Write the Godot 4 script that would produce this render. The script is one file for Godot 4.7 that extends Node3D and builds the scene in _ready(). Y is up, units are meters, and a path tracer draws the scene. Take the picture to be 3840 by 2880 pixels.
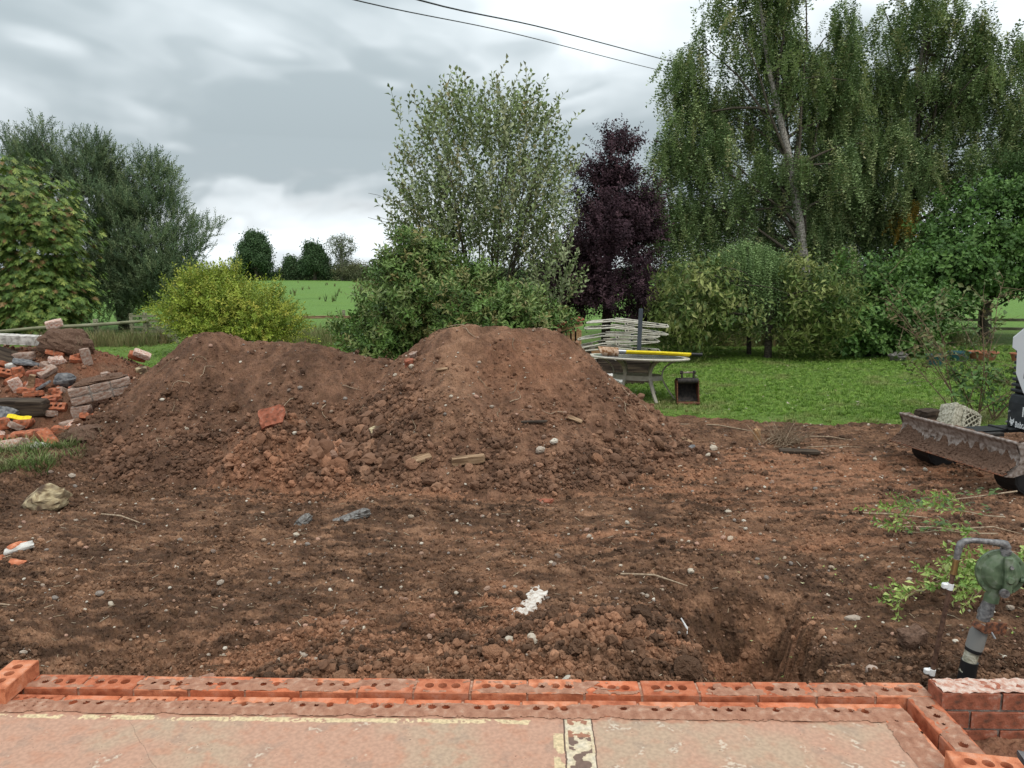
extends Node3D

# ---------------------------------------------------------------- scene set-up
const SOIL := -0.30
const LAWN := -0.27
var rng := RandomNumberGenerator.new()
var n_low := FastNoiseLite.new()
var n_mid := FastNoiseLite.new()
var n_fine := FastNoiseLite.new()
var n_cell := FastNoiseLite.new()
var n_grit := FastNoiseLite.new()
var n3 := FastNoiseLite.new()
var M := {}
var used := {}

func _ready() -> void:
	set_up_view()
	make_noises()
	make_materials()
	build_ground()
	build_walls()
	build_far_land()
	build_heaps()
	build_soil_litter()
	build_fences()
	build_trees()
	build_rubble()
	build_garden_things()
	build_excavator()
	build_gas()
	build_debris()
	build_grass()

func set_up_view() -> void:
	var cam := Camera3D.new()
	cam.name = "camera"
	cam.position = Vector3(0, 1.62, 0)
	cam.rotation_degrees = Vector3(-8.2, 1.8, -0.4)
	cam.fov = 55.0
	cam.near = 0.05
	cam.far = 3000.0
	add_child(cam)
	cam.current = true
	var env := Environment.new()
	env.background_mode = Environment.BG_SKY
	env.tonemap_mode = Environment.TONE_MAPPER_LINEAR
	env.tonemap_exposure = 1.50
	env.sdfgi_enabled = true
	env.ssao_enabled = true
	env.ssil_enabled = true
	var sky := Sky.new()
	var pan := PanoramaSkyMaterial.new()
	pan.panorama = overcast_sky()
	sky.sky_material = pan
	env.sky = sky
	var we := WorldEnvironment.new()
	we.name = "world_environment"
	we.environment = env
	add_child(we)
	var sun := DirectionalLight3D.new()
	sun.name = "sun"
	sun.light_energy = 0.30
	sun.light_angular_distance = 24.0
	sun.light_color = Color(1.0, 0.97, 0.93)
	sun.shadow_enabled = true
	sun.rotation_degrees = Vector3(-58, 35, 0)
	add_child(sun)

# grey, layered overcast: bellied cloud sheets with a paler gap low over the fields
func overcast_sky() -> ImageTexture:
	var w := 2048
	var h := 1024
	var a := FastNoiseLite.new()
	a.seed = 11
	a.noise_type = FastNoiseLite.TYPE_SIMPLEX_SMOOTH
	a.frequency = 0.72
	a.fractal_octaves = 5
	a.fractal_gain = 0.5
	a.domain_warp_enabled = true
	a.domain_warp_amplitude = 0.5
	a.domain_warp_frequency = 0.7
	a.domain_warp_fractal_octaves = 2
	var b := FastNoiseLite.new()
	b.seed = 5
	b.frequency = 1.7
	b.fractal_octaves = 5
	var data := PackedFloat32Array()
	data.resize(w * h * 3)
	var half := h / 2
	for j in half:
		var el := PI * (0.5 - (j + 0.5) / h)
		var sy := sin(el)
		var cy := cos(el)
		var deg := rad_to_deg(el)
		var cie := 0.50 + 0.62 * sy
		for i in w:
			var az := (i + 0.5) / w * TAU
			var dx := sin(az) * cy
			var dz := -cos(az) * cy
			var k := 1.0 / (sy + 0.24)
			var px := dx * k
			var pz := dz * k
			var n1 := a.get_noise_3d(px * 0.9, pz * 0.9, 3.3)
			var n2 := b.get_noise_3d(px * 0.8 + 7.0, pz * 0.8, n1 * 0.6)
			var dens := 0.47 + 0.95 * n1 + 0.46 * n2
			# the cloud deck ends low down: paler air between its belly and the land
			var edge := deg + 2.6 * a.get_noise_2d(dx * 5.0, dz * 5.0) + 1.3 * n2
			var gap := smoothstep(6.2, 4.0, edge) * smoothstep(-1.0, 2.2, edge + 1.5 * n2)
			var belly := exp(-pow((edge - 8.6) / 3.0, 2.0))
			dens = clampf(dens + 0.38 * belly, 0.0, 1.0)
			dens = dens * dens * (3.0 - 2.0 * dens)
			var lo := Vector3(0.37, 0.432, 0.462)
			var hi := Vector3(0.80, 0.86, 0.895)
			var c := hi.lerp(lo, dens) * (cie / 0.74)
			c = c.lerp(Vector3(0.76, 0.815, 0.845) * (0.80 + 0.45 * n2 - 0.2 * n1), gap * 0.85)
			var o := (j * w + i) * 3
			data[o] = c.x
			data[o + 1] = c.y
			data[o + 2] = c.z
	for o in range(half * w * 3, w * h * 3, 3):
		data[o] = 0.10
		data[o + 1] = 0.11
		data[o + 2] = 0.07
	return ImageTexture.create_from_image(Image.create_from_data(w, h, false, Image.FORMAT_RGBF, data.to_byte_array()))

func make_noises() -> void:
	rng.seed = 4711
	for p in [[n_low, 1, 0.45, 4], [n_mid, 2, 2.2, 4], [n_fine, 3, 9.0, 3], [n_grit, 4, 28.0, 2], [n3, 6, 1.0, 3]]:
		var n: FastNoiseLite = p[0]
		n.seed = p[1]
		n.frequency = p[2]
		n.noise_type = FastNoiseLite.TYPE_SIMPLEX
		n.fractal_octaves = p[3]
	n_cell.seed = 9
	n_cell.noise_type = FastNoiseLite.TYPE_CELLULAR
	n_cell.frequency = 16.0
	n_cell.cellular_return_type = FastNoiseLite.RETURN_DISTANCE
	n_cell.fractal_octaves = 2

# ---------------------------------------------------------------- helpers
func numbered(called: String) -> String:
	var k: int = used.get(called, 0)
	used[called] = k + 1
	return called if k == 0 else "%s_%03d" % [called, k]

func tag(o: Node, label: String, category := "", group := "", kind := "") -> Node:
	if label:
		o.set_meta("label", label)
	if category:
		o.set_meta("category", category)
	if group:
		o.set_meta("group", group)
	if kind:
		o.set_meta("kind", kind)
	return o

func thing(called: String, at: Vector3, label: String, category: String, group := "") -> Node3D:
	var o := Node3D.new()
	o.name = numbered(called)
	o.position = at
	add_child(o)
	tag(o, label, category, group)
	return o

func put(called: String, mesh: Mesh, mat: Material, parent: Node = null, at := Vector3.ZERO, rot := Vector3.ZERO) -> MeshInstance3D:
	var o := MeshInstance3D.new()
	o.mesh = mesh
	o.material_override = mat
	o.position = at
	o.rotation = rot
	if parent == null:
		o.name = numbered(called)
		add_child(o)
	else:
		o.name = called
		parent.add_child(o, true)
	return o

func structure(o: Node) -> Node:
	o.set_meta("kind", "structure")
	return o

func many(called: String, mesh: Mesh, mat: Material, xf: Array, cols: PackedColorArray, parent: Node = null) -> MultiMeshInstance3D:
	var mm := MultiMesh.new()
	mm.transform_format = MultiMesh.TRANSFORM_3D
	mm.use_colors = cols.size() > 0
	mm.mesh = mesh
	mm.instance_count = xf.size()
	for i in xf.size():
		mm.set_instance_transform(i, xf[i])
		if cols.size() > 0:
			mm.set_instance_color(i, cols[i])
	var o := MultiMeshInstance3D.new()
	o.multimesh = mm
	o.material_override = mat
	o.set_meta("kind", "stuff")
	if parent == null:
		o.name = numbered(called)
		add_child(o)
	else:
		o.name = called
		parent.add_child(o, true)
	return o

func new_st() -> SurfaceTool:
	var st := SurfaceTool.new()
	st.begin(Mesh.PRIMITIVE_TRIANGLES)
	return st

func quad(st: SurfaceTool, a: Vector3, b: Vector3, c: Vector3, d: Vector3) -> void:
	st.add_vertex(a); st.add_vertex(b); st.add_vertex(c)
	st.add_vertex(a); st.add_vertex(c); st.add_vertex(d)

func tri(st: SurfaceTool, a: Vector3, b: Vector3, c: Vector3) -> void:
	st.add_vertex(a); st.add_vertex(b); st.add_vertex(c)

# a box with bevelled edges, centred on c, turned by basis q
func bev_box(st: SurfaceTool, c: Vector3, s: Vector3, bev := 0.004, q := Basis()) -> void:
	var h := s * 0.5
	var b := minf(bev, minf(h.x, minf(h.y, h.z)) * 0.8)
	var i := h - Vector3(b, b, b)
	var f := func(x: float, y: float, z: float) -> Vector3: return c + q * Vector3(x, y, z)
	for sg: float in [-1.0, 1.0]:
		quad(st, f.call(-i.x, sg * h.y, -i.z), f.call(i.x, sg * h.y, -i.z), f.call(i.x, sg * h.y, i.z), f.call(-i.x, sg * h.y, i.z))
		quad(st, f.call(-i.x, -i.y, sg * h.z), f.call(i.x, -i.y, sg * h.z), f.call(i.x, i.y, sg * h.z), f.call(-i.x, i.y, sg * h.z))
		quad(st, f.call(sg * h.x, -i.y, -i.z), f.call(sg * h.x, i.y, -i.z), f.call(sg * h.x, i.y, i.z), f.call(sg * h.x, -i.y, i.z))
		for sh: float in [-1.0, 1.0]:
			quad(st, f.call(-i.x, sg * h.y, sh * i.z), f.call(i.x, sg * h.y, sh * i.z), f.call(i.x, sg * i.y, sh * h.z), f.call(-i.x, sg * i.y, sh * h.z))
			quad(st, f.call(sg * h.x, -i.y, sh * i.z), f.call(sg * h.x, i.y, sh * i.z), f.call(sg * i.x, i.y, sh * h.z), f.call(sg * i.x, -i.y, sh * h.z))
			quad(st, f.call(sg * h.x, sh * i.y, -i.z), f.call(sg * h.x, sh * i.y, i.z), f.call(sg * i.x, sh * h.y, i.z), f.call(sg * i.x, sh * h.y, -i.z))
			for sk: float in [-1.0, 1.0]:
				tri(st, f.call(sg * h.x, sh * i.y, sk * i.z), f.call(sg * i.x, sh * h.y, sk * i.z), f.call(sg * i.x, sh * i.y, sk * h.z))

func box_mesh(s: Vector3, bev := 0.004) -> ArrayMesh:
	var st := new_st()
	bev_box(st, Vector3.ZERO, s, bev)
	return st.commit()

# tapered round tube along points; explicit normals
func tube(st: SurfaceTool, pts: Array, radii: Array, sides := 8, caps := true) -> void:
	var n := pts.size()
	var rings := []
	var norms := []
	var up := Vector3.UP
	var prev_x := Vector3.ZERO
	for i in n:
		var t: Vector3 = (pts[mini(i + 1, n - 1)] - pts[maxi(i - 1, 0)]).normalized()
		var x: Vector3
		if i == 0:
			x = t.cross(up if absf(t.y) < 0.9 else Vector3.RIGHT).normalized()
		else:
			x = (prev_x - t * prev_x.dot(t)).normalized()
		prev_x = x
		var y := t.cross(x)
		var ring := PackedVector3Array()
		var nr := PackedVector3Array()
		var r: float = radii[i] if radii.size() > 1 else radii[0]
		for k in sides:
			var an := TAU * k / sides
			var d := x * cos(an) + y * sin(an)
			ring.append(pts[i] + d * r)
			nr.append(d)
		rings.append(ring)
		norms.append(nr)
	for i in n - 1:
		for k in sides:
			var k2 := (k + 1) % sides
			for v in [[i, k], [i + 1, k], [i + 1, k2], [i, k], [i + 1, k2], [i, k2]]:
				st.set_normal(norms[v[0]][v[1]])
				st.add_vertex(rings[v[0]][v[1]])
	if caps:
		for e in [0, n - 1]:
			var t: Vector3 = (pts[0] - pts[1]).normalized() if e == 0 else (pts[n - 1] - pts[n - 2]).normalized()
			for k in sides:
				st.set_normal(t)
				st.add_vertex(pts[e])
				st.set_normal(t)
				st.add_vertex(rings[e][k if e == 0 else (k + 1) % sides])
				st.set_normal(t)
				st.add_vertex(rings[e][(k + 1) % sides if e == 0 else k])

func tube_mesh(pts: Array, radii: Array, sides := 8) -> ArrayMesh:
	var st := new_st()
	tube(st, pts, radii, sides)
	return st.commit()

# surface of revolution about local y: profile of Vector2(radius, y)
func lathe(st: SurfaceTool, prof: Array, sides := 20, xf := Transform3D()) -> void:
	for i in prof.size() - 1:
		var a: Vector2 = prof[i]
		var b: Vector2 = prof[i + 1]
		var nn := Vector2(b.y - a.y, a.x - b.x).normalized()
		for k in sides:
			var a0 := TAU * k / sides
			var a1 := TAU * (k + 1) / sides
			var q := [[a, a0], [b, a1], [b, a0], [a, a0], [a, a1], [b, a1]]
			for v in q:
				st.set_normal((xf.basis * Vector3(nn.x * cos(v[1]), nn.y, nn.x * sin(v[1]))).normalized())
				st.add_vertex(xf * Vector3(v[0].x * cos(v[1]), v[0].y, v[0].x * sin(v[1])))

# lumpy stone or clod: a displaced sphere
func lump(seed_: int, s: Vector3, rough := 0.25, seg := 10, sharp := 0.0) -> ArrayMesh:
	var st := new_st()
	var n := FastNoiseLite.new()
	n.seed = seed_
	n.frequency = 0.9
	n.fractal_octaves = 3
	var r2 := RandomNumberGenerator.new()
	r2.seed = seed_ * 31 + 7
	var planes := []
	for k in 9:
		planes.append([Vector3(r2.randfn(), r2.randfn(), r2.randfn()).normalized(), r2.randf_range(0.62, 0.88)])
	var rows := seg / 2 + 1
	var pos := []
	for j in rows + 1:
		var row := PackedVector3Array()
		var th := PI * j / rows
		for i in seg:
			var ph := TAU * (i + 0.5 * (j % 2)) / seg
			var d := Vector3(sin(th) * cos(ph), cos(th), sin(th) * sin(ph))
			var r := 1.0 + rough * 1.6 * n.get_noise_3dv(d * 1.3) + rough * 0.5 * n.get_noise_3dv(d * 4.0)
			if sharp > 0.0:
				for p in planes:
					var dd: float = d.dot(p[0])
					if dd * r > p[1]:
						r = lerpf(r, p[1] / dd, sharp)
			row.append(Vector3(d.x * s.x, d.y * s.y, d.z * s.z) * r * 0.5)
		pos.append(row)
	for j in rows:
		for i in seg:
			var i2 := (i + 1) % seg
			if j > 0:
				tri(st, pos[j][i], pos[j][i2], pos[j + 1][i])
			if j < rows - 1:
				tri(st, pos[j][i2], pos[j + 1][i2], pos[j + 1][i])
	return st.commit()

func lin(r: float, g: float, b: float) -> Color:
	return Color(r, g, b).linear_to_srgb()

func noise_of(seed_: int, freq: float, oct := 4, type := FastNoiseLite.TYPE_SIMPLEX_SMOOTH) -> FastNoiseLite:
	var n := FastNoiseLite.new()
	n.seed = seed_
	n.frequency = freq
	n.fractal_octaves = oct
	n.noise_type = type
	return n

# seamless grey noise picture mapped through a row of linear colours
func ramp_tex(n: FastNoiseLite, size: int, cols: Array, contrast := 1.0) -> ImageTexture:
	var g := n.get_seamless_image(size, size).get_data()
	var lut := []
	for v in 256:
		var t := clampf((v / 255.0 - 0.5) * contrast + 0.5, 0.0, 1.0) * (cols.size() - 1)
		var k := mini(int(t), cols.size() - 2)
		var c: Color = cols[k].lerp(cols[k + 1], t - k).linear_to_srgb()
		lut.append([c.r8, c.g8, c.b8])
	var out := PackedByteArray()
	out.resize(size * size * 3)
	for i in size * size:
		var c: Array = lut[g[i]]
		out[i * 3] = c[0]
		out[i * 3 + 1] = c[1]
		out[i * 3 + 2] = c[2]
	return ImageTexture.create_from_image(Image.create_from_data(size, size, false, Image.FORMAT_RGB8, out))

func grey_tex(n: FastNoiseLite, size: int) -> ImageTexture:
	var im := n.get_seamless_image(size, size)
	im.convert(Image.FORMAT_RGB8)
	return ImageTexture.create_from_image(im)

func mat(col: Color, rough := 0.8, metal := 0.0) -> StandardMaterial3D:
	var m := StandardMaterial3D.new()
	m.albedo_color = col
	m.roughness = rough
	m.metallic = metal
	m.metallic_specular = 0.4
	return m

# triplanar material: colour texture, optional second colour layer (multiplied), optional relief
func tri_mat(tex: Texture2D, scale: float, rough: float, detail: Texture2D = null, dscale := 1.0, bump: Texture2D = null, bump_cm := 0.0, world := false, metal := 0.0) -> StandardMaterial3D:
	var m := StandardMaterial3D.new()
	m.albedo_texture = tex
	m.uv1_triplanar = true
	m.uv1_world_triplanar = world
	m.uv1_scale = Vector3(scale, scale, scale)
	m.roughness = rough
	m.metallic = metal
	m.metallic_specular = 0.35
	if detail:
		m.detail_enabled = true
		m.detail_albedo = detail
		m.detail_blend_mode = BaseMaterial3D.BLEND_MODE_MUL
		m.detail_uv_layer = BaseMaterial3D.DETAIL_UV_2
		m.uv2_triplanar = true
		m.uv2_world_triplanar = world
		m.uv2_scale = Vector3(dscale, dscale, dscale)
	if bump:
		m.heightmap_enabled = true
		m.heightmap_texture = bump
		m.heightmap_scale = bump_cm
	return m

func leaf_mat(rough := 0.55, back := 0.5) -> StandardMaterial3D:
	var m := StandardMaterial3D.new()
	m.vertex_color_use_as_albedo = true
	m.roughness = rough
	m.metallic_specular = 0.35
	m.backlight_enabled = true
	m.backlight = Color(back, back, back)
	m.cull_mode = BaseMaterial3D.CULL_DISABLED
	return m

func make_materials() -> void:
	var W := Color(1, 1, 1)
	var t_soil := ramp_tex(noise_of(21, 0.035, 5), 1024, [Color(0.40, 0.37, 0.35), Color(0.78, 0.74, 0.70), W, Color(1.0, 0.92, 0.84)], 1.5)
	var t_soil2 := ramp_tex(noise_of(22, 0.02, 5), 512, [Color(0.62, 0.6, 0.58), W, W], 1.5)
	var t_bump := grey_tex(noise_of(23, 0.05, 5), 512)
	var m := tri_mat(t_soil, 1.3, 0.88, t_soil2, 0.37, t_bump, 1.2, true)
	m.vertex_color_use_as_albedo = true
	m.metallic_specular = 0.3
	M.soil = m
	m = tri_mat(t_soil, 6.0, 0.9)
	m.vertex_color_use_as_albedo = true
	M.clod = m
	m = tri_mat(ramp_tex(noise_of(24, 0.02, 4), 256, [Color(0.6, 0.58, 0.56), W, W], 1.3), 9.0, 0.7)
	m.vertex_color_use_as_albedo = true
	M.stone = m
	# clay brick: orange-red body with blotches, sand and a pale bloom
	var t_brick := ramp_tex(noise_of(31, 0.012, 5), 512, [Color(0.40, 0.125, 0.06), Color(0.54, 0.185, 0.09), Color(0.61, 0.225, 0.115), Color(0.62, 0.28, 0.17)], 1.7)
	var t_speck := ramp_tex(noise_of(32, 0.12, 3), 512, [Color(0.55, 0.5, 0.48), W, W, W], 1.6)
	var t_brick_dark := ramp_tex(noise_of(33, 0.015, 5), 512, [Color(0.13, 0.06, 0.04), Color(0.28, 0.09, 0.05), Color(0.36, 0.12, 0.07), Color(0.40, 0.22, 0.16)], 1.25)
	M.brick = tri_mat(t_brick, 2.2, 0.85, t_speck, 5.0, t_bump, 0.12)
	M.brick_old = tri_mat(t_brick_dark, 2.0, 0.9, t_speck, 5.0, t_bump, 0.2)
	var t_bloom := ramp_tex(noise_of(34, 0.02, 5), 512, [Color(0.24, 0.12, 0.08), Color(0.31, 0.20, 0.15), Color(0.37, 0.28, 0.23), Color(0.46, 0.39, 0.34)], 1.2)
	M.brick_bloom = tri_mat(t_bloom, 2.4, 0.92, t_speck, 5.0, t_bump, 0.25)
	M.brick_lime = tri_mat(ramp_tex(noise_of(36, 0.022, 5), 512, [Color(0.42, 0.16, 0.10), Color(0.50, 0.28, 0.21), Color(0.62, 0.48, 0.40), Color(0.68, 0.58, 0.51)], 1.3), 2.6, 0.92, t_speck, 6.0, t_bump, 0.3)
	M.mortar = tri_mat(ramp_tex(noise_of(35, 0.02, 5), 512, [Color(0.25, 0.115, 0.072), Color(0.34, 0.165, 0.105), Color(0.40, 0.21, 0.138), Color(0.50, 0.33, 0.24)], 1.2), 2.0, 0.93, t_speck, 6.0, t_bump, 0.35)
	M.brick_dusty = tri_mat(ramp_tex(noise_of(39, 0.016, 5), 512, [Color(0.13, 0.065, 0.042), Color(0.24, 0.09, 0.05), Color(0.40, 0.125, 0.06), Color(0.45, 0.155, 0.08), Color(0.42, 0.24, 0.17)], 1.4), 1.5, 0.92, t_speck, 5.0, t_bump, 0.3)
	M.mortar_grey = tri_mat(ramp_tex(noise_of(37, 0.02, 5), 256, [Color(0.16, 0.13, 0.11), Color(0.26, 0.22, 0.19), Color(0.36, 0.32, 0.28)], 1.4), 3.0, 0.95, t_speck, 6.0, t_bump, 0.3)
	M.concrete = tri_mat(ramp_tex(noise_of(38, 0.014, 5), 512, [Color(0.30, 0.28, 0.25), Color(0.48, 0.45, 0.41), Color(0.60, 0.57, 0.52), Color(0.66, 0.63, 0.58)], 1.6), 1.5, 0.93, t_speck, 4.0, t_bump, 0.2)
	# timber
	var wn := noise_of(41, 0.02, 4)
	var t_wood := stretched(wn, 512, 14, [Color(0.13, 0.075, 0.042), Color(0.28, 0.175, 0.10), Color(0.40, 0.27, 0.165), Color(0.48, 0.35, 0.23)])
	var t_wood_grey := stretched(noise_of(42, 0.02, 4), 512, 14, [Color(0.10, 0.10, 0.06), Color(0.19, 0.19, 0.11), Color(0.29, 0.28, 0.18), Color(0.36, 0.34, 0.25)])
	var t_wood_dark := stretched(noise_of(43, 0.02, 4), 512, 12, [Color(0.025, 0.018, 0.013), Color(0.06, 0.042, 0.03), Color(0.10, 0.075, 0.05)])
	M.wood = tri_mat(t_wood, 1.6, 0.85, t_speck, 3.0)
	M.wood_new = tri_mat(stretched(noise_of(44, 0.02, 4), 512, 14, [Color(0.34, 0.19, 0.09), Color(0.48, 0.29, 0.15), Color(0.56, 0.37, 0.20)]), 1.6, 0.85, t_speck, 3.0)
	M.wood_grey = tri_mat(t_wood_grey, 1.2, 0.92, t_speck, 2.0, t_bump, 0.2)
	M.wood_dark = tri_mat(t_wood_dark, 1.5, 0.9, t_speck, 3.0)
	var t_bark := ramp_tex(noise_of(45, 0.03, 5), 512, [Color(0.035, 0.03, 0.022), Color(0.09, 0.075, 0.055), Color(0.15, 0.13, 0.10)], 1.5)
	M.bark = tri_mat(t_bark, 1.2, 0.95, null, 1.0, t_bump, 1.5)
	M.bark_pale = tri_mat(ramp_tex(noise_of(46, 0.03, 5), 512, [Color(0.07, 0.06, 0.05), Color(0.22, 0.20, 0.17), Color(0.36, 0.33, 0.29), Color(0.42, 0.39, 0.35)], 1.7), 0.9, 0.9, null, 1.0, t_bump, 1.0)
	M.twig = tri_mat(ramp_tex(noise_of(47, 0.03, 3), 256, [Color(0.10, 0.065, 0.04), Color(0.2, 0.14, 0.09), Color(0.28, 0.2, 0.13)], 1.4), 4.0, 0.95)
	M.twig_pale = tri_mat(ramp_tex(noise_of(48, 0.03, 3), 256, [Color(0.18, 0.12, 0.075), Color(0.34, 0.25, 0.17), Color(0.44, 0.35, 0.25)], 1.4), 4.0, 0.95)
	M.leaf = leaf_mat(0.5, 0.45)
	M.leaf_gloss = leaf_mat(0.34, 0.3)
	M.leaf_matt = leaf_mat(0.75, 0.45)
	# lawn and field
	var t_grass := ramp_tex(noise_of(51, 0.05, 5), 1024, [Color(0.055, 0.10, 0.018), Color(0.10, 0.17, 0.03), Color(0.135, 0.215, 0.04), Color(0.18, 0.24, 0.06)], 1.7)
	var t_patch := ramp_tex(noise_of(52, 0.012, 5), 512, [Color(0.80, 0.82, 0.72), W, W, Color(1.0, 0.97, 0.85)], 1.2)
	M.lawn = tri_mat(t_grass, 0.9, 0.95, t_patch, 0.09, t_bump, 3.0, true)
	M.field = tri_mat(ramp_tex(noise_of(53, 0.05, 5), 1024, [Color(0.07, 0.14, 0.025), Color(0.10, 0.19, 0.034), Color(0.12, 0.225, 0.042), Color(0.16, 0.24, 0.055)], 1.4), 0.12, 0.95, t_patch, 0.013, t_bump, 8.0, true)
	# metals and paint
	M.steel_worn = tri_mat(ramp_tex(noise_of(61, 0.02, 5), 512, [Color(0.10, 0.065, 0.05), Color(0.22, 0.17, 0.14), Color(0.33, 0.28, 0.25), Color(0.42, 0.37, 0.34)], 1.5), 1.6, 0.62, t_speck, 3.0, t_bump, 0.1, false, 0.15)
	M.rust = tri_mat(ramp_tex(noise_of(62, 0.03, 5), 512, [Color(0.05, 0.03, 0.025), Color(0.14, 0.06, 0.035), Color(0.26, 0.10, 0.05)], 1.6), 2.5, 0.9, null, 1.0, t_bump, 0.1)
	M.black_steel = tri_mat(ramp_tex(noise_of(63, 0.03, 5), 256, [Color(0.018, 0.016, 0.015), Color(0.035, 0.03, 0.027), Color(0.06, 0.048, 0.04)], 1.6), 2.5, 0.6)
	M.cream_paint = tri_mat(ramp_tex(noise_of(64, 0.02, 4), 256, [Color(0.42, 0.38, 0.31), Color(0.55, 0.51, 0.43), Color(0.60, 0.56, 0.48)], 1.4), 2.0, 0.5)
	M.taupe_paint = tri_mat(ramp_tex(noise_of(65, 0.02, 4), 256, [Color(0.22, 0.195, 0.16), Color(0.30, 0.27, 0.22), Color(0.34, 0.31, 0.26)], 1.4), 2.0, 0.45)
	M.smoked_glass = mat(lin(0.16, 0.165, 0.165), 0.12)
	M.grey_paint = mat(lin(0.055, 0.065, 0.08), 0.5)
	M.black_plastic = mat(lin(0.016, 0.016, 0.017), 0.45)
	M.grey_plastic = mat(lin(0.24, 0.235, 0.22), 0.55)
	M.yellow = tri_mat(ramp_tex(noise_of(66, 0.02, 4), 256, [Color(0.66, 0.45, 0.005), Color(0.78, 0.60, 0.01), Color(0.80, 0.64, 0.015)], 1.4), 3.0, 0.4)
	M.white_plastic = mat(lin(0.78, 0.78, 0.77), 0.4)
	M.zinc = mat(lin(0.45, 0.46, 0.47), 0.35, 0.7)
	M.brass = mat(lin(0.36, 0.25, 0.11), 0.35, 0.85)
	M.copper = tri_mat(ramp_tex(noise_of(67, 0.03, 4), 256, [Color(0.07, 0.04, 0.03), Color(0.15, 0.085, 0.06), Color(0.22, 0.13, 0.09)], 1.5), 5.0, 0.5, null, 1.0, null, 0.0, false, 0.4)
	M.lead = tri_mat(ramp_tex(noise_of(68, 0.03, 4), 256, [Color(0.09, 0.085, 0.085), Color(0.18, 0.175, 0.175), Color(0.32, 0.31, 0.30)], 1.5), 6.0, 0.5, null, 1.0, null, 0.0, false, 0.4)
	M.green_paint = tri_mat(ramp_tex(noise_of(69, 0.025, 5), 256, [Color(0.05, 0.075, 0.042), Color(0.09, 0.13, 0.073), Color(0.12, 0.165, 0.095), Color(0.22, 0.25, 0.19)], 1.3), 2.7, 0.45)
	M.mud = tri_mat(ramp_tex(noise_of(70, 0.03, 5), 512, [Color(0.07, 0.04, 0.026), Color(0.13, 0.075, 0.05), Color(0.19, 0.115, 0.08)], 1.6), 3.0, 0.95, null, 1.0, t_bump, 0.6)
	M.tarp = mat(lin(0.62, 0.60, 0.56), 0.4)
	M.slate = tri_mat(ramp_tex(noise_of(71, 0.02, 4), 256, [Color(0.06, 0.06, 0.065), Color(0.14, 0.14, 0.145), Color(0.26, 0.25, 0.245)], 1.4), 3.0, 0.7, t_speck, 4.0)
	M.sandstone = tri_mat(ramp_tex(noise_of(72, 0.02, 4), 256, [Color(0.10, 0.065, 0.045), Color(0.20, 0.14, 0.085), Color(0.40, 0.31, 0.18), Color(0.55, 0.46, 0.29)], 2.2), 1.7, 0.92, t_speck, 4.0, t_bump, 0.5)
	M.lichen = tri_mat(ramp_tex(noise_of(73, 0.03, 5), 256, [Color(0.16, 0.15, 0.11), Color(0.34, 0.32, 0.24), Color(0.50, 0.47, 0.37), Color(0.58, 0.56, 0.47)], 1.5), 3.0, 0.95, null, 1.0, t_bump, 0.4)
	M.terracotta = mat(lin(0.33, 0.13, 0.07), 0.85)
	M.teal = mat(lin(0.03, 0.10, 0.11), 0.5)
	M.clay_dust = tri_mat(ramp_tex(noise_of(74, 0.016, 5), 256, [Color(0.19, 0.085, 0.035), Color(0.26, 0.13, 0.06), Color(0.50, 0.34, 0.23), Color(0.56, 0.40, 0.29)], 2.6), 3.2, 0.85)
	M.excavator_white = mat(lin(0.72, 0.73, 0.74), 0.3)
	M.excavator_dark = tri_mat(ramp_tex(noise_of(75, 0.02, 4), 256, [Color(0.022, 0.025, 0.028), Color(0.034, 0.038, 0.042), Color(0.05, 0.053, 0.055)], 1.4), 1.5, 0.45)
	M.bag = tri_mat(ramp_tex(noise_of(77, 0.03, 4), 256, [Color(0.08, 0.06, 0.048), Color(0.14, 0.13, 0.12), Color(0.27, 0.26, 0.24)], 1.6), 4.0, 0.4)
	M.bag.cull_mode = BaseMaterial3D.CULL_DISABLED
	M.paper = tri_mat(ramp_tex(noise_of(76, 0.02, 4), 256, [Color(0.32, 0.24, 0.18), Color(0.58, 0.52, 0.46), Color(0.68, 0.64, 0.58)], 1.5), 5.0, 0.95)

# noise picture drawn out along u: wood grain
func stretched(n: FastNoiseLite, size: int, times: int, cols: Array) -> ImageTexture:
	var im := n.get_seamless_image(size, size)
	im.resize(size * times, size, Image.INTERPOLATE_BILINEAR)
	im = im.get_region(Rect2i(0, 0, size, size))
	var d := im.get_data()
	var out := PackedByteArray()
	out.resize(size * size * 3)
	for i in size * size:
		var t := clampf((d[i] / 255.0 - 0.5) * 1.7 + 0.5, 0.0, 1.0) * (cols.size() - 1)
		var k := mini(int(t), cols.size() - 2)
		var c: Color = cols[k].lerp(cols[k + 1], t - k).linear_to_srgb()
		out[i * 3] = c.r8
		out[i * 3 + 1] = c.g8
		out[i * 3 + 2] = c.b8
	return ImageTexture.create_from_image(Image.create_from_data(size, size, false, Image.FORMAT_RGB8, out))

# ---------------------------------------------------------------- ground
func lawn_edge(x: float) -> float:
	var e := -10.5
	if x > 1.0:
		e = lerpf(-10.5, -9.75, smoothstep(1.6, 3.4, x)) + 0.28 * smoothstep(3.4, 6.0, x)
	return e + 0.16 * n_mid.get_noise_2d(x * 0.9, 40.0) + 0.05 * n_fine.get_noise_2d(x, 3.0)

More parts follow.
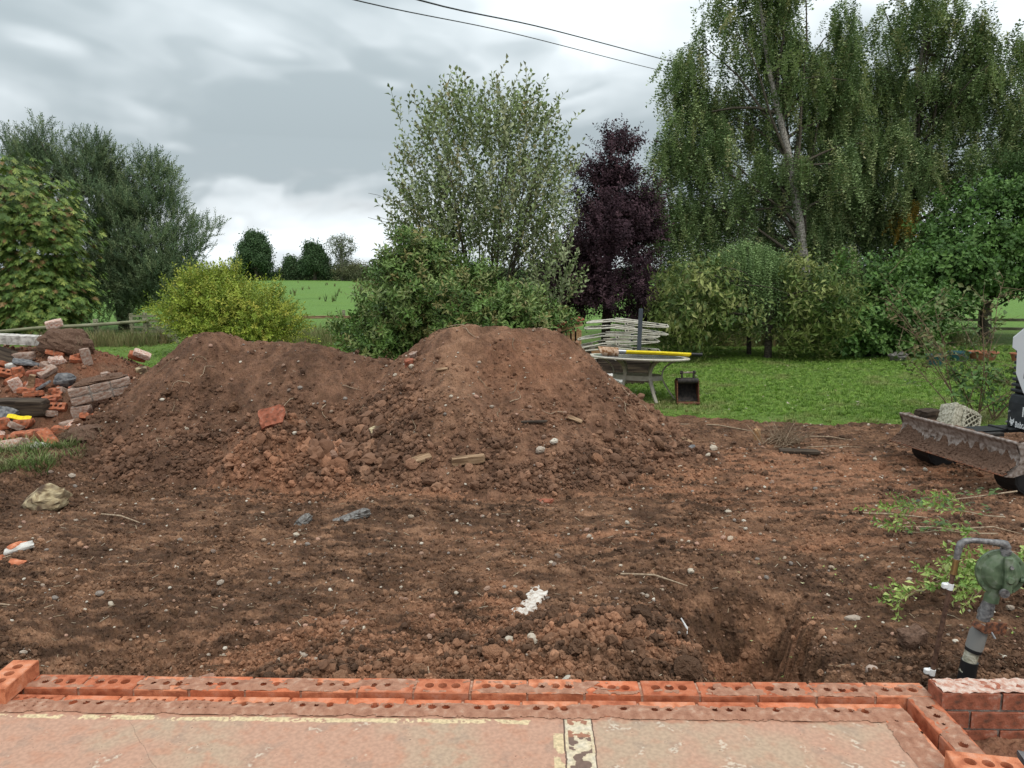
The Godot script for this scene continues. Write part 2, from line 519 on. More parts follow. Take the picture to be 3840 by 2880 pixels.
func hole_mask(x: float, z: float) -> float:
	var wob := 0.05 * n_mid.get_noise_2d(5.0, z * 1.4)
	var wobx := 0.06 * n_mid.get_noise_2d(x * 1.4, 9.0)
	var left := 0.80 + (-3.3 - z) * -0.05 + wob
	var right := 1.42 + (-3.4 - z) * 0.20 + wob + 0.045 * n_fine.get_noise_2d(x * 0.9, z * 0.9) + 0.02 * n_grit.get_noise_2d(x * 0.7, z * 0.7)
	var d := smoothstep(left - 0.06, left + 0.30, x) * (1.0 - smoothstep(right - 0.20, right + 0.03, x))
	return d * smoothstep(-4.40 + wobx, -3.92 + wobx, z)

func looseness(x: float, z: float) -> float:
	var l := 0.25 + 0.4 * n_low.get_noise_2d(x * 1.8 + 9.0, z * 1.8)
	l += 0.7 * smoothstep(-4.1, -3.5, z + 0.5 * n_low.get_noise_2d(x * 2.0, z))
	l += 0.7 * exp(-((x - 0.35) * (x - 0.35) / 0.5 + (z + 3.6) * (z + 3.6) / 0.3))
	l += 0.5 * smoothstep(-6.1, -6.5, z) * smoothstep(2.0, 1.0, x)
	return clampf(l, 0.05, 1.0)

func soil_h(x: float, z: float) -> float:
	var h := SOIL + 0.045 * n_low.get_noise_2d(x, z) + 0.02 * n_mid.get_noise_2d(x, z)
	# wheel and bucket smears run across the plot
	var s := n_mid.get_noise_2d((x + z * 0.25) * 0.5 + 30.0, z * 3.2)
	h += 0.016 * s * smoothstep(-3.9, -4.5, z)
	# bank to the left below the rubble
	var t := smoothstep(-4.15, -5.0, x + 0.3 * n_mid.get_noise_2d(z, 1.0)) * smoothstep(-6.3, -7.3, z + 0.2 * (x + 5.0))
	h += 0.15 * t
	# shallow pit on the left, square pit on the right, loose spoil between
	var px := (x + 2.25) / 0.72
	var pz := (z + 3.30) / 0.62
	h -= 0.21 * exp(-pow(px * px + pz * pz, 1.5))
	h += 0.19 * exp(-((x - 0.32) * (x - 0.32) / 0.22 + (z + 3.50) * (z + 3.50) / 0.16))
	h += 0.07 * exp(-((x + 0.85) * (x + 0.85) / 0.30 + (z + 3.22) * (z + 3.22) / 0.06))
	h -= 0.50 * hole_mask(x, z) * (0.85 + 0.25 * n_mid.get_noise_2d(x * 2.0, z * 2.0))
	# soil dies away under the lawn and behind the heaps
	return h

func soil_fine(x: float, z: float) -> float:
	var l := looseness(x, z)
	var c := n_cell.get_noise_2d(x, z)
	var c2 := n_cell.get_noise_2d(x * 2.3 + 5.0, z * 2.3)
	return l * (-0.040 * (c + 0.6) - 0.016 * c2) + (0.014 + 0.014 * l) * n_fine.get_noise_2d(x, z * 1.5) + (0.006 + 0.006 * l) * n_grit.get_noise_2d(x, z)

const RED := [[-2.45, -7.2, 0.7, 0.6], [-1.7, -6.45, 1.1, 0.30], [-0.8, -6.35, 1.2, 0.16], [1.5, -6.7, 1.3, 0.55], [2.6, -7.5, 1.2, 0.6], [3.6, -7.2, 1.3, 0.6], [2.9, -6.0, 1.0, 0.35], [-0.24, -4.05, 0.22, 0.55], [-1.6, -3.5, 0.7, 0.3], [-0.6, -3.2, 0.8, 0.2], [0.3, -3.5, 0.6, 0.3], [-0.9, -3.8, 0.5, 0.3], [1.1, -3.9, 0.4, 0.3], [0.6, -5.3, 1.2, 0.2], [2.0, -5.2, 0.8, 0.25]]

func soil_col(x: float, z: float) -> Color:
	var n1 := n_low.get_noise_2d(x * 1.6 + 50.0, z * 2.4)
	var n2 := n_mid.get_noise_2d((x + z * 0.25) * 0.8, z * 3.0 + 11.0)
	var n4 := n_fine.get_noise_2d(x * 0.7, z * 1.6 + 5.0)
	var red := 0.0
	for p in RED:
		var dx: float = (x - p[0]) / p[2]
		var dz: float = (z - p[1]) / p[3]
		var q := dx * dx + dz * dz
		if q < 5.0:
			red += 0.8 * exp(-q)
	red = clampf(red * (0.8 + 1.0 * n2) + 0.45 * n2 - 0.12, 0.0, 1.0)
	var dark := Vector3(0.090, 0.055, 0.037)
	var mid := Vector3(0.190, 0.112, 0.073)
	var clay := Vector3(0.300, 0.165, 0.105)
	var tan_ := Vector3(0.300, 0.190, 0.127)
	var k := clampf(0.5 + 0.75 * n1 + 0.55 * n2 + 0.45 * n4, 0.0, 1.0)
	k *= 1.0 - 0.55 * smoothstep(-2.2, -4.5, x) * smoothstep(-5.0, -6.4, z)
	k *= 1.0 - 0.5 * smoothstep(1.5, 2.2, x) * smoothstep(-4.6, -3.6, z)
	var c := dark.lerp(mid, k)
	c = c.lerp(tan_, clampf((n2 - 0.12) * 1.8, 0.0, 0.65) * clampf(k + 0.1, 0.0, 1.0))
	c = c.lerp(clay, red)
	c *= 1.0 + 0.22 * n4
	return Color(c.x * 1.05, c.y * 0.98, c.z * 0.90)

func sheet(rows: PackedFloat32Array, cols: int, left: Callable, right: Callable, height: Callable, colour: Callable, keep = null) -> ArrayMesh:
	var nr := rows.size()
	var v := PackedVector3Array()
	var c := PackedColorArray()
	v.resize(nr * (cols + 1))
	c.resize(nr * (cols + 1))
	var ok := PackedByteArray()
	ok.resize(nr * (cols + 1))
	for j in nr:
		var z := rows[j]
		var x0: float = left.call(z)
		var x1: float = right.call(z)
		for i in cols + 1:
			var x := lerpf(x0, x1, float(i) / cols)
			var o := j * (cols + 1) + i
			var y: float = height.call(x, z)
			v[o] = Vector3(x, y, z)
			c[o] = colour.call(x, z)
			ok[o] = 1 if keep == null or keep.call(x, z) else 0
	var idx := PackedInt32Array()
	for j in nr - 1:
		for i in cols:
			var a := j * (cols + 1) + i
			var b := a + cols + 1
			if ok[a] + ok[b] + ok[a + 1] + ok[b + 1] == 0:
				continue
			idx.append_array(PackedInt32Array([a, b, a + 1, a + 1, b, b + 1]))
	var arr := []
	arr.resize(Mesh.ARRAY_MAX)
	arr[Mesh.ARRAY_VERTEX] = v
	arr[Mesh.ARRAY_COLOR] = c
	arr[Mesh.ARRAY_INDEX] = idx
	var m := ArrayMesh.new()
	m.add_surface_from_arrays(Mesh.PRIMITIVE_TRIANGLES, arr)
	return m

func ground_y(x: float, z: float) -> float:
	var hm := hole_mask(x, z)
	var y := soil_h(x, z) + soil_fine(x, z) * (1.0 - 1.2 * hm * (1.0 - hm))
	var e := lawn_edge(x)
	return lerpf(y, LAWN - 0.07, smoothstep(e + 0.25, e - 0.15, z))

func build_ground() -> void:
	var rows := PackedFloat32Array()
	var z := -2.79
	while z > -11.3:
		rows.append(z)
		z -= clampf(0.006 + (absf(z) - 2.8) * 0.0045, 0.006, 0.024)
	var m := sheet(rows, 900, func(zz: float) -> float: return -1.0 + 0.80 * zz, func(zz: float) -> float: return 1.0 - 0.80 * zz, ground_y, soil_col)
	var o := put("bare_soil", m, M.soil)
	structure(o)
	# soil right of the return wall, in front of the stub wall
	var rows2 := PackedFloat32Array()
	for k in 60:
		rows2.append(-2.64 + k * 0.02)
	m = sheet(rows2, 90, func(_z: float) -> float: return 1.537, func(_z: float) -> float: return 3.3, func(x: float, zz: float) -> float: return -0.125 + 0.5 * soil_fine(x, zz) + 0.02 * n_mid.get_noise_2d(x, zz), func(x: float, zz: float) -> Color:
		var q := 0.5 + 0.5 * n_mid.get_noise_2d(x * 1.5, zz * 1.5)
		return Color(0.22, 0.10, 0.06).lerp(Color(0.30, 0.16, 0.10), q))
	structure(put("made_ground", m, M.soil))

# ---------------------------------------------------------------- slab and brickwork
func brick_mesh(L: float, W: float, H: float, nx: int, nz: int, r: float, pitch: Vector2, depth := 0.062) -> ArrayMesh:
	var st := new_st()
	var b := 0.003
	var hx := L * 0.5
	var hz := W * 0.5
	var hy := H * 0.5
	var lo := [Vector3(-hx, -hy, -hz), Vector3(hx, -hy, -hz), Vector3(hx, -hy, hz), Vector3(-hx, -hy, hz)]
	var up := [Vector3(-hx, hy - b, -hz), Vector3(hx, hy - b, -hz), Vector3(hx, hy - b, hz), Vector3(-hx, hy - b, hz)]
	var top := [Vector3(-hx + b, hy, -hz + b), Vector3(hx - b, hy, -hz + b), Vector3(hx - b, hy, hz - b), Vector3(-hx + b, hy, hz - b)]
	quad(st, lo[0], lo[1], lo[2], lo[3])
	for k in 4:
		var k2 := (k + 1) % 4
		quad(st, lo[k], lo[k2], up[k2], up[k])
		quad(st, up[k], up[k2], top[k2], top[k])
	if nx == 0:
		quad(st, top[0], top[1], top[2], top[3])
		return st.commit()
	var cx := pitch.x * nx * 0.5
	var cz := pitch.y * nz * 0.5
	# margins round the pattern of holes
	quad(st, top[0], Vector3(-cx, hy, -hz + b), Vector3(-cx, hy, hz - b), top[3])
	quad(st, Vector3(cx, hy, -hz + b), top[1], top[2], Vector3(cx, hy, hz - b))
	quad(st, Vector3(-cx, hy, -hz + b), Vector3(cx, hy, -hz + b), Vector3(cx, hy, -cz), Vector3(-cx, hy, -cz))
	quad(st, Vector3(-cx, hy, cz), Vector3(cx, hy, cz), Vector3(cx, hy, hz - b), Vector3(-cx, hy, hz - b))
	for i in nx:
		for j in nz:
			var c := Vector3(-cx + pitch.x * (i + 0.5), hy, -cz + pitch.y * (j + 0.5))
			var p := PackedVector3Array()
			var q := PackedVector3Array()
			for k in 16:
				var side := k / 4
				var t := (k % 4) / 4.0 * 2.0 - 1.0
				var e := Vector2(t, -1.0)
				if side == 1: e = Vector2(1.0, t)
				elif side == 2: e = Vector2(-t, 1.0)
				elif side == 3: e = Vector2(-1.0, -t)
				var pv := Vector3(e.x * pitch.x * 0.5, 0, e.y * pitch.y * 0.5)
				p.append(c + pv)
				q.append(c + pv.normalized() * r)
			var dn := Vector3(0, -depth, 0)
			for k in 16:
				var k2 := (k + 1) % 16
				quad(st, p[k], p[k2], q[k2], q[k])
				quad(st, q[k], q[k2], q[k2] + dn, q[k] + dn)
				tri(st, c + dn, q[k] + dn, q[k2] + dn)
	return st.commit()

# a thin bed of mortar lying on a leaf of brickwork; thickness < 0 leaves the brick bare
func mortar_bed(x0: float, x1: float, z0: float, z1: float, y: float, cell: float, thick: Callable) -> ArrayMesh:
	var nx := int((x1 - x0) / cell)
	var nz := int((z1 - z0) / cell)
	var v := PackedVector3Array()
	var t := PackedFloat32Array()
	v.resize((nx + 1) * (nz + 1))
	t.resize(v.size())
	for j in nz + 1:
		for i in nx + 1:
			var x := x0 + (x1 - x0) * i / nx
			var z := z0 + (z1 - z0) * j / nz
			var h: float = thick.call(x, z)
			var o := j * (nx + 1) + i
			t[o] = h
			v[o] = Vector3(x, y + clampf(h, -0.004, 0.02), z)
	var idx := PackedInt32Array()
	for j in nz:
		for i in nx:
			var a := j * (nx + 1) + i
			var b := a + nx + 1
			if maxf(maxf(t[a], t[a + 1]), maxf(t[b], t[b + 1])) <= 0.0:
				continue
			idx.append_array(PackedInt32Array([a, b, a + 1, a + 1, b, b + 1]))
	var arr := []
	arr.resize(Mesh.ARRAY_MAX)
	arr[Mesh.ARRAY_VERTEX] = v
	arr[Mesh.ARRAY_INDEX] = idx
	var m := ArrayMesh.new()
	m.add_surface_from_arrays(Mesh.PRIMITIVE_TRIANGLES, arr)
	return m

var brick3: ArrayMesh
var brick15: ArrayMesh
var brick_solid: ArrayMesh

func brick_tints() -> Array:
	var out := []
	for c in [Color(1, 1, 1), Color(1.0, 0.93, 0.9), Color(0.93, 0.9, 0.9), Color(0.9, 0.84, 0.82)]:
		var m: StandardMaterial3D = M.brick.duplicate()
		m.albedo_color = c
		m.uv1_offset = Vector3(rng.randf(), rng.randf(), rng.randf())
		out.append(m)
	return out

func build_walls() -> void:
	brick3 = brick_mesh(0.215, 0.1025, 0.065, 3, 1, 0.0185, Vector2(0.053, 0.053))
	brick15 = brick_mesh(0.215, 0.1025, 0.065, 5, 3, 0.0085, Vector2(0.034, 0.025))
	brick_solid = brick_mesh(0.215, 0.1025, 0.065, 0, 0, 0.0, Vector2.ONE)
	var tints := brick_tints()
	build_slab()
	var open := []
	# outer leaf
	var w := thing("outer_brick_wall", Vector3.ZERO, "orange perforated brick course with brown mortar, farther of the two leaves along the soil", "brick wall")
	for k in 19:
		var x := 1.536 - 0.1075 - k * 0.225 + (0.0 if k == 0 else rng.randf_range(-0.002, 0.002))
		var o := put("brick", brick3, tints[rng.randi() % 4], w, Vector3(x, 0.003 - 0.0325 + rng.randf_range(-0.003, 0.003), -2.7455 + rng.randf_range(-0.003, 0.003)), Vector3(rng.randf_range(-0.012, 0.012), rng.randf_range(-0.01, 0.01), rng.randf_range(-0.008, 0.008)))
		for q in 3:
			if rng.randf() < 0.86:
				open.append([o.position.x + (q - 1) * 0.053, o.position.z + rng.randf_range(-0.003, 0.003), rng.randf_range(0.013, 0.0195)])
	for k in 5:
		var o := put("brick", brick3, tints[rng.randi() % 4], w, Vector3(1.4848, -0.0295 + rng.randf_range(-0.003, 0.003), -2.694 + 0.010 + 0.1075 + k * 0.225), Vector3(rng.randf_range(-0.01, 0.01), PI / 2 + rng.randf_range(-0.01, 0.01), 0))
		for q in 3:
			if rng.randf() < 0.55:
				open.append([o.position.x, o.position.z + (q - 1) * 0.053, rng.randf_range(0.010, 0.0185)])
	var holes := open.duplicate()
	var hole_cut := func(x: float, z: float, hs: Array) -> float:
		for h in hs:
			var dx: float = x - h[0]
			if dx > 0.05 or dx < -0.05:
				continue
			var dz: float = z - h[1]
			var d := sqrt(dx * dx + dz * dz)
			if d < h[2] + 0.012:
				return d - h[2]
		return 0.02
	var bed := func(x: float, z: float) -> float:
		var q := (z + 2.7455) / 0.051
		var t := 0.0020 + 0.0065 * n_mid.get_noise_2d(x * 2.2, z * 4.0) + 0.0022 * n_fine.get_noise_2d(x * 2.0, z * 2.0)
		t += 0.0020 * q - 0.006 * smoothstep(0.70, 1.0, absf(q)) - 0.008 * maxf(0.0, n_low.get_noise_2d(x * 3.0 + 4.0, 2.0))
		return minf(t, hole_cut.call(x, z, holes) * 0.7)
	put("mortar_bed", mortar_bed(-2.72, 1.534, -2.796, -2.695, 0.0035, 0.004, bed), M.mortar, w)
	var bed2 := func(x: float, z: float) -> float:
		var q := (x - 1.4848) / 0.051
		var t := 0.004 + 0.007 * n_mid.get_noise_2d(x * 3.0, z * 3.0) + 0.002 * n_fine.get_noise_2d(x * 2.5, z * 2.5)
		t -= 0.008 * smoothstep(0.55, 1.0, absf(q))
		return minf(t, hole_cut.call(x, z, holes) * 0.7)
	put("mortar_bed", mortar_bed(1.435, 1.535, -2.694, -1.65, 0.0035, 0.004, bed2), M.mortar, w)
	var joint := box_mesh(Vector3(0.012, 0.058, 0.096), 0.002)
	for k in 18:
		put("mortar_joint", joint, M.mortar, w, Vector3(1.536 - 0.22 - k * 0.225, -0.031, -2.7455))
	for k in 5:
		put("mortar_joint", joint, M.mortar, w, Vector3(1.4848, -0.031, -2.689 + k * 0.225), Vector3(0, PI / 2, 0))
	# inner leaf, level with the slab
	open = []
	w = thing("inner_brick_wall", Vector3.ZERO, "orange brick course smeared with mortar, nearer leaf level with the concrete floor", "brick wall")
	for k in 18:
		var x := 1.3875 - 0.1075 - k * 0.225 - 0.10 + rng.randf_range(-0.003, 0.003)
		var small: bool = k in [11, 12, 14]
		var o := put("brick", brick15 if small else brick3, tints[rng.randi() % 4], w, Vector3(x, -0.0325 + rng.randf_range(-0.002, 0.002), -2.6038 + rng.randf_range(-0.003, 0.003)), Vector3(rng.randf_range(-0.01, 0.01), rng.randf_range(-0.01, 0.01), rng.randf_range(-0.006, 0.006)))
		if small:
			for q in 5:
				for s in 3:
					if rng.randf() < 0.85:
						open.append([o.position.x + (q - 2) * 0.034, o.position.z + (s - 1) * 0.025, rng.randf_range(0.005, 0.0085)])
		else:
			for q in 3:
				if rng.randf() < 0.85:
					open.append([o.position.x + (q - 1) * 0.053, o.position.z, rng.randf_range(0.011, 0.0185)])
	put("brick", brick3, tints[1], w, Vector3(1.3363, -0.0325, -2.6038 + 0.056), Vector3(0, PI / 2, 0))
	for k in 4:
		put("brick", brick3, tints[rng.randi() % 4], w, Vector3(1.3363, -0.0325, -2.38 + k * 0.225), Vector3(0, PI / 2 + rng.randf_range(-0.01, 0.01), 0))
	var holes2 := open.duplicate()
	var bed3 := func(x: float, z: float) -> float:
		var q := (z + 2.6038) / 0.051
		var t := 0.0005 + 0.0055 * n_mid.get_noise_2d(x * 2.2 + 20.0, z * 4.0) + 0.0018 * n_fine.get_noise_2d(x * 2.0, z * 2.0)
		t += 0.0055 * smoothstep(-0.5, 0.3, q) - 0.010 * smoothstep(-0.30, -0.8, q) - 0.008 * smoothstep(0.75, 1.4, q)
		return minf(t, hole_cut.call(x, z, holes2) * 0.8)
	put("mortar_bed", mortar_bed(-2.72, 1.386, -2.654, -2.535, 0.0005, 0.004, bed3), M.mortar, w)
	var bed4 := func(x: float, z: float) -> float:
		var q := (x - 1.3363) / 0.051
		var t := 0.006 + 0.006 * n_mid.get_noise_2d(x * 3.0 + 3.0, z * 3.0) + 0.002 * n_fine.get_noise_2d(x * 2.5, z * 2.5)
		return t - 0.008 * smoothstep(0.5, 1.1, q) - 0.010 * smoothstep(-0.8, -1.45, q)
	put("mortar_bed", mortar_bed(1.262, 1.386, -2.53, -1.65, 0.0005, 0.005, bed4), M.mortar, w)
	for k in 17:
		put("mortar_joint", joint, M.mortar, w, Vector3(1.0675 - k * 0.225, -0.036, -2.6038))
	# footings hidden below the leaves
	var f := put("concrete_footing", box_mesh(Vector3(5.7, 0.9, 0.25), 0.01), M.concrete, null, Vector3(-1.33, -0.52, -2.672))
	structure(f)
	# stub wall with its old top
	w = thing("stub_wall", Vector3.ZERO, "low old brick wall with whitish mortar on top beside the grey pipe", "brick wall")
	for c in 3:
		for k in 6:
			var x := 1.532 + 0.1075 + k * 0.225 - (0.1125 if c == 1 else 0.0)
			if c == 1 and k == 0:
				put("brick", brick_mesh(0.1025, 0.1025, 0.065, 0, 0, 0.0, Vector2.ONE), M.brick_old, w, Vector3(1.585, 0.06 - 0.0325 - 0.075, -2.681))
				continue
			put("brick", brick_solid, M.brick_old, w, Vector3(x, 0.06 - 0.0325 - c * 0.075, -2.681 + rng.randf_range(-0.002, 0.002)))
	put("mortar_core", box_mesh(Vector3(1.32, 0.222, 0.092), 0.002), M.mortar_grey, w, Vector3(2.2, -0.058, -2.682))
	var bed5 := func(x: float, z: float) -> float:
		return 0.003 + 0.006 * n_mid.get_noise_2d(x * 4.0 + 50.0, z * 4.0) + 0.004 * n_fine.get_noise_2d(x * 2.0, z * 2.0)
	put("mortar_bed", mortar_bed(1.535, 2.86, -2.731, -2.632, 0.0605, 0.005, bed5), M.brick_lime, w)
	# grey floor fragment beyond the return
	var st := new_st()
	for k in 9:
		var a0 := TAU * k / 9.0
		var a1 := TAU * (k + 1) / 9.0
		var r0 := 0.16 + 0.05 * sin(k * 2.4)
		var r1 := 0.16 + 0.05 * sin(((k + 1) % 9) * 2.4)
		var p0 := Vector3(cos(a0) * r0 * 1.3, 0, sin(a0) * r0)
		var p1 := Vector3(cos(a1) * r1 * 1.3, 0, sin(a1) * r1)
		tri(st, Vector3(0, 0.03, 0), p0 + Vector3(0, 0.028, 0), p1 + Vector3(0, 0.028, 0))
		quad(st, p0 + Vector3(0, 0.028, 0), p1 + Vector3(0, 0.028, 0), p1 * 1.05 - Vector3(0, 0.03, 0), p0 * 1.05 - Vector3(0, 0.03, 0))
	tag(put("concrete_fragment", st.commit(), M.slate, null, Vector3(1.90, -0.135, -2.36)), "broken grey concrete fragment on red soil beside the low brick wall", "concrete fragment")
	# two loose new bricks
	tag(put("loose_brick", brick3, tints[0], null, Vector3(-2.098, 0.0405, -2.682), Vector3(0.03, PI / 2 + 0.06, 0)), "new orange perforated brick laid crosswise at the left end of the wall", "brick")
	tag(put("loose_brick", brick3, tints[0], null, Vector3(1.445, 0.0405, -2.205), Vector3(0, -0.16, 0)), "new orange perforated brick resting on the return wall corner", "brick")

func build_slab() -> void:
	# texture: 3.9 m x 0.98 m of painted and stained screed, 1.9 mm a pixel
	var w := 2048
	var h := 512
	var a := noise_of(81, 0.004, 5).get_image(w, h).get_data()
	var b := noise_of(82, 0.02, 5).get_image(w, h).get_data()
	var c := noise_of(83, 0.09, 4).get_image(w, h).get_data()
	var d := noise_of(84, 0.011, 5).get_image(w, h).get_data()
	var out := PackedByteArray()
	out.resize(w * h * 3)
	var pink := Vector3(0.45, 0.265, 0.185)
	var beige := Vector3(0.42, 0.30, 0.21)
	var rose := Vector3(0.44, 0.225, 0.145)
	var grey := Vector3(0.27, 0.20, 0.155)
	var cream := Vector3(0.58, 0.45, 0.27)
	var white := Vector3(0.60, 0.53, 0.42)
	var red := Vector3(0.40, 0.185, 0.115)
	for j in h:
		var z := -2.56 + j * 0.0019043
		for i in w:
			var x := -2.6 + i * 0.0019043
			var o := j * w + i
			var na := a[o] / 255.0
			var nb := b[o] / 255.0
			var nc := c[o] / 255.0
			var nd := d[o] / 255.0
			var right := smoothstep(0.16, 0.26, x)
			var k := pink.lerp(beige, clampf((na - 0.42) * 2.6 + 0.55 * right, 0.0, 1.0))
			k = k.lerp(rose, clampf((nb - 0.50) * 2.4, 0.0, 0.7) * (1.0 - 0.4 * right))
			k = k.lerp(grey, clampf((nd - 0.65) * 3.0, 0.0, 0.35))
			# lime flakes, more of them on the right-hand bay
			var fl := nb * 0.6 + nd * 0.4 - (0.70 - 0.06 * right)
			if fl > 0.0:
				k = k.lerp(white, clampf(fl * 9.0, 0.0, 0.6) * smoothstep(0.35, 0.6, nc))
			# red mortar slurry next to the brickwork
			k = k.lerp(red, smoothstep(-2.515, -2.545, z + (nb - 0.5) * 0.06) * 0.8)
			# broken cream paint line
			if x < -0.02 and absf(z + 2.516 + (nb - 0.5) * 0.016) < 0.013 and nd * 0.4 + nb * 0.3 + nc * 0.3 > 0.465:
				k = cream * (0.85 + 0.3 * nc)
			# patch strip with flaking paint
			if x > 0.103 and x < 0.205 and z > -2.538 + (nb - 0.5) * 0.02:
				k = white.lerp(cream, nb) * (0.84 + 0.25 * nc)
				var worn := a[(o * 7 + 90000) % (w * h)] / 255.0
				if nb * 0.55 + nd * 0.2 + worn * 0.05 - 0.9 * absf(x - 0.155) > 0.43 and absf(x - 0.155) < 0.04:
					k = red * 0.8 if z < -2.43 else Vector3(0.17, 0.11, 0.085)
			if x > 0.062 and x < 0.098 and z > -2.45 and nb > 0.38:
				k = cream * (0.8 + 0.35 * nc)
			if (absf(x - 0.1015 + (nb - 0.5) * 0.006) < 0.0028 or absf(x - 0.206 - (nb - 0.5) * 0.008) < 0.0022) and z > -2.54:
				k = Vector3(0.12, 0.075, 0.055)
			# fine crack across the left bay
			var cr := x + 1.52 - (z + 2.5) * 0.9 + (nb - 0.5) * 0.02
			if absf(cr) < 0.0016 and z > -2.49 and nc > 0.3:
				k *= 0.62
			k *= 0.80 + 0.40 * nc
			# small droppings of cement and tar
			if nc > 0.83 and nd > 0.52:
				k *= 0.35
			var col := Color(k.x, k.y, k.z).linear_to_srgb()
			out[o * 3] = clampi(int(col.r * 255.0), 0, 255)
			out[o * 3 + 1] = clampi(int(col.g * 255.0), 0, 255)
			out[o * 3 + 2] = clampi(int(col.b * 255.0), 0, 255)
	var tex := ImageTexture.create_from_image(Image.create_from_data(w, h, false, Image.FORMAT_RGB8, out))
	var m := StandardMaterial3D.new()
	m.albedo_texture = tex
	m.roughness = 0.78
	m.metallic_specular = 0.35
	m.heightmap_enabled = true
	m.heightmap_texture = tex
	m.heightmap_scale = 0.15
	# the slab: a gently uneven top with its own mapping, and its edge
	var v := PackedVector3Array()
	var uv := PackedVector2Array()
	var idx := PackedInt32Array()
	var nx := 160
	var nz := 60
	for j in nz + 1:
		for i in nx + 1:
			var x := -3.9 + 5.186 * i / nx
			var z := -2.553 + 3.6 * j / nz
			v.append(Vector3(x, -0.003 + 0.0012 * n_mid.get_noise_2d(x, z), z))
			uv.append(Vector2((x + 2.6) / 3.9, (z + 2.56) / 0.975))
	for j in nz:
		for i in nx:
			var a0 := j * (nx + 1) + i
			var b0 := a0 + nx + 1
			idx.append_array(PackedInt32Array([a0, a0 + 1, b0, a0 + 1, b0 + 1, b0]))
	var arr := []
	arr.resize(Mesh.ARRAY_MAX)
	arr[Mesh.ARRAY_VERTEX] = v
	arr[Mesh.ARRAY_TEX_UV] = uv
	arr[Mesh.ARRAY_INDEX] = idx
	var am := ArrayMesh.new()
	am.add_surface_from_arrays(Mesh.PRIMITIVE_TRIANGLES, arr)
	structure(put("concrete_floor", am, m))
	structure(put("floor_base", box_mesh(Vector3(5.18, 0.3, 3.6), 0.002), M.concrete, null, Vector3(-1.307, -0.162, -0.755)))

# ---------------------------------------------------------------- land beyond
func field_y(x: float, z: float) -> float:
	# the pasture climbs gently away and up to the left
	var d := maxf(0.0, -z - 24.0)
	return LAWN - 0.05 + d * 0.0095 + maxf(0.0, d - 20.0) * (-x * 0.00010) * smoothstep(200.0, 60.0, absf(x)) + 0.25 * n_low.get_noise_2d(x * 0.03, z * 0.03) * smoothstep(0.0, 30.0, d)

func build_far_land() -> void:
	var rows := PackedFloat32Array()
	var z := -9.0
	while z > -26.5:
		rows.append(z)
		z -= 0.05 if z > -11.0 else 0.25
	var m := sheet(rows, 520, func(_z: float) -> float: return -30.0, func(_z: float) -> float: return 30.0, func(x: float, zz: float) -> float: return LAWN + 0.02 * n_low.get_noise_2d(x * 0.6, zz * 0.6) - 0.22 * smoothstep(-0.05, 0.5, zz - lawn_edge(x) + 0.2 * n_fine.get_noise_2d(x * 0.6, zz * 0.6)), func(_x: float, _z: float) -> Color: return Color(1, 1, 1))
	structure(put("lawn", m, M.lawn))
	rows = PackedFloat32Array()
	z = -22.0
	var step := 0.8
	while z > -1500.0:
		rows.append(z)
		z -= step
		step *= 1.06
	m = sheet(rows, 90, func(zz: float) -> float: return -60.0 + zz * 1.2, func(zz: float) -> float: return 60.0 - zz * 1.2, func(x: float, zz: float) -> float: return field_y(x, zz) - 0.06 * smoothstep(-26.0, -23.0, zz), func(_x: float, _z: float) -> Color: return Color(1, 1, 1))
	structure(put("pasture_field", m, M.field))
	var wx := []
	var wc := PackedColorArray()
	for q in 260:
		var wz := -34.0 - 90.0 * rng.randf()
		var ww := rng.randf_range(-0.62, 0.62) * -wz
		var s := rng.randf_range(0.6, 1.3)
		wx.append(Transform3D(Basis(Vector3.UP, rng.randf() * TAU).scaled(Vector3(s, s, s)), Vector3(ww, field_y(ww, wz), wz)))
		wc.append(pick([Color(0.05, 0.07, 0.02), Color(0.10, 0.13, 0.035), Color(0.12, 0.09, 0.05)]))
	tag(many("pasture_weeds", tuft(9, 9, 0.55, 0.12, 0.05, 0.3), M.leaf_matt, wx, wc), "dark dock weeds dotted over the far green pasture", "weeds")
	# ground to the sides and behind, so that the place goes on
	rows = PackedFloat32Array([60.0, 40.0, 20.0, 8.0, 0.0, -3.0, -6.0, -9.2])
	m = sheet(rows, 60, func(_z: float) -> float: return -60.0, func(_z: float) -> float: return 60.0, func(_x: float, _z: float) -> float: return -1.2, func(_x: float, _z: float) -> Color: return Color(0.12, 0.07, 0.045))
	structure(put("subsoil", m, M.soil))

# ---------------------------------------------------------------- heaps of soil
# distance from a ridge line; height falls at the angle of repose from it
func ridge(x: float, z: float, a: Vector2, b: Vector2, top_a: float, top_b: float, slope: float, round_: float) -> float:
	var p := Vector2(x, z)
	var ab := b - a
	var t := clampf((p - a).dot(ab) / maxf(ab.length_squared(), 0.0001), 0.0, 1.0)
	var d := p.distance_to(a + ab * t)
	return lerpf(top_a, top_b, t) - slope * (sqrt(d * d + round_ * round_) - round_)

func smax(a: float, b: float, k: float) -> float:
	var h := clampf(0.5 + 0.5 * (a - b) / k, 0.0, 1.0)
	return lerpf(b, a, h) + k * h * (1.0 - h)

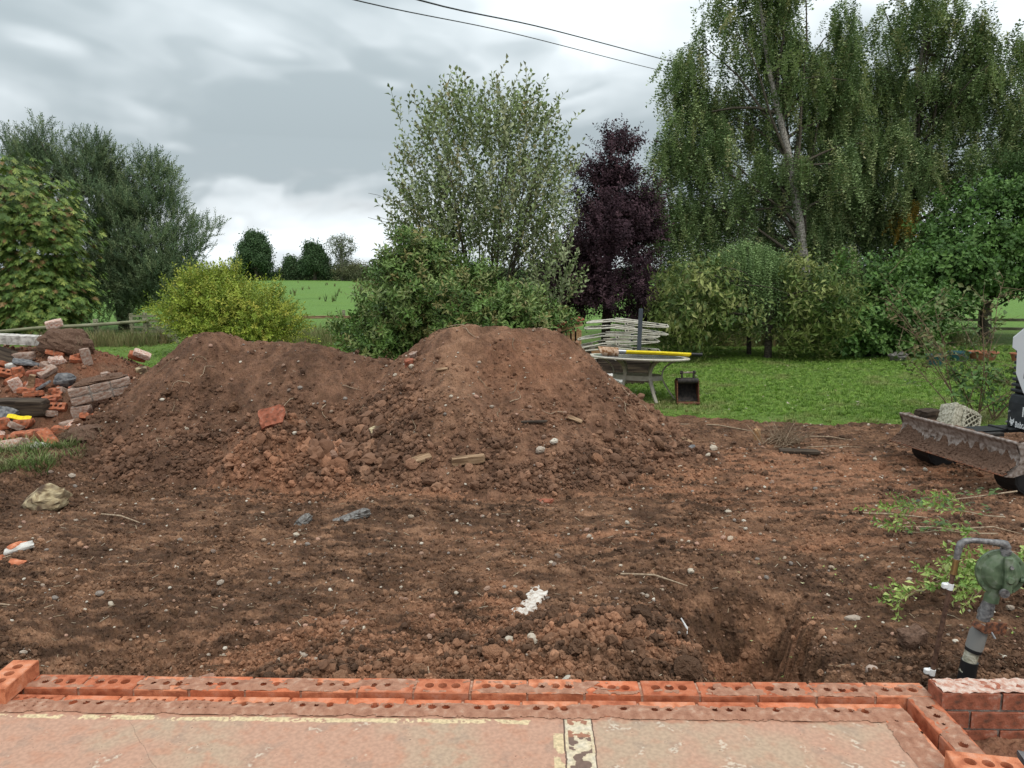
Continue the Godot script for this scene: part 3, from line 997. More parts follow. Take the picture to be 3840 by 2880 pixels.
func heap_right(x: float, z: float) -> float:
	var w := 0.10 * n_mid.get_noise_2d(x * 0.6, z * 0.6)
	var zf := -9.0 + (z + 9.0) * 0.82
	var h := ridge(x + w, zf + w, Vector2(-0.92, -9.0), Vector2(0.10, -9.05), 1.36, 1.30, 0.87, 0.20)
	h = smax(h, ridge(x, z, Vector2(-1.05, -9.0), Vector2(-0.85, -7.6), 1.30, 0.78, 0.80, 0.25), 0.10)
	h = smax(h, ridge(x, z, Vector2(0.35, -8.5), Vector2(1.40, -8.0), 0.62, 0.06, 0.60, 0.3), 0.12)
	h = smax(h, ridge(x, z, Vector2(-0.1, -8.6), Vector2(-0.1, -7.6), 0.9, 0.55, 0.55, 0.4), 0.2)
	h = smax(h, ridge(x, z, Vector2(-1.2, -7.0), Vector2(1.6, -7.7), 0.10, 0.10, 0.5, 0.3), 0.2)
	return h

func heap_left(x: float, z: float) -> float:
	var w := 0.12 * n_mid.get_noise_2d(x * 0.6 + 8.0, z * 0.6)
	var h := ridge(x + w, z + w, Vector2(-4.10, -9.2), Vector2(-4.0, -9.3), 1.27, 1.25, 0.90, 0.28)
	h = smax(h, ridge(x + w, z, Vector2(-3.9, -9.4), Vector2(-2.9, -9.2), 1.13, 1.14, 0.72, 0.22), 0.06)
	h = smax(h, ridge(x, z + w, Vector2(-2.9, -9.2), Vector2(-1.9, -9.1), 1.10, 0.93, 0.72, 0.25), 0.08)
	h = smax(h, ridge(x, z, Vector2(-4.0, -8.6), Vector2(-3.7, -7.6), 0.70, 0.30, 0.5, 0.5), 0.25)
	h = smax(h, ridge(x, z, Vector2(-2.0, -8.4), Vector2(-1.9, -7.4), 0.36, 0.16, 0.45, 0.5), 0.25)
	return h

func heap_small(x: float, z: float) -> float:
	var w := 0.06 * n_mid.get_noise_2d(x * 1.6 + 18.0, z * 1.6)
	var h := ridge(x + w, z + w, Vector2(-3.05, -7.45), Vector2(-2.60, -7.30), 0.34, 0.56, 0.85, 0.12)
	return smax(h, ridge(x + w, z, Vector2(-2.6, -7.3), Vector2(-1.85, -6.6), 0.50, 0.08, 0.75, 0.10), 0.06)

var HEAPS := {}

func any_heap(x: float, z: float) -> float:
	if z > -5.9 or z < -11.4 or x < -6.4 or x > 3.2:
		return -1.0
	return maxf(heap_right(x, z), maxf(heap_left(x, z), heap_small(x, z)))

func heap_col(x: float, z: float, which: int) -> Color:
	var n1 := n_low.get_noise_2d(x * 2.0 + 70.0, z * 2.0)
	var n2 := n_mid.get_noise_2d(x * 1.3 + 9.0, z * 0.8)
	var n4 := n_fine.get_noise_2d(x * 0.8, z * 0.8 + 25.0)
	var dark := Vector3(0.135, 0.080, 0.055)
	var mid := Vector3(0.220, 0.128, 0.087)
	var tan_ := Vector3(0.300, 0.185, 0.126)
	var clay := Vector3(0.290, 0.150, 0.093)
	var k := clampf(0.5 + 0.7 * n1 + 0.5 * n2 + 0.3 * n4, 0.0, 1.0)
	var c := dark.lerp(mid, k)
	if which == 0:
		# dry run of fine earth down the left shoulder, reddish earth on the crown
		var s := exp(-pow((x + 0.88 + 0.12 * n2) / 0.20, 2.0)) * smoothstep(-6.9, -7.6, z)
		c = c.lerp(tan_, clampf(s * 0.8 + 0.9 * maxf(0.0, n2 - 0.1), 0.0, 0.9))
		c = c.lerp(clay, clampf(0.5 * exp(-((x + 0.1) * (x + 0.1) / 0.5 + (z + 8.3) * (z + 8.3) / 0.3)), 0.0, 0.6))
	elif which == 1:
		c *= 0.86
	else:
		c = c.lerp(clay, clampf(0.15 + 0.8 * n2 + 0.35 * smoothstep(-7.4, -6.8, z), 0.0, 0.65))
	c *= 1.0 + 0.25 * n4
	return Color(c.x * 1.05, c.y * 0.98, c.z * 0.90)

func heap_fine(x: float, z: float, rough: float) -> float:
	return rough * (-0.055 * (n_cell.get_noise_2d(x * 0.9, z * 0.9) + 0.6) - 0.014 * n_cell.get_noise_2d(x * 2.1 + 5.0, z * 2.1)) + 0.035 * n_mid.get_noise_2d(x * 1.4, z * 1.4) + 0.014 * n_fine.get_noise_2d(x, z) + 0.006 * n_grit.get_noise_2d(x, z)

func heap_rough(x: float, z: float, h: float) -> float:
	return clampf(0.95 - 0.6 * h + 0.6 * n_low.get_noise_2d(x * 2.2 + 3.0, z * 2.2), 0.12, 1.0)

func top_y(x: float, z: float) -> float:
	var g := soil_h(x, z)
	var h := any_heap(x, z)
	if h > 0.03:
		return SOIL + h + heap_fine(x, z, heap_rough(x, z, h)) - 0.01
	return g + soil_fine(x, z)

func build_heaps() -> void:
	var spec := [
		["soil_heap", heap_right, 0, -2.4, 3.0, -6.2, -11.2, "tall flat-topped heap of brown soil in front of the garden table"],
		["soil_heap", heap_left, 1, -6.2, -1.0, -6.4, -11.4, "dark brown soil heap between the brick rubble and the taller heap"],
		["soil_heap", heap_small, 2, -3.9, -1.2, -6.1, -8.4, "small reddish mound of soil in front of the dark heap"],
	]
	for s in spec:
		var f: Callable = s[1]
		var which: int = s[2]
		var rows := PackedFloat32Array()
		var z: float = s[5]
		while z > s[6]:
			rows.append(z)
			z -= 0.017 if z > -9.3 else 0.03
		var hh := func(x: float, zz: float) -> float:
			var h: float = f.call(x, zz)
			return SOIL + maxf(h, -0.12) + heap_fine(x, zz, heap_rough(x, zz, h)) - 0.015
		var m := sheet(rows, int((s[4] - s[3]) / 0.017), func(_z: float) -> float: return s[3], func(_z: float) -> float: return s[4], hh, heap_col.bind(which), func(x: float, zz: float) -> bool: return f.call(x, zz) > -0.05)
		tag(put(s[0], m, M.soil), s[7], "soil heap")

# ---------------------------------------------------------------- clods, pebbles, crumbs
func build_soil_litter() -> void:
	var shapes := []
	for k in 5:
		shapes.append(lump(100 + k, Vector3(1.0, 0.72, 0.9), 0.5, 8, 0.75))
	var xf := [[], [], [], [], []]
	var cols := [PackedColorArray(), PackedColorArray(), PackedColorArray(), PackedColorArray(), PackedColorArray()]
	var tries := 0
	var made := 0
	while made < 80000 and tries < 500000:
		tries += 1
		var d := 2.9 + 7.2 * rng.randf() * rng.randf_range(0.15, 1.0)
		var x := rng.randf_range(-1.0, 1.0) * (0.75 * d + 0.6)
		var z := -d
		var h := any_heap(x, z)
		if z < lawn_edge(x) + 0.1 and h < 0.05:
			continue
		var p := 0.0
		var big := 1.0
		if h > 0.03:
			var r := heap_rough(x, z, h)
			p = r * r
			var valley := exp(-pow((x + 1.85) / 0.55, 2.0)) * smoothstep(-8.6, -7.9, z) * smoothstep(-6.4, -6.9, z)
			p += 1.5 * valley
			big = 1.05 + 1.3 * valley + 0.75 * smoothstep(0.75, 0.1, h)
			if z < -9.3:
				p *= 0.3
		else:
			p = looseness(x, z)
			p = p * p * 0.9
			if d > 4.0:
				p += 0.13 + 0.4 * maxf(0.0, n_mid.get_noise_2d(x * 0.6, z * 0.6))
			if d < 3.9:
				p *= 1.3
			var spoil := exp(-((x - 0.32) * (x - 0.32) / 0.22 + (z + 3.5) * (z + 3.5) / 0.14)) + 0.7 * exp(-((x + 0.85) * (x + 0.85) / 0.4 + (z + 3.2) * (z + 3.2) / 0.05))
			p += 0.8 * spoil
			big = 1.0 + 0.9 * spoil
		if rng.randf() > p:
			continue
		var s := (0.010 + 0.026 * pow(rng.randf(), 3.0) + 0.05 * pow(rng.randf(), 16.0)) * big * (0.30 + 0.105 * d)
		var k := rng.randi() % 5
		var y := top_y(x, z) if h > 0.03 else ground_y(x, z)
		var b := Basis.from_euler(Vector3(rng.randf() * TAU, rng.randf() * TAU, rng.randf() * TAU)).scaled(Vector3(s, s, s))
		xf[k].append(Transform3D(b, Vector3(x, y + s * 0.22, z)))
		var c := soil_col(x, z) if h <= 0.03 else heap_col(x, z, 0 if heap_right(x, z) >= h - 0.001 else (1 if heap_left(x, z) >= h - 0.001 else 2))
		var j := rng.randf_range(0.75, 1.35)
		cols[k].append(Color(c.r * j, c.g * j, c.b * j))
		made += 1
	for k in 5:
		tag(many("soil_clods", shapes[k], M.clod, xf[k], cols[k]), "loose crumbs and clods of brown soil strewn over the ground and heaps", "soil clods")
	# straw, splinters and shreds trodden into the surface
	var bits := new_st()
	bev_box(bits, Vector3.ZERO, Vector3(1.0, 0.05, 0.06), 0.01, Basis())
	var bx := []
	var bc := PackedColorArray()
	for q in 2400:
		var d := 3.0 + 6.5 * pow(rng.randf(), 1.1)
		var x := rng.randf_range(-1.0, 1.0) * (0.73 * d + 0.2)
		var h := any_heap(x, -d)
		if -d < lawn_edge(x) + 0.1 and h < 0.05:
			continue
		var s := rng.randf_range(0.02, 0.06)
		var y := top_y(x, -d) if h > 0.03 else ground_y(x, -d)
		bx.append(Transform3D(Basis.from_euler(Vector3(0, rng.randf() * TAU, rng.randf_range(-0.35, 0.35))).scaled(Vector3(s, s, s)), Vector3(x, y + 0.006, -d)))
		bc.append(pick([Color(0.10, 0.06, 0.04), Color(0.26, 0.18, 0.11), Color(0.42, 0.33, 0.22), Color(0.5, 0.44, 0.34)]))
	tag(many("straw_bits", bits.commit(), M.stone, bx, bc), "short straw and root fibres trodden into the soil", "straw")
	# pebbles: pale, water-worn
	var ps := []
	for k in 4:
		ps.append(lump(200 + k, Vector3(1.0, 0.62, 0.8), 0.2, 8, 0.25))
	xf = [[], [], [], []]
	cols = [PackedColorArray(), PackedColorArray(), PackedColorArray(), PackedColorArray()]
	var tones := [Vector3(0.44, 0.34, 0.25), Vector3(0.54, 0.46, 0.36), Vector3(0.33, 0.21, 0.15), Vector3(0.42, 0.25, 0.18), Vector3(0.25, 0.21, 0.18), Vector3(0.58, 0.52, 0.43)]
	var singles := 0
	for q in 3200:
		var d := 2.9 + 7.0 * pow(rng.randf(), 1.2)
		var x := rng.randf_range(-1.0, 1.0) * (0.73 * d + 0.2)
		var z := -d
		var h := any_heap(x, z)
		if z < lawn_edge(x) + 0.1 and h < 0.05:
			continue
		var s := 0.010 + 0.021 * pow(rng.randf(), 2.5) + 0.04 * pow(rng.randf(), 12.0)
		s *= 0.75 + 0.06 * d
		var y := top_y(x, z) if h > 0.03 else ground_y(x, z)
		var t: Vector3 = tones[rng.randi() % 6] * rng.randf_range(0.8, 1.1)
		if rng.randf() < 0.35:
			t = t.lerp(Vector3(0.2, 0.12, 0.08), 0.5)
		var k := rng.randi() % 4
		var xform := Transform3D(Basis.from_euler(Vector3(rng.randf_range(-0.5, 0.5), rng.randf() * TAU, rng.randf_range(-0.5, 0.5))).scaled(Vector3(s, s, s)), Vector3(x, y + s * 0.15, z))
		if s > 0.026 and singles < 260 and absf(x) < 0.66 * d:
			singles += 1
			var o := MeshInstance3D.new()
			o.mesh = ps[k]
			o.material_override = stone_mat(t)
			o.transform = xform
			o.name = numbered("pebble")
			add_child(o)
			tag(o, "small rounded pebble lying loose on the bare soil", "pebble", "pebbles on the bare soil")
			continue
		xf[k].append(xform)
		cols[k].append(Color(t.x, t.y, t.z))
	for k in 4:
		tag(many("gravel", ps[k], M.stone, xf[k], cols[k]), "tiny pale gravel sprinkled through the brown soil", "gravel")

var stone_mats := {}
func stone_mat(t: Vector3) -> StandardMaterial3D:
	var key := "%d_%d_%d" % [int(t.x * 12.0), int(t.y * 12.0), int(t.z * 12.0)]
	if not stone_mats.has(key):
		var m: StandardMaterial3D = M.stone.duplicate()
		m.vertex_color_use_as_albedo = false
		m.albedo_color = Color(t.x, t.y, t.z).linear_to_srgb()
		stone_mats[key] = m
	return stone_mats[key]

# ---------------------------------------------------------------- leaves and sprigs
func leaf(st: SurfaceTool, p: Vector3, dir: Vector3, side: Vector3, length: float, wid: float, fold := 0.25, broad := 0.5) -> void:
	var nrm := side.cross(dir).normalized()
	var tip := p + dir * length - nrm * length * 0.12
	var l := p + dir * length * broad + side * wid * 0.5 + nrm * wid * fold
	var r := p + dir * length * broad - side * wid * 0.5 + nrm * wid * fold
	var m := p + dir * length * broad
	tri(st, p, l, m); tri(st, l, tip, m)
	tri(st, p, m, r); tri(st, m, tip, r)

func twig(st: SurfaceTool, a: Vector3, b: Vector3, r: float) -> void:
	var t := (b - a).normalized()
	var x := t.cross(Vector3.UP if absf(t.y) < 0.9 else Vector3.RIGHT).normalized() * r
	var y := t.cross(x).normalized() * r
	var p := [x, -x * 0.5 + y * 0.87, -x * 0.5 - y * 0.87]
	for k in 3:
		quad(st, a + p[k], a + p[(k + 1) % 3], b + p[(k + 1) % 3] * 0.5, b + p[k] * 0.5)

# shoot along +y (or hanging along -y) carrying n leaves
func sprig(seed_: int, n: int, length: float, ll: float, lw: float, spread: float, hang := 0.0, bend := 0.15, stem := 0.0) -> ArrayMesh:
	var r := RandomNumberGenerator.new()
	r.seed = seed_
	var st := new_st()
	var bx := r.randf_range(-bend, bend) * length
	var bz := r.randf_range(-bend, bend) * length
	var at := func(t: float) -> Vector3: return Vector3(bx * t * t, length * t, bz * t * t)
	for i in n:
		var t := (i + 0.7) / n
		var p: Vector3 = at.call(t)
		var a := i * 2.4 + r.randf_range(-0.5, 0.5)
		var s := spread * r.randf_range(0.7, 1.3) * (1.0 if i < n - 1 else 0.3)
		var d := Vector3(sin(s) * cos(a), cos(s), sin(s) * sin(a))
		if hang > 0.0:
			d = (d * (1.0 - hang) + Vector3(0, -1, 0) * hang).normalized()
		var side := d.cross(Vector3(r.randf_range(-0.4, 0.4), 1, r.randf_range(-0.4, 0.4))).normalized()
		var k := r.randf_range(0.75, 1.15)
		leaf(st, p + d * ll * 0.12, d, side, ll * k, lw * k)
	if stem > 0.0:
		twig(st, Vector3.ZERO, at.call(0.5), stem)
		twig(st, at.call(0.5), at.call(1.0), stem * 0.7)
	return st.commit()

# hand-shaped leaf of seven leaflets on a stalk
func palmate(seed_: int, n := 7) -> ArrayMesh:
	var r := RandomNumberGenerator.new()
	r.seed = seed_
	var st := new_st()
	var hub := Vector3(0, 0, 0)
	for k in n:
		var a := (k - (n - 1) * 0.5) * (4.4 / n) + r.randf_range(-0.08, 0.08)
		var droop := -0.45 - 0.25 * cos(a) + r.randf_range(-0.15, 0.1)
		var d := Vector3(sin(a), droop, cos(a)).normalized()
		var side := Vector3(cos(a), 0.05, -sin(a)).normalized()
		var l := (1.0 - 0.32 * absf(k - (n - 1) * 0.5) / ((n - 1) * 0.5)) * r.randf_range(0.88, 1.06)
		leaf(st, hub, d, side, l, l * 0.30, 0.16, 0.64)
	twig(st, Vector3(0, 0.05, -0.75), hub, 0.025)
	return st.commit()

func hashed(n: FastNoiseLite, p: Vector3) -> float:
	return n.get_noise_3dv(p)

# points spread through lobes [centre, radii, share]; outward direction in the second slot
func crown_points(lobes: Array, n: int, thr := -0.15, freq := 1.1, inner := 0.3) -> Array:
	var out := []
	var total := 0.0
	for l in lobes:
		total += l[2]
	for l in lobes:
		var c: Vector3 = l[0]
		var rad: Vector3 = l[1]
		var want := int(n * l[2] / total)
		var made := 0
		var tries := 0
		while made < want and tries < want * 8:
			tries += 1
			var d := Vector3(rng.randfn(), rng.randfn(), rng.randfn()).normalized()
			var f := pow(rng.randf_range(inner * inner * inner, 1.0), 1.0 / 3.0)
			var edge := 0.86 + 0.34 * n3.get_noise_3dv(d * 2.2 + c) + 0.12 * n3.get_noise_3dv(d * 6.0 + c)
			var p := c + Vector3(d.x * rad.x, d.y * rad.y, d.z * rad.z) * f * edge
			if p.y < LAWN + 0.05:
				continue
			if n3.get_noise_3dv(p * freq) < thr + rng.randf_range(-0.12, 0.12):
				continue
			out.append([p, Vector3(d.x / rad.x, d.y / rad.y, d.z / rad.z).normalized(), f])
			made += 1
	return out

# hanging clumps: dome-topped curtains of shoots, with gaps between them
func clump_points(lobes: Array, n: int, per: int, wide: float, tall: float, thr := -0.2, floor_ := 0.6, rise := false) -> Array:
	var out := []
	for c in crown_points(lobes, n, thr, 0.8, 0.45):
		var w := wide * rng.randf_range(0.6, 1.3)
		var h := tall * rng.randf_range(0.6, 1.4)
		for k in per:
			var a := rng.randf() * TAU
			var r := sqrt(rng.randf())
			var p: Vector3 = c[0] + Vector3(cos(a) * w * r, h * (0.35 - 0.45 * r * r) - h * 0.9 * pow(rng.randf(), 1.6), sin(a) * w * r)
			if rise:
				p = c[0] + Vector3(cos(a) * w * r, h * (rng.randf() - 0.45) * (1.1 - 0.5 * r), sin(a) * w * r)
			if p.y > LAWN + floor_:
				out.append([p, (Vector3(cos(a) * r, 0.35, sin(a) * r) + c[1] * 0.8).normalized(), 1.0])
	return out

func limb(st: SurfaceTool, a: Vector3, b: Vector3, r0: float, r1: float, lift := 0.2, sides := 5, wob := 0.06) -> void:
	var n := 5
	var pts := []
	var rad := []
	var len_ := a.distance_to(b)
	var mid := a.lerp(b, 0.5) + Vector3(rng.randf_range(-wob, wob), lift, rng.randf_range(-wob, wob)) * len_
	for k in n + 1:
		var t := float(k) / n
		var q := a.lerp(mid, t).lerp(mid.lerp(b, t), t)
		pts.append(q + Vector3(rng.randf_range(-1, 1), rng.randf_range(-1, 1), rng.randf_range(-1, 1)) * len_ * 0.012)
		rad.append(lerpf(r0, r1, pow(t, 0.7)))
	tube(st, pts, rad, sides, false)

# trunk line: points and radii; limbs reach from it to chosen crown points
func wood(trunk: Array, radii: Array, pts: Array, n_limbs: int, r_limb: float, lift: float, low := 0.25, twigs := 0, with_trunk := true) -> ArrayMesh:
	var st := new_st()
	if with_trunk:
		tube(st, trunk, radii, 9, false)
	var n := trunk.size()
	for k in n_limbs:
		var p: Vector3 = pts[rng.randi() % pts.size()][0]
		var t := clampf(low + (1.0 - low) * rng.randf() * clampf((p.y - trunk[0].y) / maxf(0.1, trunk[n - 1].y - trunk[0].y), 0.1, 1.0), 0.0, 0.98) * (n - 1)
		var i := mini(int(t), n - 2)
		var a: Vector3 = trunk[i].lerp(trunk[i + 1], t - i)
		var r: float = minf(r_limb, lerpf(radii[i], radii[i + 1], t - i) * 0.7)
		limb(st, a, p, r, r * 0.2, lift)
		for q in twigs:
			var c: Vector3 = pts[rng.randi() % pts.size()][0]
			var s := a.lerp(p, rng.randf_range(0.4, 0.95))
			if c.distance_to(s) < 1.6:
				limb(st, s, c, r * 0.35, r * 0.1, lift * 0.5, 4)
	return st.commit()

func pick(palette: Array, jitter := 0.2) -> Color:
	var k := rng.randf() * (palette.size() - 1)
	var i := mini(int(k), palette.size() - 2)
	var c: Color = palette[i].lerp(palette[i + 1], k - i)
	var j := 1.0 + rng.randf_range(-jitter, jitter)
	return Color(c.r * j, c.g * j, c.b * j)

# leaves: one MultiMesh per sprig shape; mode "up", "out", "hang"
func leafage(t: Node3D, pts: Array, shapes: Array, mat_: Material, palette: Array, mode: String, smin: float, smax_: float, wild := 0.5, called := "crown") -> void:
	var xf := []
	var cols := []
	for s in shapes:
		xf.append([])
		cols.append(PackedColorArray())
	for p in pts:
		var o: Vector3 = p[1]
		var y := Vector3(rng.randfn(), rng.randfn(), rng.randfn()) * wild * 0.6
		match mode:
			"up": y += Vector3(o.x * 0.5, 1.0, o.z * 0.5)
			"out": y += o + Vector3(0, 0.25, 0)
			"hang": y = Vector3(y.x * 0.35 + o.x * 0.12, -1.0, y.z * 0.35 + o.z * 0.12)
			"droop": y += o * 0.9 + Vector3(0, -0.55, 0)
		y = y.normalized()
		var x := y.cross(Vector3(rng.randfn(), rng.randfn(), rng.randfn())).normalized()
		var s := rng.randf_range(smin, smax_)
		var k := rng.randi() % shapes.size()
		xf[k].append(Transform3D(Basis(x, y, x.cross(y)).scaled_local(Vector3(s, s, s)), p[0] - t.position))
		var lc := pick(palette)
		cols[k].append(Color(lc.r, minf(lc.g * 1.08, 0.45), lc.b))
	for k in shapes.size():
		if xf[k].size():
			many(called, shapes[k], mat_, xf[k], cols[k], t)

var leaf_parts := {}
# a leaf that can be picked out: a part of its own
func single_leaf(t: Node3D, mesh: Mesh, mat_: StandardMaterial3D, col: Color, xf: Transform3D) -> void:
	var key := "%d %d %d" % [int(col.r * 40), int(col.g * 40), int(col.b * 40)]
	if not leaf_parts.has(key):
		var m: StandardMaterial3D = mat_.duplicate()
		m.vertex_color_use_as_albedo = false
		m.albedo_color = col.linear_to_srgb()
		leaf_parts[key] = m
	var o := MeshInstance3D.new()
	o.mesh = mesh
	o.material_override = leaf_parts[key]
	o.transform = xf
	o.name = "leaf"
	t.add_child(o, true)

func build_trees() -> void:
	var G := LAWN - 0.05
	# --- horse chestnut, far left, behind the post-and-rail fence
	var t := thing("horse_chestnut_tree", Vector3(-17.4, G, -24.4), "broad tree with yellow-green hand-shaped leaves at the left edge", "tree")
	var lobes := [[Vector3(-17.6, 3.0, -24.2), Vector3(3.3, 2.9, 2.6), 3.0], [Vector3(-15.9, 1.3, -23.6), Vector3(1.5, 1.4, 1.5), 1.0], [Vector3(-16.0, 3.2, -23.6), Vector3(1.7, 1.5, 1.5), 1.0], [Vector3(-18.6, 1.2, -23.4), Vector3(1.8, 1.3, 1.5), 1.0], [Vector3(-15.6, 0.6, -22.9), Vector3(1.3, 0.9, 1.0), 0.9], [Vector3(-17.4, 0.7, -22.8), Vector3(1.6, 1.0, 1.0), 1.1]]
	var pts := crown_points(lobes, 3600, -0.16, 1.1, 0.5)
	put("trunk", wood_rel(t, [Vector3(-17.4, G, -24.4), Vector3(-17.3, 1.5, -24.4), Vector3(-17.5, 3.4, -24.4), Vector3(-17.5, 5.0, -24.4)], [0.28, 0.22, 0.14, 0.04], pts, 30, 0.08, 0.1), M.bark, t)
	var pals := [palmate(1), palmate(2, 5), palmate(3)]
	var pal := [Color(0.055, 0.105, 0.025), Color(0.10, 0.17, 0.035), Color(0.16, 0.235, 0.05), Color(0.26, 0.30, 0.07), Color(0.24, 0.15, 0.06)]
	var xf := [[], [], []]
	var cols := [PackedColorArray(), PackedColorArray(), PackedColorArray()]
	var picked := 0
	for p in pts:
		var o: Vector3 = p[1]
		for q in 3:
			var f := Vector3(o.x + rng.randf_range(-0.8, 0.8), 0, o.z + rng.randf_range(-0.8, 0.8)).normalized()
			var up := (Vector3(0, 1, 0) + f * 0.45 + Vector3(rng.randfn(), 0, rng.randfn()) * 0.15).normalized()
			var x := up.cross(f).normalized()
			var s := rng.randf_range(0.15, 0.225)
			var k := rng.randi() % 3
			var w := Transform3D(Basis(x, up, x.cross(up)).scaled_local(Vector3(s, s, s)), p[0] - t.position + f * 0.18 + Vector3(rng.randf_range(-0.1, 0.1), rng.randf_range(-0.05, 0.1), 0))
			var c: Color = pick(pal.slice(0, 4), 0.2) if rng.randf() < 0.93 else pal[4]
			if picked < 280 and p[2] > 0.85 and o.z > 0.35 and p[0].x > -18.2:
				picked += 1
				single_leaf(t, pals[k], M.leaf, c, w)
			else:
				xf[k].append(w)
				cols[k].append(c)
	for k in 3:
		many("crown", pals[k], M.leaf, xf[k], cols[k], t)
	# --- grey-green evergreen oak behind it
	t = thing("evergreen_oak_tree", Vector3(-16.0, G, -28.5), "large grey-green tree with upright shoots behind the hand-leaved tree", "tree")
	lobes = [[Vector3(-17.6, 4.0, -28.5), Vector3(3.0, 3.1, 2.4), 3.0], [Vector3(-14.9, 3.0, -28.2), Vector3(2.3, 2.7, 2.2), 2.6], [Vector3(-14.0, 2.2, -27.6), Vector3(1.7, 1.5, 1.5), 1.2], [Vector3(-19.6, 4.6, -28.5), Vector3(2.4, 2.8, 2.0), 2.0], [Vector3(-15.0, 5.0, -28.4), Vector3(1.3, 1.7, 1.3), 1.0], [Vector3(-16.9, 5.6, -28.4), Vector3(1.1, 1.3, 1.0), 0.7], [Vector3(-18.8, 6.0, -28.4), Vector3(1.2, 1.3, 1.0), 0.7], [Vector3(-15.6, 1.0, -27.2), Vector3(2.0, 1.3, 1.2), 1.3], [Vector3(-13.9, 1.3, -27.0), Vector3(1.2, 1.0, 1.0), 0.8], [Vector3(-17.6, 0.8, -26.8), Vector3(2.0, 1.2, 1.0), 1.0]]
	pts = clump_points(lobes, 300, 34, 0.52, 1.1, -0.15, 0.05, true)
	put("trunk", wood_rel(t, [Vector3(-16.0, G, -28.5), Vector3(-16.2, 1.6, -28.5), Vector3(-16.6, 3.6, -28.5), Vector3(-16.8, 6.0, -28.5)], [0.30, 0.24, 0.15, 0.04], pts, 50, 0.07, 0.12), M.bark, t)
	var ss := []
	for k in 3:
		ss.append(sprig(20 + k, 22, 0.62, 0.115, 0.034, 0.75, 0.0, 0.15, 0.006))
	leafage(t, pts, ss, M.leaf_matt, [Color(0.075, 0.11, 0.06), Color(0.115, 0.16, 0.085), Color(0.16, 0.20, 0.105), Color(0.21, 0.235, 0.125)], "up", 0.6, 1.1, 0.7)
	# --- yellow-green bush
	t = thing("forsythia_bush", Vector3(-8.05, G, -19.0), "bright yellow-green rounded bush beside the wooden gate", "bush")
	lobes = [[Vector3(-8.2, 0.75, -19.0), Vector3(1.0, 0.90, 1.0), 2.0], [Vector3(-7.3, 0.62, -18.9), Vector3(0.95, 0.90, 1.0), 1.6], [Vector3(-8.0, 1.35, -19.1), Vector3(0.7, 0.45, 0.6), 0.5], [Vector3(-9.05, 0.95, -18.8), Vector3(0.65, 0.5, 0.6), 0.6], [Vector3(-8.3, 0.1, -18.8), Vector3(0.7, 0.5, 0.7), 0.5], [Vector3(-6.75, 0.3, -18.8), Vector3(0.6, 0.6, 0.7), 0.4]]
	pts = clump_points(lobes, 190, 17, 0.24, 0.5, -0.3, 0.05, true)
	put("trunk", stems(t, Vector3(-8.05, G, -19.0), 26, pts, 0.018), M.twig, t)
	ss = []
	for k in 3:
		ss.append(sprig(30 + k, 16, 0.42, 0.075, 0.034, 0.95, 0.0, 0.25, 0.004))
	leafage(t, pts, ss, M.leaf, [Color(0.15, 0.20, 0.03), Color(0.25, 0.30, 0.045), Color(0.35, 0.38, 0.06), Color(0.44, 0.41, 0.08)], "out", 0.7, 1.35, 0.7)
	# --- evergreen shrub with glossy leaves
	t = thing("laurel_shrub", Vector3(-1.7, G, -14.3), "dense dark green evergreen shrub directly behind the soil heaps", "shrub")
	lobes = [[Vector3(-2.35, 1.05, -14.3), Vector3(1.1, 1.35, 1.1), 2.0], [Vector3(-1.3, 0.75, -14.1), Vector3(1.25, 1.1, 1.1), 2.0], [Vector3(-0.35, 0.5, -13.9), Vector3(0.95, 0.85, 0.9), 1.2], [Vector3(-2.95, 0.45, -14.0), Vector3(0.75, 0.9, 0.85), 1.0], [Vector3(-2.3, 1.9, -14.4), Vector3(0.6, 0.55, 0.6), 0.5]]
	pts = clump_points(lobes, 310, 16, 0.25, 0.42, -0.4, 0.05, true)
	put("trunk", stems(t, Vector3(-1.8, G, -14.3), 22, pts, 0.022), M.bark, t)
	ss = []
	for k in 3:
		ss.append(sprig(40 + k, 11, 0.22, 0.105, 0.04, 1.05, 0.0, 0.25, 0.004))
	leafage(t, pts, ss, M.leaf_gloss, [Color(0.055, 0.095, 0.025), Color(0.10, 0.165, 0.04), Color(0.15, 0.215, 0.06), Color(0.21, 0.255, 0.09), Color(0.24, 0.19, 0.08)], "out", 0.75, 1.3, 0.6)
	# --- open, pale-leaved tree with many upright stems
	t = thing("whitebeam_tree", Vector3(-1.15, G, -17.2), "sparse pale green tree with many thin upright stems behind the evergreen shrub", "tree")
	lobes = [[Vector3(-1.1, 3.5, -17.2), Vector3(2.35, 2.3, 1.8), 4.0], [Vector3(-2.2, 2.7, -17.1), Vector3(1.2, 1.3, 1.2), 1.2], [Vector3(-0.2, 2.8, -16.9), Vector3(1.2, 1.4, 1.2), 1.2], [Vector3(-1.0, 5.0, -17.2), Vector3(1.9, 0.85, 1.3), 1.1], [Vector3(0.4, 1.4, -16.4), Vector3(0.7, 0.8, 0.7), 0.4]]
	pts = crown_points(lobes, 1550, -0.35, 1.2, 0.3)
	put("trunk", fan_wood(t, Vector3(-1.15, G, -17.2), 17, 5.3, 2.0, pts), M.bark, t)
	ss = []
	for k in 4:
		ss.append(sprig(50 + k, 9, 0.55, 0.115, 0.07, 0.85, 0.0, 0.12, 0.007))
	leafage(t, pts, ss, M.leaf_matt, [Color(0.13, 0.165, 0.065), Color(0.20, 0.24, 0.10), Color(0.27, 0.30, 0.15), Color(0.36, 0.37, 0.24), Color(0.24, 0.19, 0.09)], "up", 0.75, 1.25, 0.5)
	# --- purple plum
	t = thing("purple_plum_tree", Vector3(1.85, G, -19.4), "dark purple-leaved tree of tapering shape behind the stacked loungers", "tree")
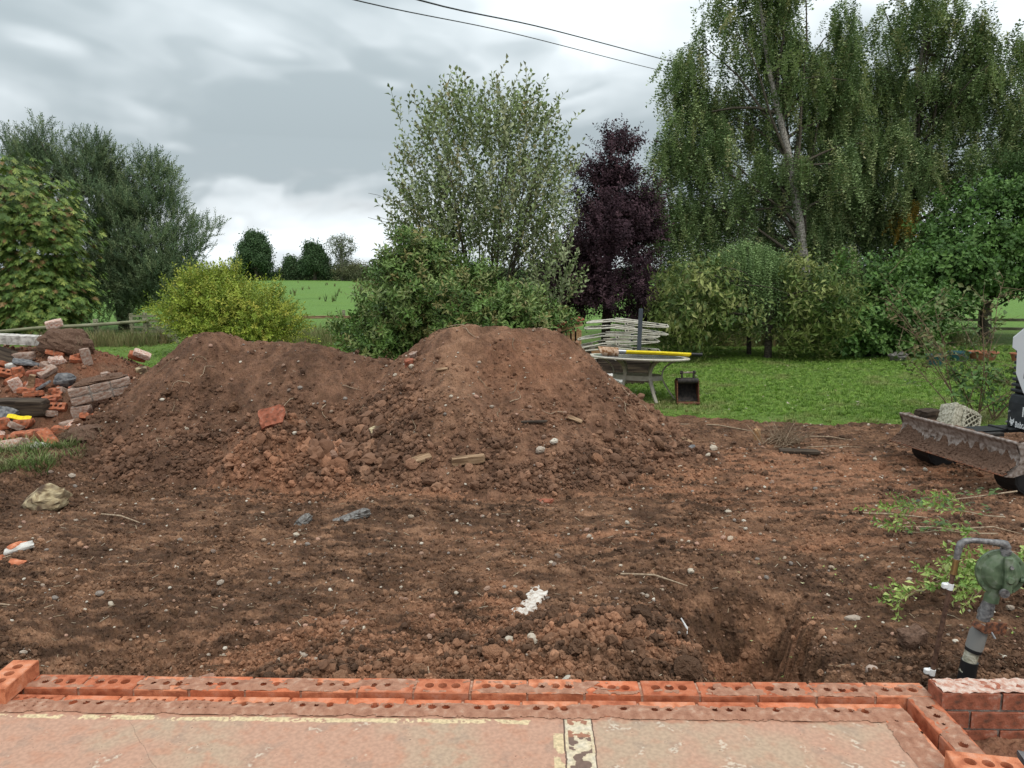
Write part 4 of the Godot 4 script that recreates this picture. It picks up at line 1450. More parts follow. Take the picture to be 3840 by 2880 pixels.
	lobes = [[Vector3(1.95, 4.3, -19.4), Vector3(0.42, 1.2, 0.5), 0.7], [Vector3(1.85, 3.3, -19.4), Vector3(0.95, 1.3, 0.9), 1.6], [Vector3(1.85, 2.0, -19.2), Vector3(1.25, 1.3, 1.2), 2.4], [Vector3(2.55, 2.9, -19.3), Vector3(0.75, 0.8, 0.8), 0.8], [Vector3(1.0, 1.6, -19.1), Vector3(1.0, 1.2, 1.0), 1.2], [Vector3(2.1, 0.95, -18.6), Vector3(1.15, 0.65, 0.9), 1.1], [Vector3(0.5, 0.9, -19.4), Vector3(0.8, 0.9, 0.8), 0.6]]
	pts = clump_points(lobes, 190, 26, 0.30, 0.55, -0.2, 0.05, true)
	put("trunk", wood_rel(t, [Vector3(1.85, G, -19.4), Vector3(1.9, 1.5, -19.4), Vector3(1.85, 3.2, -19.4), Vector3(1.95, 5.2, -19.4)], [0.13, 0.10, 0.06, 0.015], pts, 40, 0.035, 0.15), M.bark, t)
	ss = []
	for k in 3:
		ss.append(sprig(60 + k, 15, 0.42, 0.075, 0.045, 0.95, 0.25, 0.2, 0.004))
	leafage(t, pts, ss, M.leaf_matt, [Color(0.026, 0.012, 0.017), Color(0.045, 0.02, 0.03), Color(0.072, 0.034, 0.048), Color(0.11, 0.055, 0.072)], "out", 0.7, 1.25, 0.7)
	build_birches(G)
	build_right_trees(G)
	build_far_trees()

func rel(t: Node3D, a: Array) -> Array:
	var out := []
	for p in a:
		out.append(p - t.position)
	return out

func rel_pts(t: Node3D, pts: Array) -> Array:
	var out := []
	for p in pts:
		out.append([p[0] - t.position, p[1], p[2]])
	return out

func wood_rel(t: Node3D, trunk: Array, radii: Array, pts: Array, n: int, r: float, lift: float, twigs := 2, with_trunk := true) -> ArrayMesh:
	return wood(rel(t, trunk), radii, rel_pts(t, pts), n, r, lift, 0.25, twigs, with_trunk)

func stems(t: Node3D, base: Vector3, n: int, pts: Array, r: float) -> ArrayMesh:
	var st := new_st()
	for k in n:
		var p: Vector3 = pts[rng.randi() % pts.size()][0]
		limb(st, base - t.position + Vector3(rng.randf_range(-0.25, 0.25), 0, rng.randf_range(-0.25, 0.25)), p - t.position, r, r * 0.3, 0.2, 5)
	return st.commit()

# many stems fanning up from low on the ground, each forking twice
func fan_wood(t: Node3D, base: Vector3, n: int, height: float, width: float, pts: Array) -> ArrayMesh:
	var st := new_st()
	for k in n:
		var a := TAU * k / n + rng.randf_range(-0.3, 0.3)
		var w := width * sqrt(rng.randf())
		var top := Vector3(cos(a) * w, height * rng.randf_range(0.75, 1.05) * (1.0 - 0.16 * pow(w / width, 2.0)), sin(a) * w * 0.8)
		var b := Vector3(rng.randf_range(-0.12, 0.12), 0.0, rng.randf_range(-0.12, 0.12))
		var mid := b.lerp(top, 0.5) + Vector3(cos(a) * w * 0.10, -0.2, 0)
		var p := []
		var r := []
		for q in 9:
			var s := q / 8.0
			p.append(b.lerp(mid, s).lerp(mid.lerp(top, s), s) + Vector3(rng.randf_range(-0.03, 0.03), 0, rng.randf_range(-0.03, 0.03)))
			r.append(lerpf(0.055, 0.008, pow(s, 0.6)))
		tube(st, p, r, 6, false)
		for q in 16:
			var i := rng.randi_range(2, 7)
			var s: Vector3 = p[i]
			var d := Vector3(top.x - b.x + rng.randf_range(-1.3, 1.3), rng.randf_range(0.5, 1.6), rng.randf_range(-1.0, 1.0)).normalized() * rng.randf_range(0.5, 1.3)
			limb(st, s, s + d, r[i] * 0.5, 0.004, 0.05, 4)
	return st.commit()

func build_birches(G: float) -> void:
	var strands := []
	for k in 4:
		strands.append(sprig(70 + k, 26, 0.62, 0.085, 0.062, 1.25, 0.25, 0.35, 0.004))
	var pal := [Color(0.10, 0.145, 0.06), Color(0.16, 0.215, 0.095), Color(0.23, 0.29, 0.13), Color(0.32, 0.375, 0.18), Color(0.42, 0.44, 0.21)]
	# main birch, trunk leaning left as it rises
	var t := thing("weeping_birch_tree", Vector3(8.35, G, -23.0), "tall weeping birch with leaning pale trunk behind the domed little tree", "tree")
	var lobes := [[Vector3(6.2, 7.9, -23.0), Vector3(1.9, 2.6, 1.6), 3.0], [Vector3(7.9, 7.2, -23.2), Vector3(1.7, 2.2, 1.6), 2.2], [Vector3(4.7, 6.2, -22.8), Vector3(1.2, 1.7, 1.3), 1.5], [Vector3(4.3, 7.6, -22.8), Vector3(0.6, 1.1, 0.7), 0.6], [Vector3(3.9, 4.6, -22.6), Vector3(0.9, 1.6, 1.1), 1.2], [Vector3(5.7, 4.9, -22.6), Vector3(1.4, 1.6, 1.3), 1.6], [Vector3(7.9, 4.6, -22.5), Vector3(1.5, 1.7, 1.3), 1.5], [Vector3(4.5, 2.9, -22.4), Vector3(1.5, 1.4, 1.3), 1.6], [Vector3(6.9, 2.7, -22.8), Vector3(1.6, 1.5, 1.3), 1.5], [Vector3(6.3, 10.2, -23.0), Vector3(1.4, 1.6, 1.3), 1.2], [Vector3(9.2, 6.2, -23.4), Vector3(1.2, 1.8, 1.2), 1.2], [Vector3(9.0, 8.6, -23.6), Vector3(1.2, 1.6, 1.2), 1.1]]
	var pts := clump_points(lobes, 215, 29, 0.50, 1.05)
	put("trunk", wood_rel(t, [Vector3(8.1, G, -21.9), Vector3(7.92, 1.2, -21.9), Vector3(7.6, 3.2, -21.9), Vector3(7.2, 5.2, -22.0), Vector3(6.7, 7.4, -22.3), Vector3(6.3, 10.5, -22.8)], [0.17, 0.15, 0.13, 0.10, 0.07, 0.02], pts, 0, 0.06, 0.16, 0), M.bark_pale, t)
	put("limbs", wood_rel(t, [Vector3(8.1, G, -21.9), Vector3(7.92, 1.2, -21.9), Vector3(7.6, 3.2, -21.9), Vector3(7.2, 5.2, -22.0), Vector3(6.7, 7.4, -22.3), Vector3(6.3, 10.5, -22.8)], [0.17, 0.15, 0.13, 0.10, 0.07, 0.02], pts, 44, 0.06, 0.16, 2, false), M.bark, t)
	leafage(t, pts, strands, M.leaf, pal, "hang", 0.7, 1.4, 1.1)
	# second birch, right
	t = thing("weeping_birch_tree", Vector3(12.2, G, -24.5), "huge weeping birch filling the upper right with hanging leafy strands", "tree")
	lobes = [[Vector3(12.0, 8.6, -24.5), Vector3(2.2, 2.6, 1.8), 3.0], [Vector3(10.2, 7.2, -24.3), Vector3(1.5, 2.0, 1.5), 1.8], [Vector3(14.2, 8.0, -24.3), Vector3(1.8, 2.2, 1.5), 2.0], [Vector3(11.0, 4.9, -24.0), Vector3(1.7, 1.7, 1.5), 2.0], [Vector3(13.3, 5.6, -24.2), Vector3(1.6, 1.4, 1.4), 1.5], [Vector3(9.6, 3.4, -23.6), Vector3(1.4, 1.6, 1.4), 1.6], [Vector3(11.6, 2.6, -23.6), Vector3(1.5, 1.5, 1.4), 1.6], [Vector3(15.2, 6.0, -24.0), Vector3(1.2, 1.6, 1.2), 1.0]]
	pts = clump_points(lobes, 235, 30, 0.54, 1.05)
	put("trunk", wood_rel(t, [Vector3(12.2, G, -24.5), Vector3(12.1, 2.0, -24.5), Vector3(11.9, 5.0, -24.5), Vector3(12.0, 8.0, -24.5), Vector3(12.1, 9.4, -24.5)], [0.20, 0.17, 0.13, 0.08, 0.02], pts, 0, 0.06, 0.16, 0), M.bark_pale, t)
	put("limbs", wood_rel(t, [Vector3(12.2, G, -24.5), Vector3(12.1, 2.0, -24.5), Vector3(11.9, 5.0, -24.5), Vector3(12.0, 8.0, -24.5), Vector3(12.1, 9.4, -24.5)], [0.20, 0.17, 0.13, 0.08, 0.02], pts, 46, 0.065, 0.16, 2, false), M.bark, t)
	leafage(t, pts, strands, M.leaf, pal, "hang", 0.7, 1.4, 1.1)
	var gold := clump_points([[Vector3(11.1, 3.5, -23.0), Vector3(0.5, 0.5, 0.4), 1.0]], 7, 14, 0.25, 0.4, -1.0)
	leafage(t, gold, strands, M.leaf, [Color(0.40, 0.22, 0.04), Color(0.5, 0.30, 0.06), Color(0.3, 0.28, 0.08)], "hang", 0.5, 0.9, 1.0, "yellowed_leaves")
	# a third behind them closes the gap low down
	t = thing("weeping_birch_tree", Vector3(10.0, G, -27.5), "shaded birch standing between and behind the two larger birches", "tree")
	lobes = [[Vector3(9.8, 4.2, -27.5), Vector3(2.6, 2.6, 1.6), 2.0], [Vector3(7.0, 3.0, -27.3), Vector3(2.0, 2.2, 1.5), 1.4], [Vector3(12.5, 3.0, -27.3), Vector3(2.2, 2.2, 1.5), 1.4]]
	pts = clump_points(lobes, 75, 26, 0.6, 1.1)
	put("trunk", wood_rel(t, [Vector3(10.0, G, -27.5), Vector3(9.9, 3.0, -27.5), Vector3(9.8, 6.5, -27.5)], [0.15, 0.11, 0.03], pts, 24, 0.05, 0.16), M.bark_pale, t)
	leafage(t, pts, strands, M.leaf, pal.slice(0, 4), "hang", 0.8, 1.4, 1.0)
	# little domed weeper on the lawn
	t = thing("mop_head_birch", Vector3(5.2, G, -18.0), "small dome-shaped weeping tree on a thin straight trunk at the lawn edge", "tree")
	pts = []
	for k in 900:
		var a := rng.randf() * TAU
		var u := sqrt(rng.randf())
		var r := 1.18 * u
		pts.append([Vector3(5.02 + cos(a) * r, 2.42 - 0.62 * u * u + rng.randf_range(-0.10, 0.12) - 0.9 * pow(rng.randf(), 3.0) * u, -18.0 + sin(a) * r), Vector3(cos(a), 0, sin(a)), 1.0])
	put("trunk", wood_rel(t, [Vector3(5.2, G, -18.0), Vector3(5.15, 1.0, -18.0), Vector3(5.05, 2.3, -18.0)], [0.06, 0.05, 0.04], pts, 26, 0.02, 0.35, 0), M.bark, t)
	leafage(t, pts, [sprig(80, 32, 0.95, 0.058, 0.04, 1.15, 0.0, 0.15, 0.003), sprig(81, 30, 0.85, 0.058, 0.04, 1.15, 0.0, 0.15, 0.003)], M.leaf, [Color(0.12, 0.18, 0.07), Color(0.19, 0.265, 0.10), Color(0.27, 0.35, 0.15)], "hang", 0.75, 1.25, 0.4)

func build_right_trees(G: float) -> void:
	# cherry with large drooping leaves, on both sides of the dome
	var t := thing("cherry_tree", Vector3(5.4, G, -17.0), "low spreading tree with large drooping olive leaves around the domed tree", "tree")
	var lobes := [[Vector3(3.6, 1.25, -17.0), Vector3(0.95, 0.75, 0.9), 1.5], [Vector3(3.3, 0.55, -16.8), Vector3(0.75, 0.6, 0.8), 1.0], [Vector3(4.4, 0.75, -16.8), Vector3(0.7, 0.45, 0.6), 0.6], [Vector3(6.4, 0.95, -16.9), Vector3(0.85, 0.9, 0.9), 1.4], [Vector3(6.2, 0.5, -16.6), Vector3(0.75, 0.5, 0.7), 0.7], [Vector3(6.0, 1.6, -17.2), Vector3(0.6, 0.45, 0.6), 0.4]]
	var pts := crown_points(lobes, 1100, -0.15, 1.6, 0.5)
	put("trunk", wood_rel(t, [Vector3(5.4, G, -17.2), Vector3(5.4, 0.8, -17.2), Vector3(5.3, 1.5, -17.2)], [0.09, 0.07, 0.04], pts, 30, 0.035, 0.25), M.bark, t)
	var pal := [Color(0.06, 0.09, 0.022), Color(0.10, 0.14, 0.035), Color(0.18, 0.20, 0.06), Color(0.30, 0.30, 0.11)]
	var one := new_st()
	leaf(one, Vector3.ZERO, Vector3(0, 1, 0), Vector3(1, 0, 0), 1.0, 0.46, 0.2, 0.45)
	var leaf_one := one.commit()
	var n := 0
	for p in pts:
		if p[2] < 0.88 or p[1].z < 0.3:
			continue
		for q in 3:
			if n >= 290:
				break
			n += 1
			var y := (Vector3(p[1].x * 0.5 + rng.randf_range(-0.5, 0.5), -1.0, 0.25 + rng.randf_range(-0.3, 0.4))).normalized()
			var x := y.cross(Vector3(rng.randf_range(-0.4, 0.4), 0.2, 1)).normalized()
			var s := rng.randf_range(0.12, 0.17)
			single_leaf(t, leaf_one, M.leaf, pick(pal), Transform3D(Basis(x, y, x.cross(y)).scaled_local(Vector3(s, s, s)), p[0] - t.position + Vector3(rng.randf_range(-0.08, 0.08), rng.randf_range(-0.08, 0.08), 0.1)))
	var ss := [sprig(90, 8, 0.4, 0.14, 0.062, 0.8, 0.45, 0.2, 0.005), sprig(91, 7, 0.35, 0.15, 0.066, 0.8, 0.45, 0.2, 0.005)]
	leafage(t, pts, ss, M.leaf, pal, "droop", 0.8, 1.2, 0.5)
	# shaded brambles close the view under the trees
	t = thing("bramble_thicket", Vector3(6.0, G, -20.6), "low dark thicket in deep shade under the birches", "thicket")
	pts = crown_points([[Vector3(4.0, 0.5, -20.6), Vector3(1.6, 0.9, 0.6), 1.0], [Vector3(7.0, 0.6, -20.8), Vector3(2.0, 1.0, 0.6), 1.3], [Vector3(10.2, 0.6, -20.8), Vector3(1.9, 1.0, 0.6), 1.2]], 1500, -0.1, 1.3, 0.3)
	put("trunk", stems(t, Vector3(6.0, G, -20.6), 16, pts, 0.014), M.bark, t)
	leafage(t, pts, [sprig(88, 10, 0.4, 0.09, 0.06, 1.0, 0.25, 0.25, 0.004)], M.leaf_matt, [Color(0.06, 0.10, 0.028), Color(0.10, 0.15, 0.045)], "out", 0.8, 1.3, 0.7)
	# hazel bush
	t = thing("hazel_bush", Vector3(8.1, G, -17.6), "dark green broad-leaved bush reaching the grass right of the domed tree", "bush")
	lobes = [[Vector3(8.0, 0.55, -17.5), Vector3(1.1, 0.95, 0.9), 2.0], [Vector3(7.2, 0.45, -17.3), Vector3(0.7, 0.75, 0.7), 1.0], [Vector3(9.0, 0.45, -17.5), Vector3(0.8, 0.75, 0.8), 1.0], [Vector3(8.2, 1.2, -18.0), Vector3(1.3, 0.8, 0.8), 1.0]]
	pts = clump_points(lobes, 100, 15, 0.34, 0.35, -0.2, 0.05, true)
	put("trunk", stems(t, Vector3(8.1, G, -17.6), 18, pts, 0.02), M.bark, t)
	ss = [sprig(92, 9, 0.4, 0.115, 0.08, 1.0, 0.25, 0.2, 0.005), sprig(93, 8, 0.36, 0.12, 0.085, 1.0, 0.25, 0.2, 0.005)]
	leafage(t, pts, ss, M.leaf, [Color(0.05, 0.105, 0.025), Color(0.09, 0.165, 0.038), Color(0.14, 0.22, 0.055)], "out", 0.8, 1.2, 0.6)
	# maple and a dark cherry behind it, right edge
	t = thing("maple_tree", Vector3(12.6, G, -21.0), "mid-green maple with layered leaves at the right edge above the pots", "tree")
	lobes = [[Vector3(12.4, 2.6, -20.8), Vector3(1.9, 1.8, 1.3), 2.0], [Vector3(11.2, 1.6, -20.4), Vector3(1.3, 1.2, 1.1), 1.2], [Vector3(13.8, 2.4, -20.6), Vector3(1.5, 1.6, 1.2), 1.5]]
	pts = clump_points(lobes, 130, 17, 0.45, 0.45, -0.2, 0.3, true)
	put("trunk", wood_rel(t, [Vector3(12.6, G, -21.0), Vector3(12.5, 1.4, -21.0), Vector3(12.5, 3.8, -21.0)], [0.16, 0.12, 0.04], pts, 30, 0.04, 0.12), M.bark, t)
	ss = [sprig(94, 9, 0.4, 0.12, 0.10, 1.2, 0.2, 0.2, 0.005), sprig(95, 9, 0.36, 0.13, 0.10, 1.2, 0.2, 0.2, 0.005)]
	leafage(t, pts, ss, M.leaf, [Color(0.05, 0.10, 0.025), Color(0.08, 0.15, 0.036), Color(0.13, 0.21, 0.055)], "out", 0.8, 1.2, 0.5)
	t = thing("dark_cherry_tree", Vector3(15.0, G, -22.0), "very dark green tree cut by the right edge above the maple", "tree")
	lobes = [[Vector3(14.6, 4.3, -22.0), Vector3(1.7, 1.2, 1.3), 1.5], [Vector3(15.6, 3.0, -21.8), Vector3(1.6, 2.0, 1.4), 1.5]]
	pts = crown_points(lobes, 1400, -0.15, 1.0, 0.3)
	put("trunk", wood_rel(t, [Vector3(15.0, G, -22.0), Vector3(15.0, 2.0, -22.0), Vector3(15.0, 4.8, -22.0)], [0.17, 0.13, 0.04], pts, 24, 0.05, 0.12), M.bark, t)
	leafage(t, pts, [sprig(96, 12, 0.5, 0.13, 0.05, 0.9, 0.4, 0.2, 0.005)], M.leaf, [Color(0.04, 0.075, 0.02), Color(0.07, 0.115, 0.032)], "droop", 0.8, 1.3, 0.5)
	# sparse rose-like shrub behind the blade
	t = thing("rose_shrub", Vector3(5.75, SOIL, -9.75), "sparse twiggy shrub with a few browning leaves beside the excavator", "shrub")
	pts = []
	var st := new_st()
	for k in 15:
		var a := rng.randf() * TAU
		var h := rng.randf_range(0.6, 1.9)
		var w := rng.randf_range(0.3, 1.05)
		var b := Vector3(rng.randf_range(-0.2, 0.3), 0.02, rng.randf_range(-0.15, 0.15))
		var e := b + Vector3(cos(a) * w - 0.15 * h * (1.0 if k % 3 == 0 else 0.1), h, sin(a) * w * 0.7)
		limb(st, b, e, 0.010, 0.003, 0.12, 5)
		for q in 13:
			var s := b.lerp(e, rng.randf_range(0.25, 1.0)) + Vector3(0, 0.12 * h * 0.5, 0)
			var d := Vector3(rng.randf_range(-0.35, 0.35), rng.randf_range(-0.05, 0.3), rng.randf_range(-0.3, 0.3))
			limb(st, s, s + d, 0.004, 0.0015, 0.1, 4)
			if rng.randf() < 0.75:
				pts.append([t.position + s + d * rng.randf_range(0.4, 1.0), Vector3(d.x, 0.2, d.z).normalized(), 1.0])
	put("trunk", st.commit(), M.twig, t)
	leafage(t, pts, [sprig(97, 5, 0.14, 0.08, 0.055, 1.0, 0.2, 0.2, 0.002), sprig(98, 5, 0.12, 0.075, 0.05, 1.0, 0.2, 0.2, 0.002)], M.leaf, [Color(0.07, 0.11, 0.035), Color(0.11, 0.16, 0.05), Color(0.17, 0.2, 0.08), Color(0.22, 0.15, 0.08)], "out", 0.7, 1.3, 0.8)
	pts = []
	for k in 40:
		pts.append([t.position + Vector3(rng.randf_range(-0.35, 0.4), rng.randf_range(0.1, 0.6), rng.randf_range(-0.2, 0.25)), Vector3(rng.randfn(), 0.6, 1.0).normalized(), 1.0])
	leafage(t, pts, [sprig(99, 6, 0.18, 0.085, 0.055, 1.0, 0.2, 0.2, 0.003)], M.leaf, [Color(0.06, 0.12, 0.03), Color(0.12, 0.19, 0.06)], "up", 0.8, 1.2, 0.6)

func clump(seed_: int, n: int) -> ArrayMesh:
	var r := RandomNumberGenerator.new()
	r.seed = seed_
	var st := new_st()
	for k in n:
		var p := Vector3(r.randfn(), r.randfn(), r.randfn()) * 0.33
		var d := Vector3(r.randfn(), r.randfn(), r.randfn()).normalized()
		leaf(st, p, d, d.cross(Vector3(r.randfn(), r.randfn(), r.randfn())).normalized(), 0.26, 0.17)
	return st.commit()

func build_far_trees() -> void:
	var cl := [clump(1, 34), clump(2, 34), clump(3, 30)]
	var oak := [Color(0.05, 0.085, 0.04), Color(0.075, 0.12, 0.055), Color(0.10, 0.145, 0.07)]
	var spec := [
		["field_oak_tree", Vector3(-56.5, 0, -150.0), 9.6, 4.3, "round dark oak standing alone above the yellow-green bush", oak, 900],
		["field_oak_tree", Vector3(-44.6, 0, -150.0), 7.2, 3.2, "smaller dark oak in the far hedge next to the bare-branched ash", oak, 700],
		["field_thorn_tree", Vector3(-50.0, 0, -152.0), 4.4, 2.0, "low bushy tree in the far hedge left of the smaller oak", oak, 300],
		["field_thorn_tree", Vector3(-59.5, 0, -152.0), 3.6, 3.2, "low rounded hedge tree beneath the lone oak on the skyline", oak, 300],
	]
	for s in spec:
		var b: Vector3 = s[1]
		b.y = field_y(b.x, b.z)
		var h: float = s[2]
		var r: float = s[3]
		var t := thing(s[0], b, s[4], "tree")
		var lobes := []
		for k in 15:
			var u := k / 14.0
			var wr := r * (0.75 - 0.55 * u) * rng.randf_range(0.5, 1.15)
			var an := k * 2.4
			lobes.append([b + Vector3(cos(an) * wr, h * (0.30 + 0.60 * u), sin(an) * wr), Vector3(r * 0.34, h * 0.11, r * 0.34), 1.0])
		var pts := crown_points(lobes, s[6], -0.4, 0.6, 0.4)
		put("trunk", wood_rel(t, [b, b + Vector3(0, h * 0.3, 0), b + Vector3(0.2, h * 0.7, 0)], [0.45, 0.35, 0.12], pts, 22, 0.16, 0.1), M.bark, t)
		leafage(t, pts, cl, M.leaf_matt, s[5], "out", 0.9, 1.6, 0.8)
	# ash, nearly bare
	var b2 := Vector3(-38.6, 0, -149.0)
	b2.y = field_y(b2.x, b2.z)
	var t2 := thing("field_ash_tree", b2, "thin grey ash with bare branches rising from the far hedge", "tree")
	var pts2 := crown_points([[b2 + Vector3(0, 6.6, 0), Vector3(3.4, 2.9, 2.5), 1.0], [b2 + Vector3(0, 3.2, 0), Vector3(4.0, 1.6, 2.5), 0.5]], 330, -0.6, 0.6, 0.3)
	put("trunk", wood_rel(t2, [b2, b2 + Vector3(0, 2.5, 0), b2 + Vector3(-0.2, 6.0, 0), b2 + Vector3(0, 9.5, 0)], [0.35, 0.28, 0.16, 0.05], pts2, 90, 0.09, 0.15, 3), M.bark_pale, t2)
	leafage(t2, pts2, [clump(4, 12)], M.leaf_matt, [Color(0.10, 0.12, 0.07), Color(0.16, 0.16, 0.10)], "out", 0.7, 1.2, 0.8)
	# field hedge along the horizon
	var t3 := thing("field_hedge", Vector3(-40.0, field_y(-40.0, -150.0), -150.0), "dark clipped hedge running along the far side of the pasture", "hedge")
	var pts3 := []
	for k in 5200:
		var x := rng.randf_range(-150.0, 130.0)
		var z := -151.0 + rng.randf_range(-0.9, 0.9)
		var y := field_y(x, z) + rng.randf() * (2.5 + 0.9 * n3.get_noise_2d(x * 0.12, 0.0))
		pts3.append([Vector3(x, y, z), Vector3(0, 0.5, 1).normalized(), 1.0])
	var st := new_st()
	for k in 60:
		var x := -150.0 + k * 4.6
		limb(st, Vector3(x, field_y(x, -151.0), -151.0) - t3.position, Vector3(x + rng.randf_range(-0.5, 0.5), field_y(x, -151.0) + 2.0, -151.0) - t3.position, 0.08, 0.03, 0.0, 4)
	put("trunk", st.commit(), M.bark, t3)
	leafage(t3, pts3, cl, M.leaf_matt, [Color(0.04, 0.068, 0.032), Color(0.065, 0.10, 0.045), Color(0.10, 0.105, 0.058)], "out", 0.8, 1.5, 0.8)
	# scrub by the hedge, under the ash
	var t4 := thing("field_scrub", Vector3(-35.0, field_y(-35.0, -147.0), -147.0), "olive scrub spilling from the hedge below the bare ash", "scrub")
	pts3 = crown_points([[Vector3(-34.0, field_y(-34.0, -147.0) + 1.2, -147.0), Vector3(6.5, 2.6, 1.6), 1.0]], 420, -0.2, 0.5, 0.3)
	leafage(t4, pts3, cl, M.leaf_matt, [Color(0.10, 0.11, 0.06), Color(0.15, 0.15, 0.085), Color(0.19, 0.16, 0.09)], "out", 0.7, 1.2, 0.8)

# ---------------------------------------------------------------- fences and cables
func post_mesh(h: float, w: float) -> ArrayMesh:
	var st := new_st()
	bev_box(st, Vector3(0, h * 0.5 - 0.15, 0), Vector3(w, h + 0.3, w), 0.008)
	return st.commit()

func build_fences() -> void:
	var G := LAWN
	# half-round rail on square posts, left
	var t := thing("post_and_rail_fence", Vector3(-13.2, G, -21.7), "weathered post-and-rail fence with one round top rail behind the rubble", "fence")
	for p in [[-16.0, 0.62, -21.45], [-14.32, 0.69, -21.55], [-13.15, 0.75, -21.75], [-11.67, 0.94, -21.85]]:
		put("post", post_mesh(p[1], 0.11), M.wood_grey, t, Vector3(p[0], G, p[2]) - t.position, Vector3(0, 0, rng.randf_range(-0.03, 0.07)))
	for s in [[Vector3(-18.0, -0.02, -21.3), Vector3(-14.8, 0.24, -21.5)], [Vector3(-14.8, 0.24, -21.48), Vector3(-11.55, 0.42, -21.78)]]:
		put("rail", tube_mesh([s[0] - t.position, (s[0] + s[1]) * 0.5 - t.position - Vector3(0, 0.02, 0), s[1] - t.position], [0.05, 0.052, 0.045], 9), M.wood_grey, t)
	# small gate
	t = thing("garden_gate", Vector3(-11.25, G, -21.9), "small mossy five-bar wooden gate with diagonal brace beside the yellow bush", "gate")
	for x in [-0.42, 0.46]:
		put("gate_post" if x > 0.0 else "hanging_stile", post_mesh(0.80 if x > 0 else 0.75, 0.10 if x > 0 else 0.06), M.wood_grey, t, Vector3(x, 0.0, 0.03))
	for k in 5:
		put("bar", box_mesh(Vector3(0.84, 0.055, 0.03), 0.004), M.wood_grey, t, Vector3(0.0, 0.08 + k * 0.155, 0), Vector3(0, 0, rng.randf_range(-0.01, 0.01)))
	put("brace", box_mesh(Vector3(1.0, 0.055, 0.025), 0.004), M.wood_grey, t, Vector3(0.0, 0.37, 0.032), Vector3(0, 0, -0.62))
	# panel left of the gate with its tall post
	t = thing("fence_panel", Vector3(-12.1, G, -22.5), "short slatted fence panel with a tall post left of the gate", "fence")
	put("post", post_mesh(0.88, 0.09), M.wood_grey, t, Vector3(-0.38, 0, 0))
	for k in 5:
		put("slat", box_mesh(Vector3(0.95, 0.06, 0.025), 0.004), M.wood_grey, t, Vector3(0.1, 0.12 + k * 0.17, 0.03), Vector3(0, 0, rng.randf_range(-0.01, 0.01)))
	# field rail between bush and shrub
	t = thing("field_fence", Vector3(-6.76, G, -26.0), "single brown rail and grey post at the foot of the pasture", "fence")
	put("post", post_mesh(0.80, 0.10), M.wood_grey, t, Vector3(0, 0, 0))
	put("post", post_mesh(0.75, 0.10), M.wood_grey, t, Vector3(-2.4, 0, 0))
	put("post", post_mesh(0.75, 0.10), M.wood_grey, t, Vector3(2.3, 0, 0))
	for x in [-2.4, 0.0]:
		put("rail", box_mesh(Vector3(2.42, 0.10, 0.04), 0.006), M.wood, t, Vector3(x + 1.15 if x == 0.0 else x + 1.2, 0.555, 0.07), Vector3(0, 0, 0.005))
	# dark fence under the right-hand trees
	t = thing("paddock_fence", Vector3(9.0, G, -24.5), "weathered post-and-rail fence running under the birches", "fence")
	for k in 8:
		put("post", post_mesh(0.75, 0.10), M.wood_grey, t, Vector3(-5.6 + k * 1.8, 0, -1.2 + k * 0.28))
	for k in 7:
		for y: float in [0.46, 0.18]:
			put("rail", box_mesh(Vector3(1.84, 0.09, 0.04), 0.005), M.wood_grey, t, Vector3(-4.7 + k * 1.8, y, -1.0 + k * 0.28), Vector3(0, -0.154, 0))
	# two overhead cables
	var c1 := [Vector3(-5.0, 4.75, -6.0), Vector3(-2.77, 5.87, -12.0), Vector3(-0.47, 7.2, -18.0), Vector3(4.19, 8.44, -26.0), Vector3(9.0, 9.2, -32.0)]
	var c2 := [Vector3(-4.0, 4.75, -6.0), Vector3(-1.77, 5.85, -12.0), Vector3(0.27, 6.98, -17.0), Vector3(4.24, 8.48, -25.0), Vector3(6.3, 9.23, -29.0), Vector3(9.6, 10.2, -35.0)]
	var names := ["lower of two black overhead cables crossing the grey sky", "upper of two black overhead cables crossing the grey sky"]
	for k in 2:
		var cv := Curve3D.new()
		var src: Array = [c1, c2][k]
		for i in src.size():
			var tan_: Vector3 = (src[mini(i + 1, src.size() - 1)] - src[maxi(i - 1, 0)]) * 0.16
			cv.add_point(src[i], -tan_, tan_)
		var p := []
		for i in 41:
			p.append(cv.sample_baked(cv.get_baked_length() * i / 40.0))
		tag(put("overhead_cable", tube_mesh(p, [0.010 if k == 0 else 0.013], 6), M.black_plastic), names[k], "cable", "overhead cables")

# ---------------------------------------------------------------- rubble heap
func heap_rubble(x: float, z: float) -> float:
	var h := ridge(x, z, Vector2(-8.8, -10.0), Vector2(-6.3, -9.9), 1.02, 1.0, 0.52, 0.3)
	return smax(h, ridge(x, z, Vector2(-6.3, -9.9), Vector2(-5.0, -9.3), 0.92, 0.50, 0.55, 0.2), 0.15)

func rubble_y(x: float, z: float) -> float:
	return maxf(SOIL + heap_rubble(x, z) + heap_fine(x, z, 0.8), soil_h(x, z))

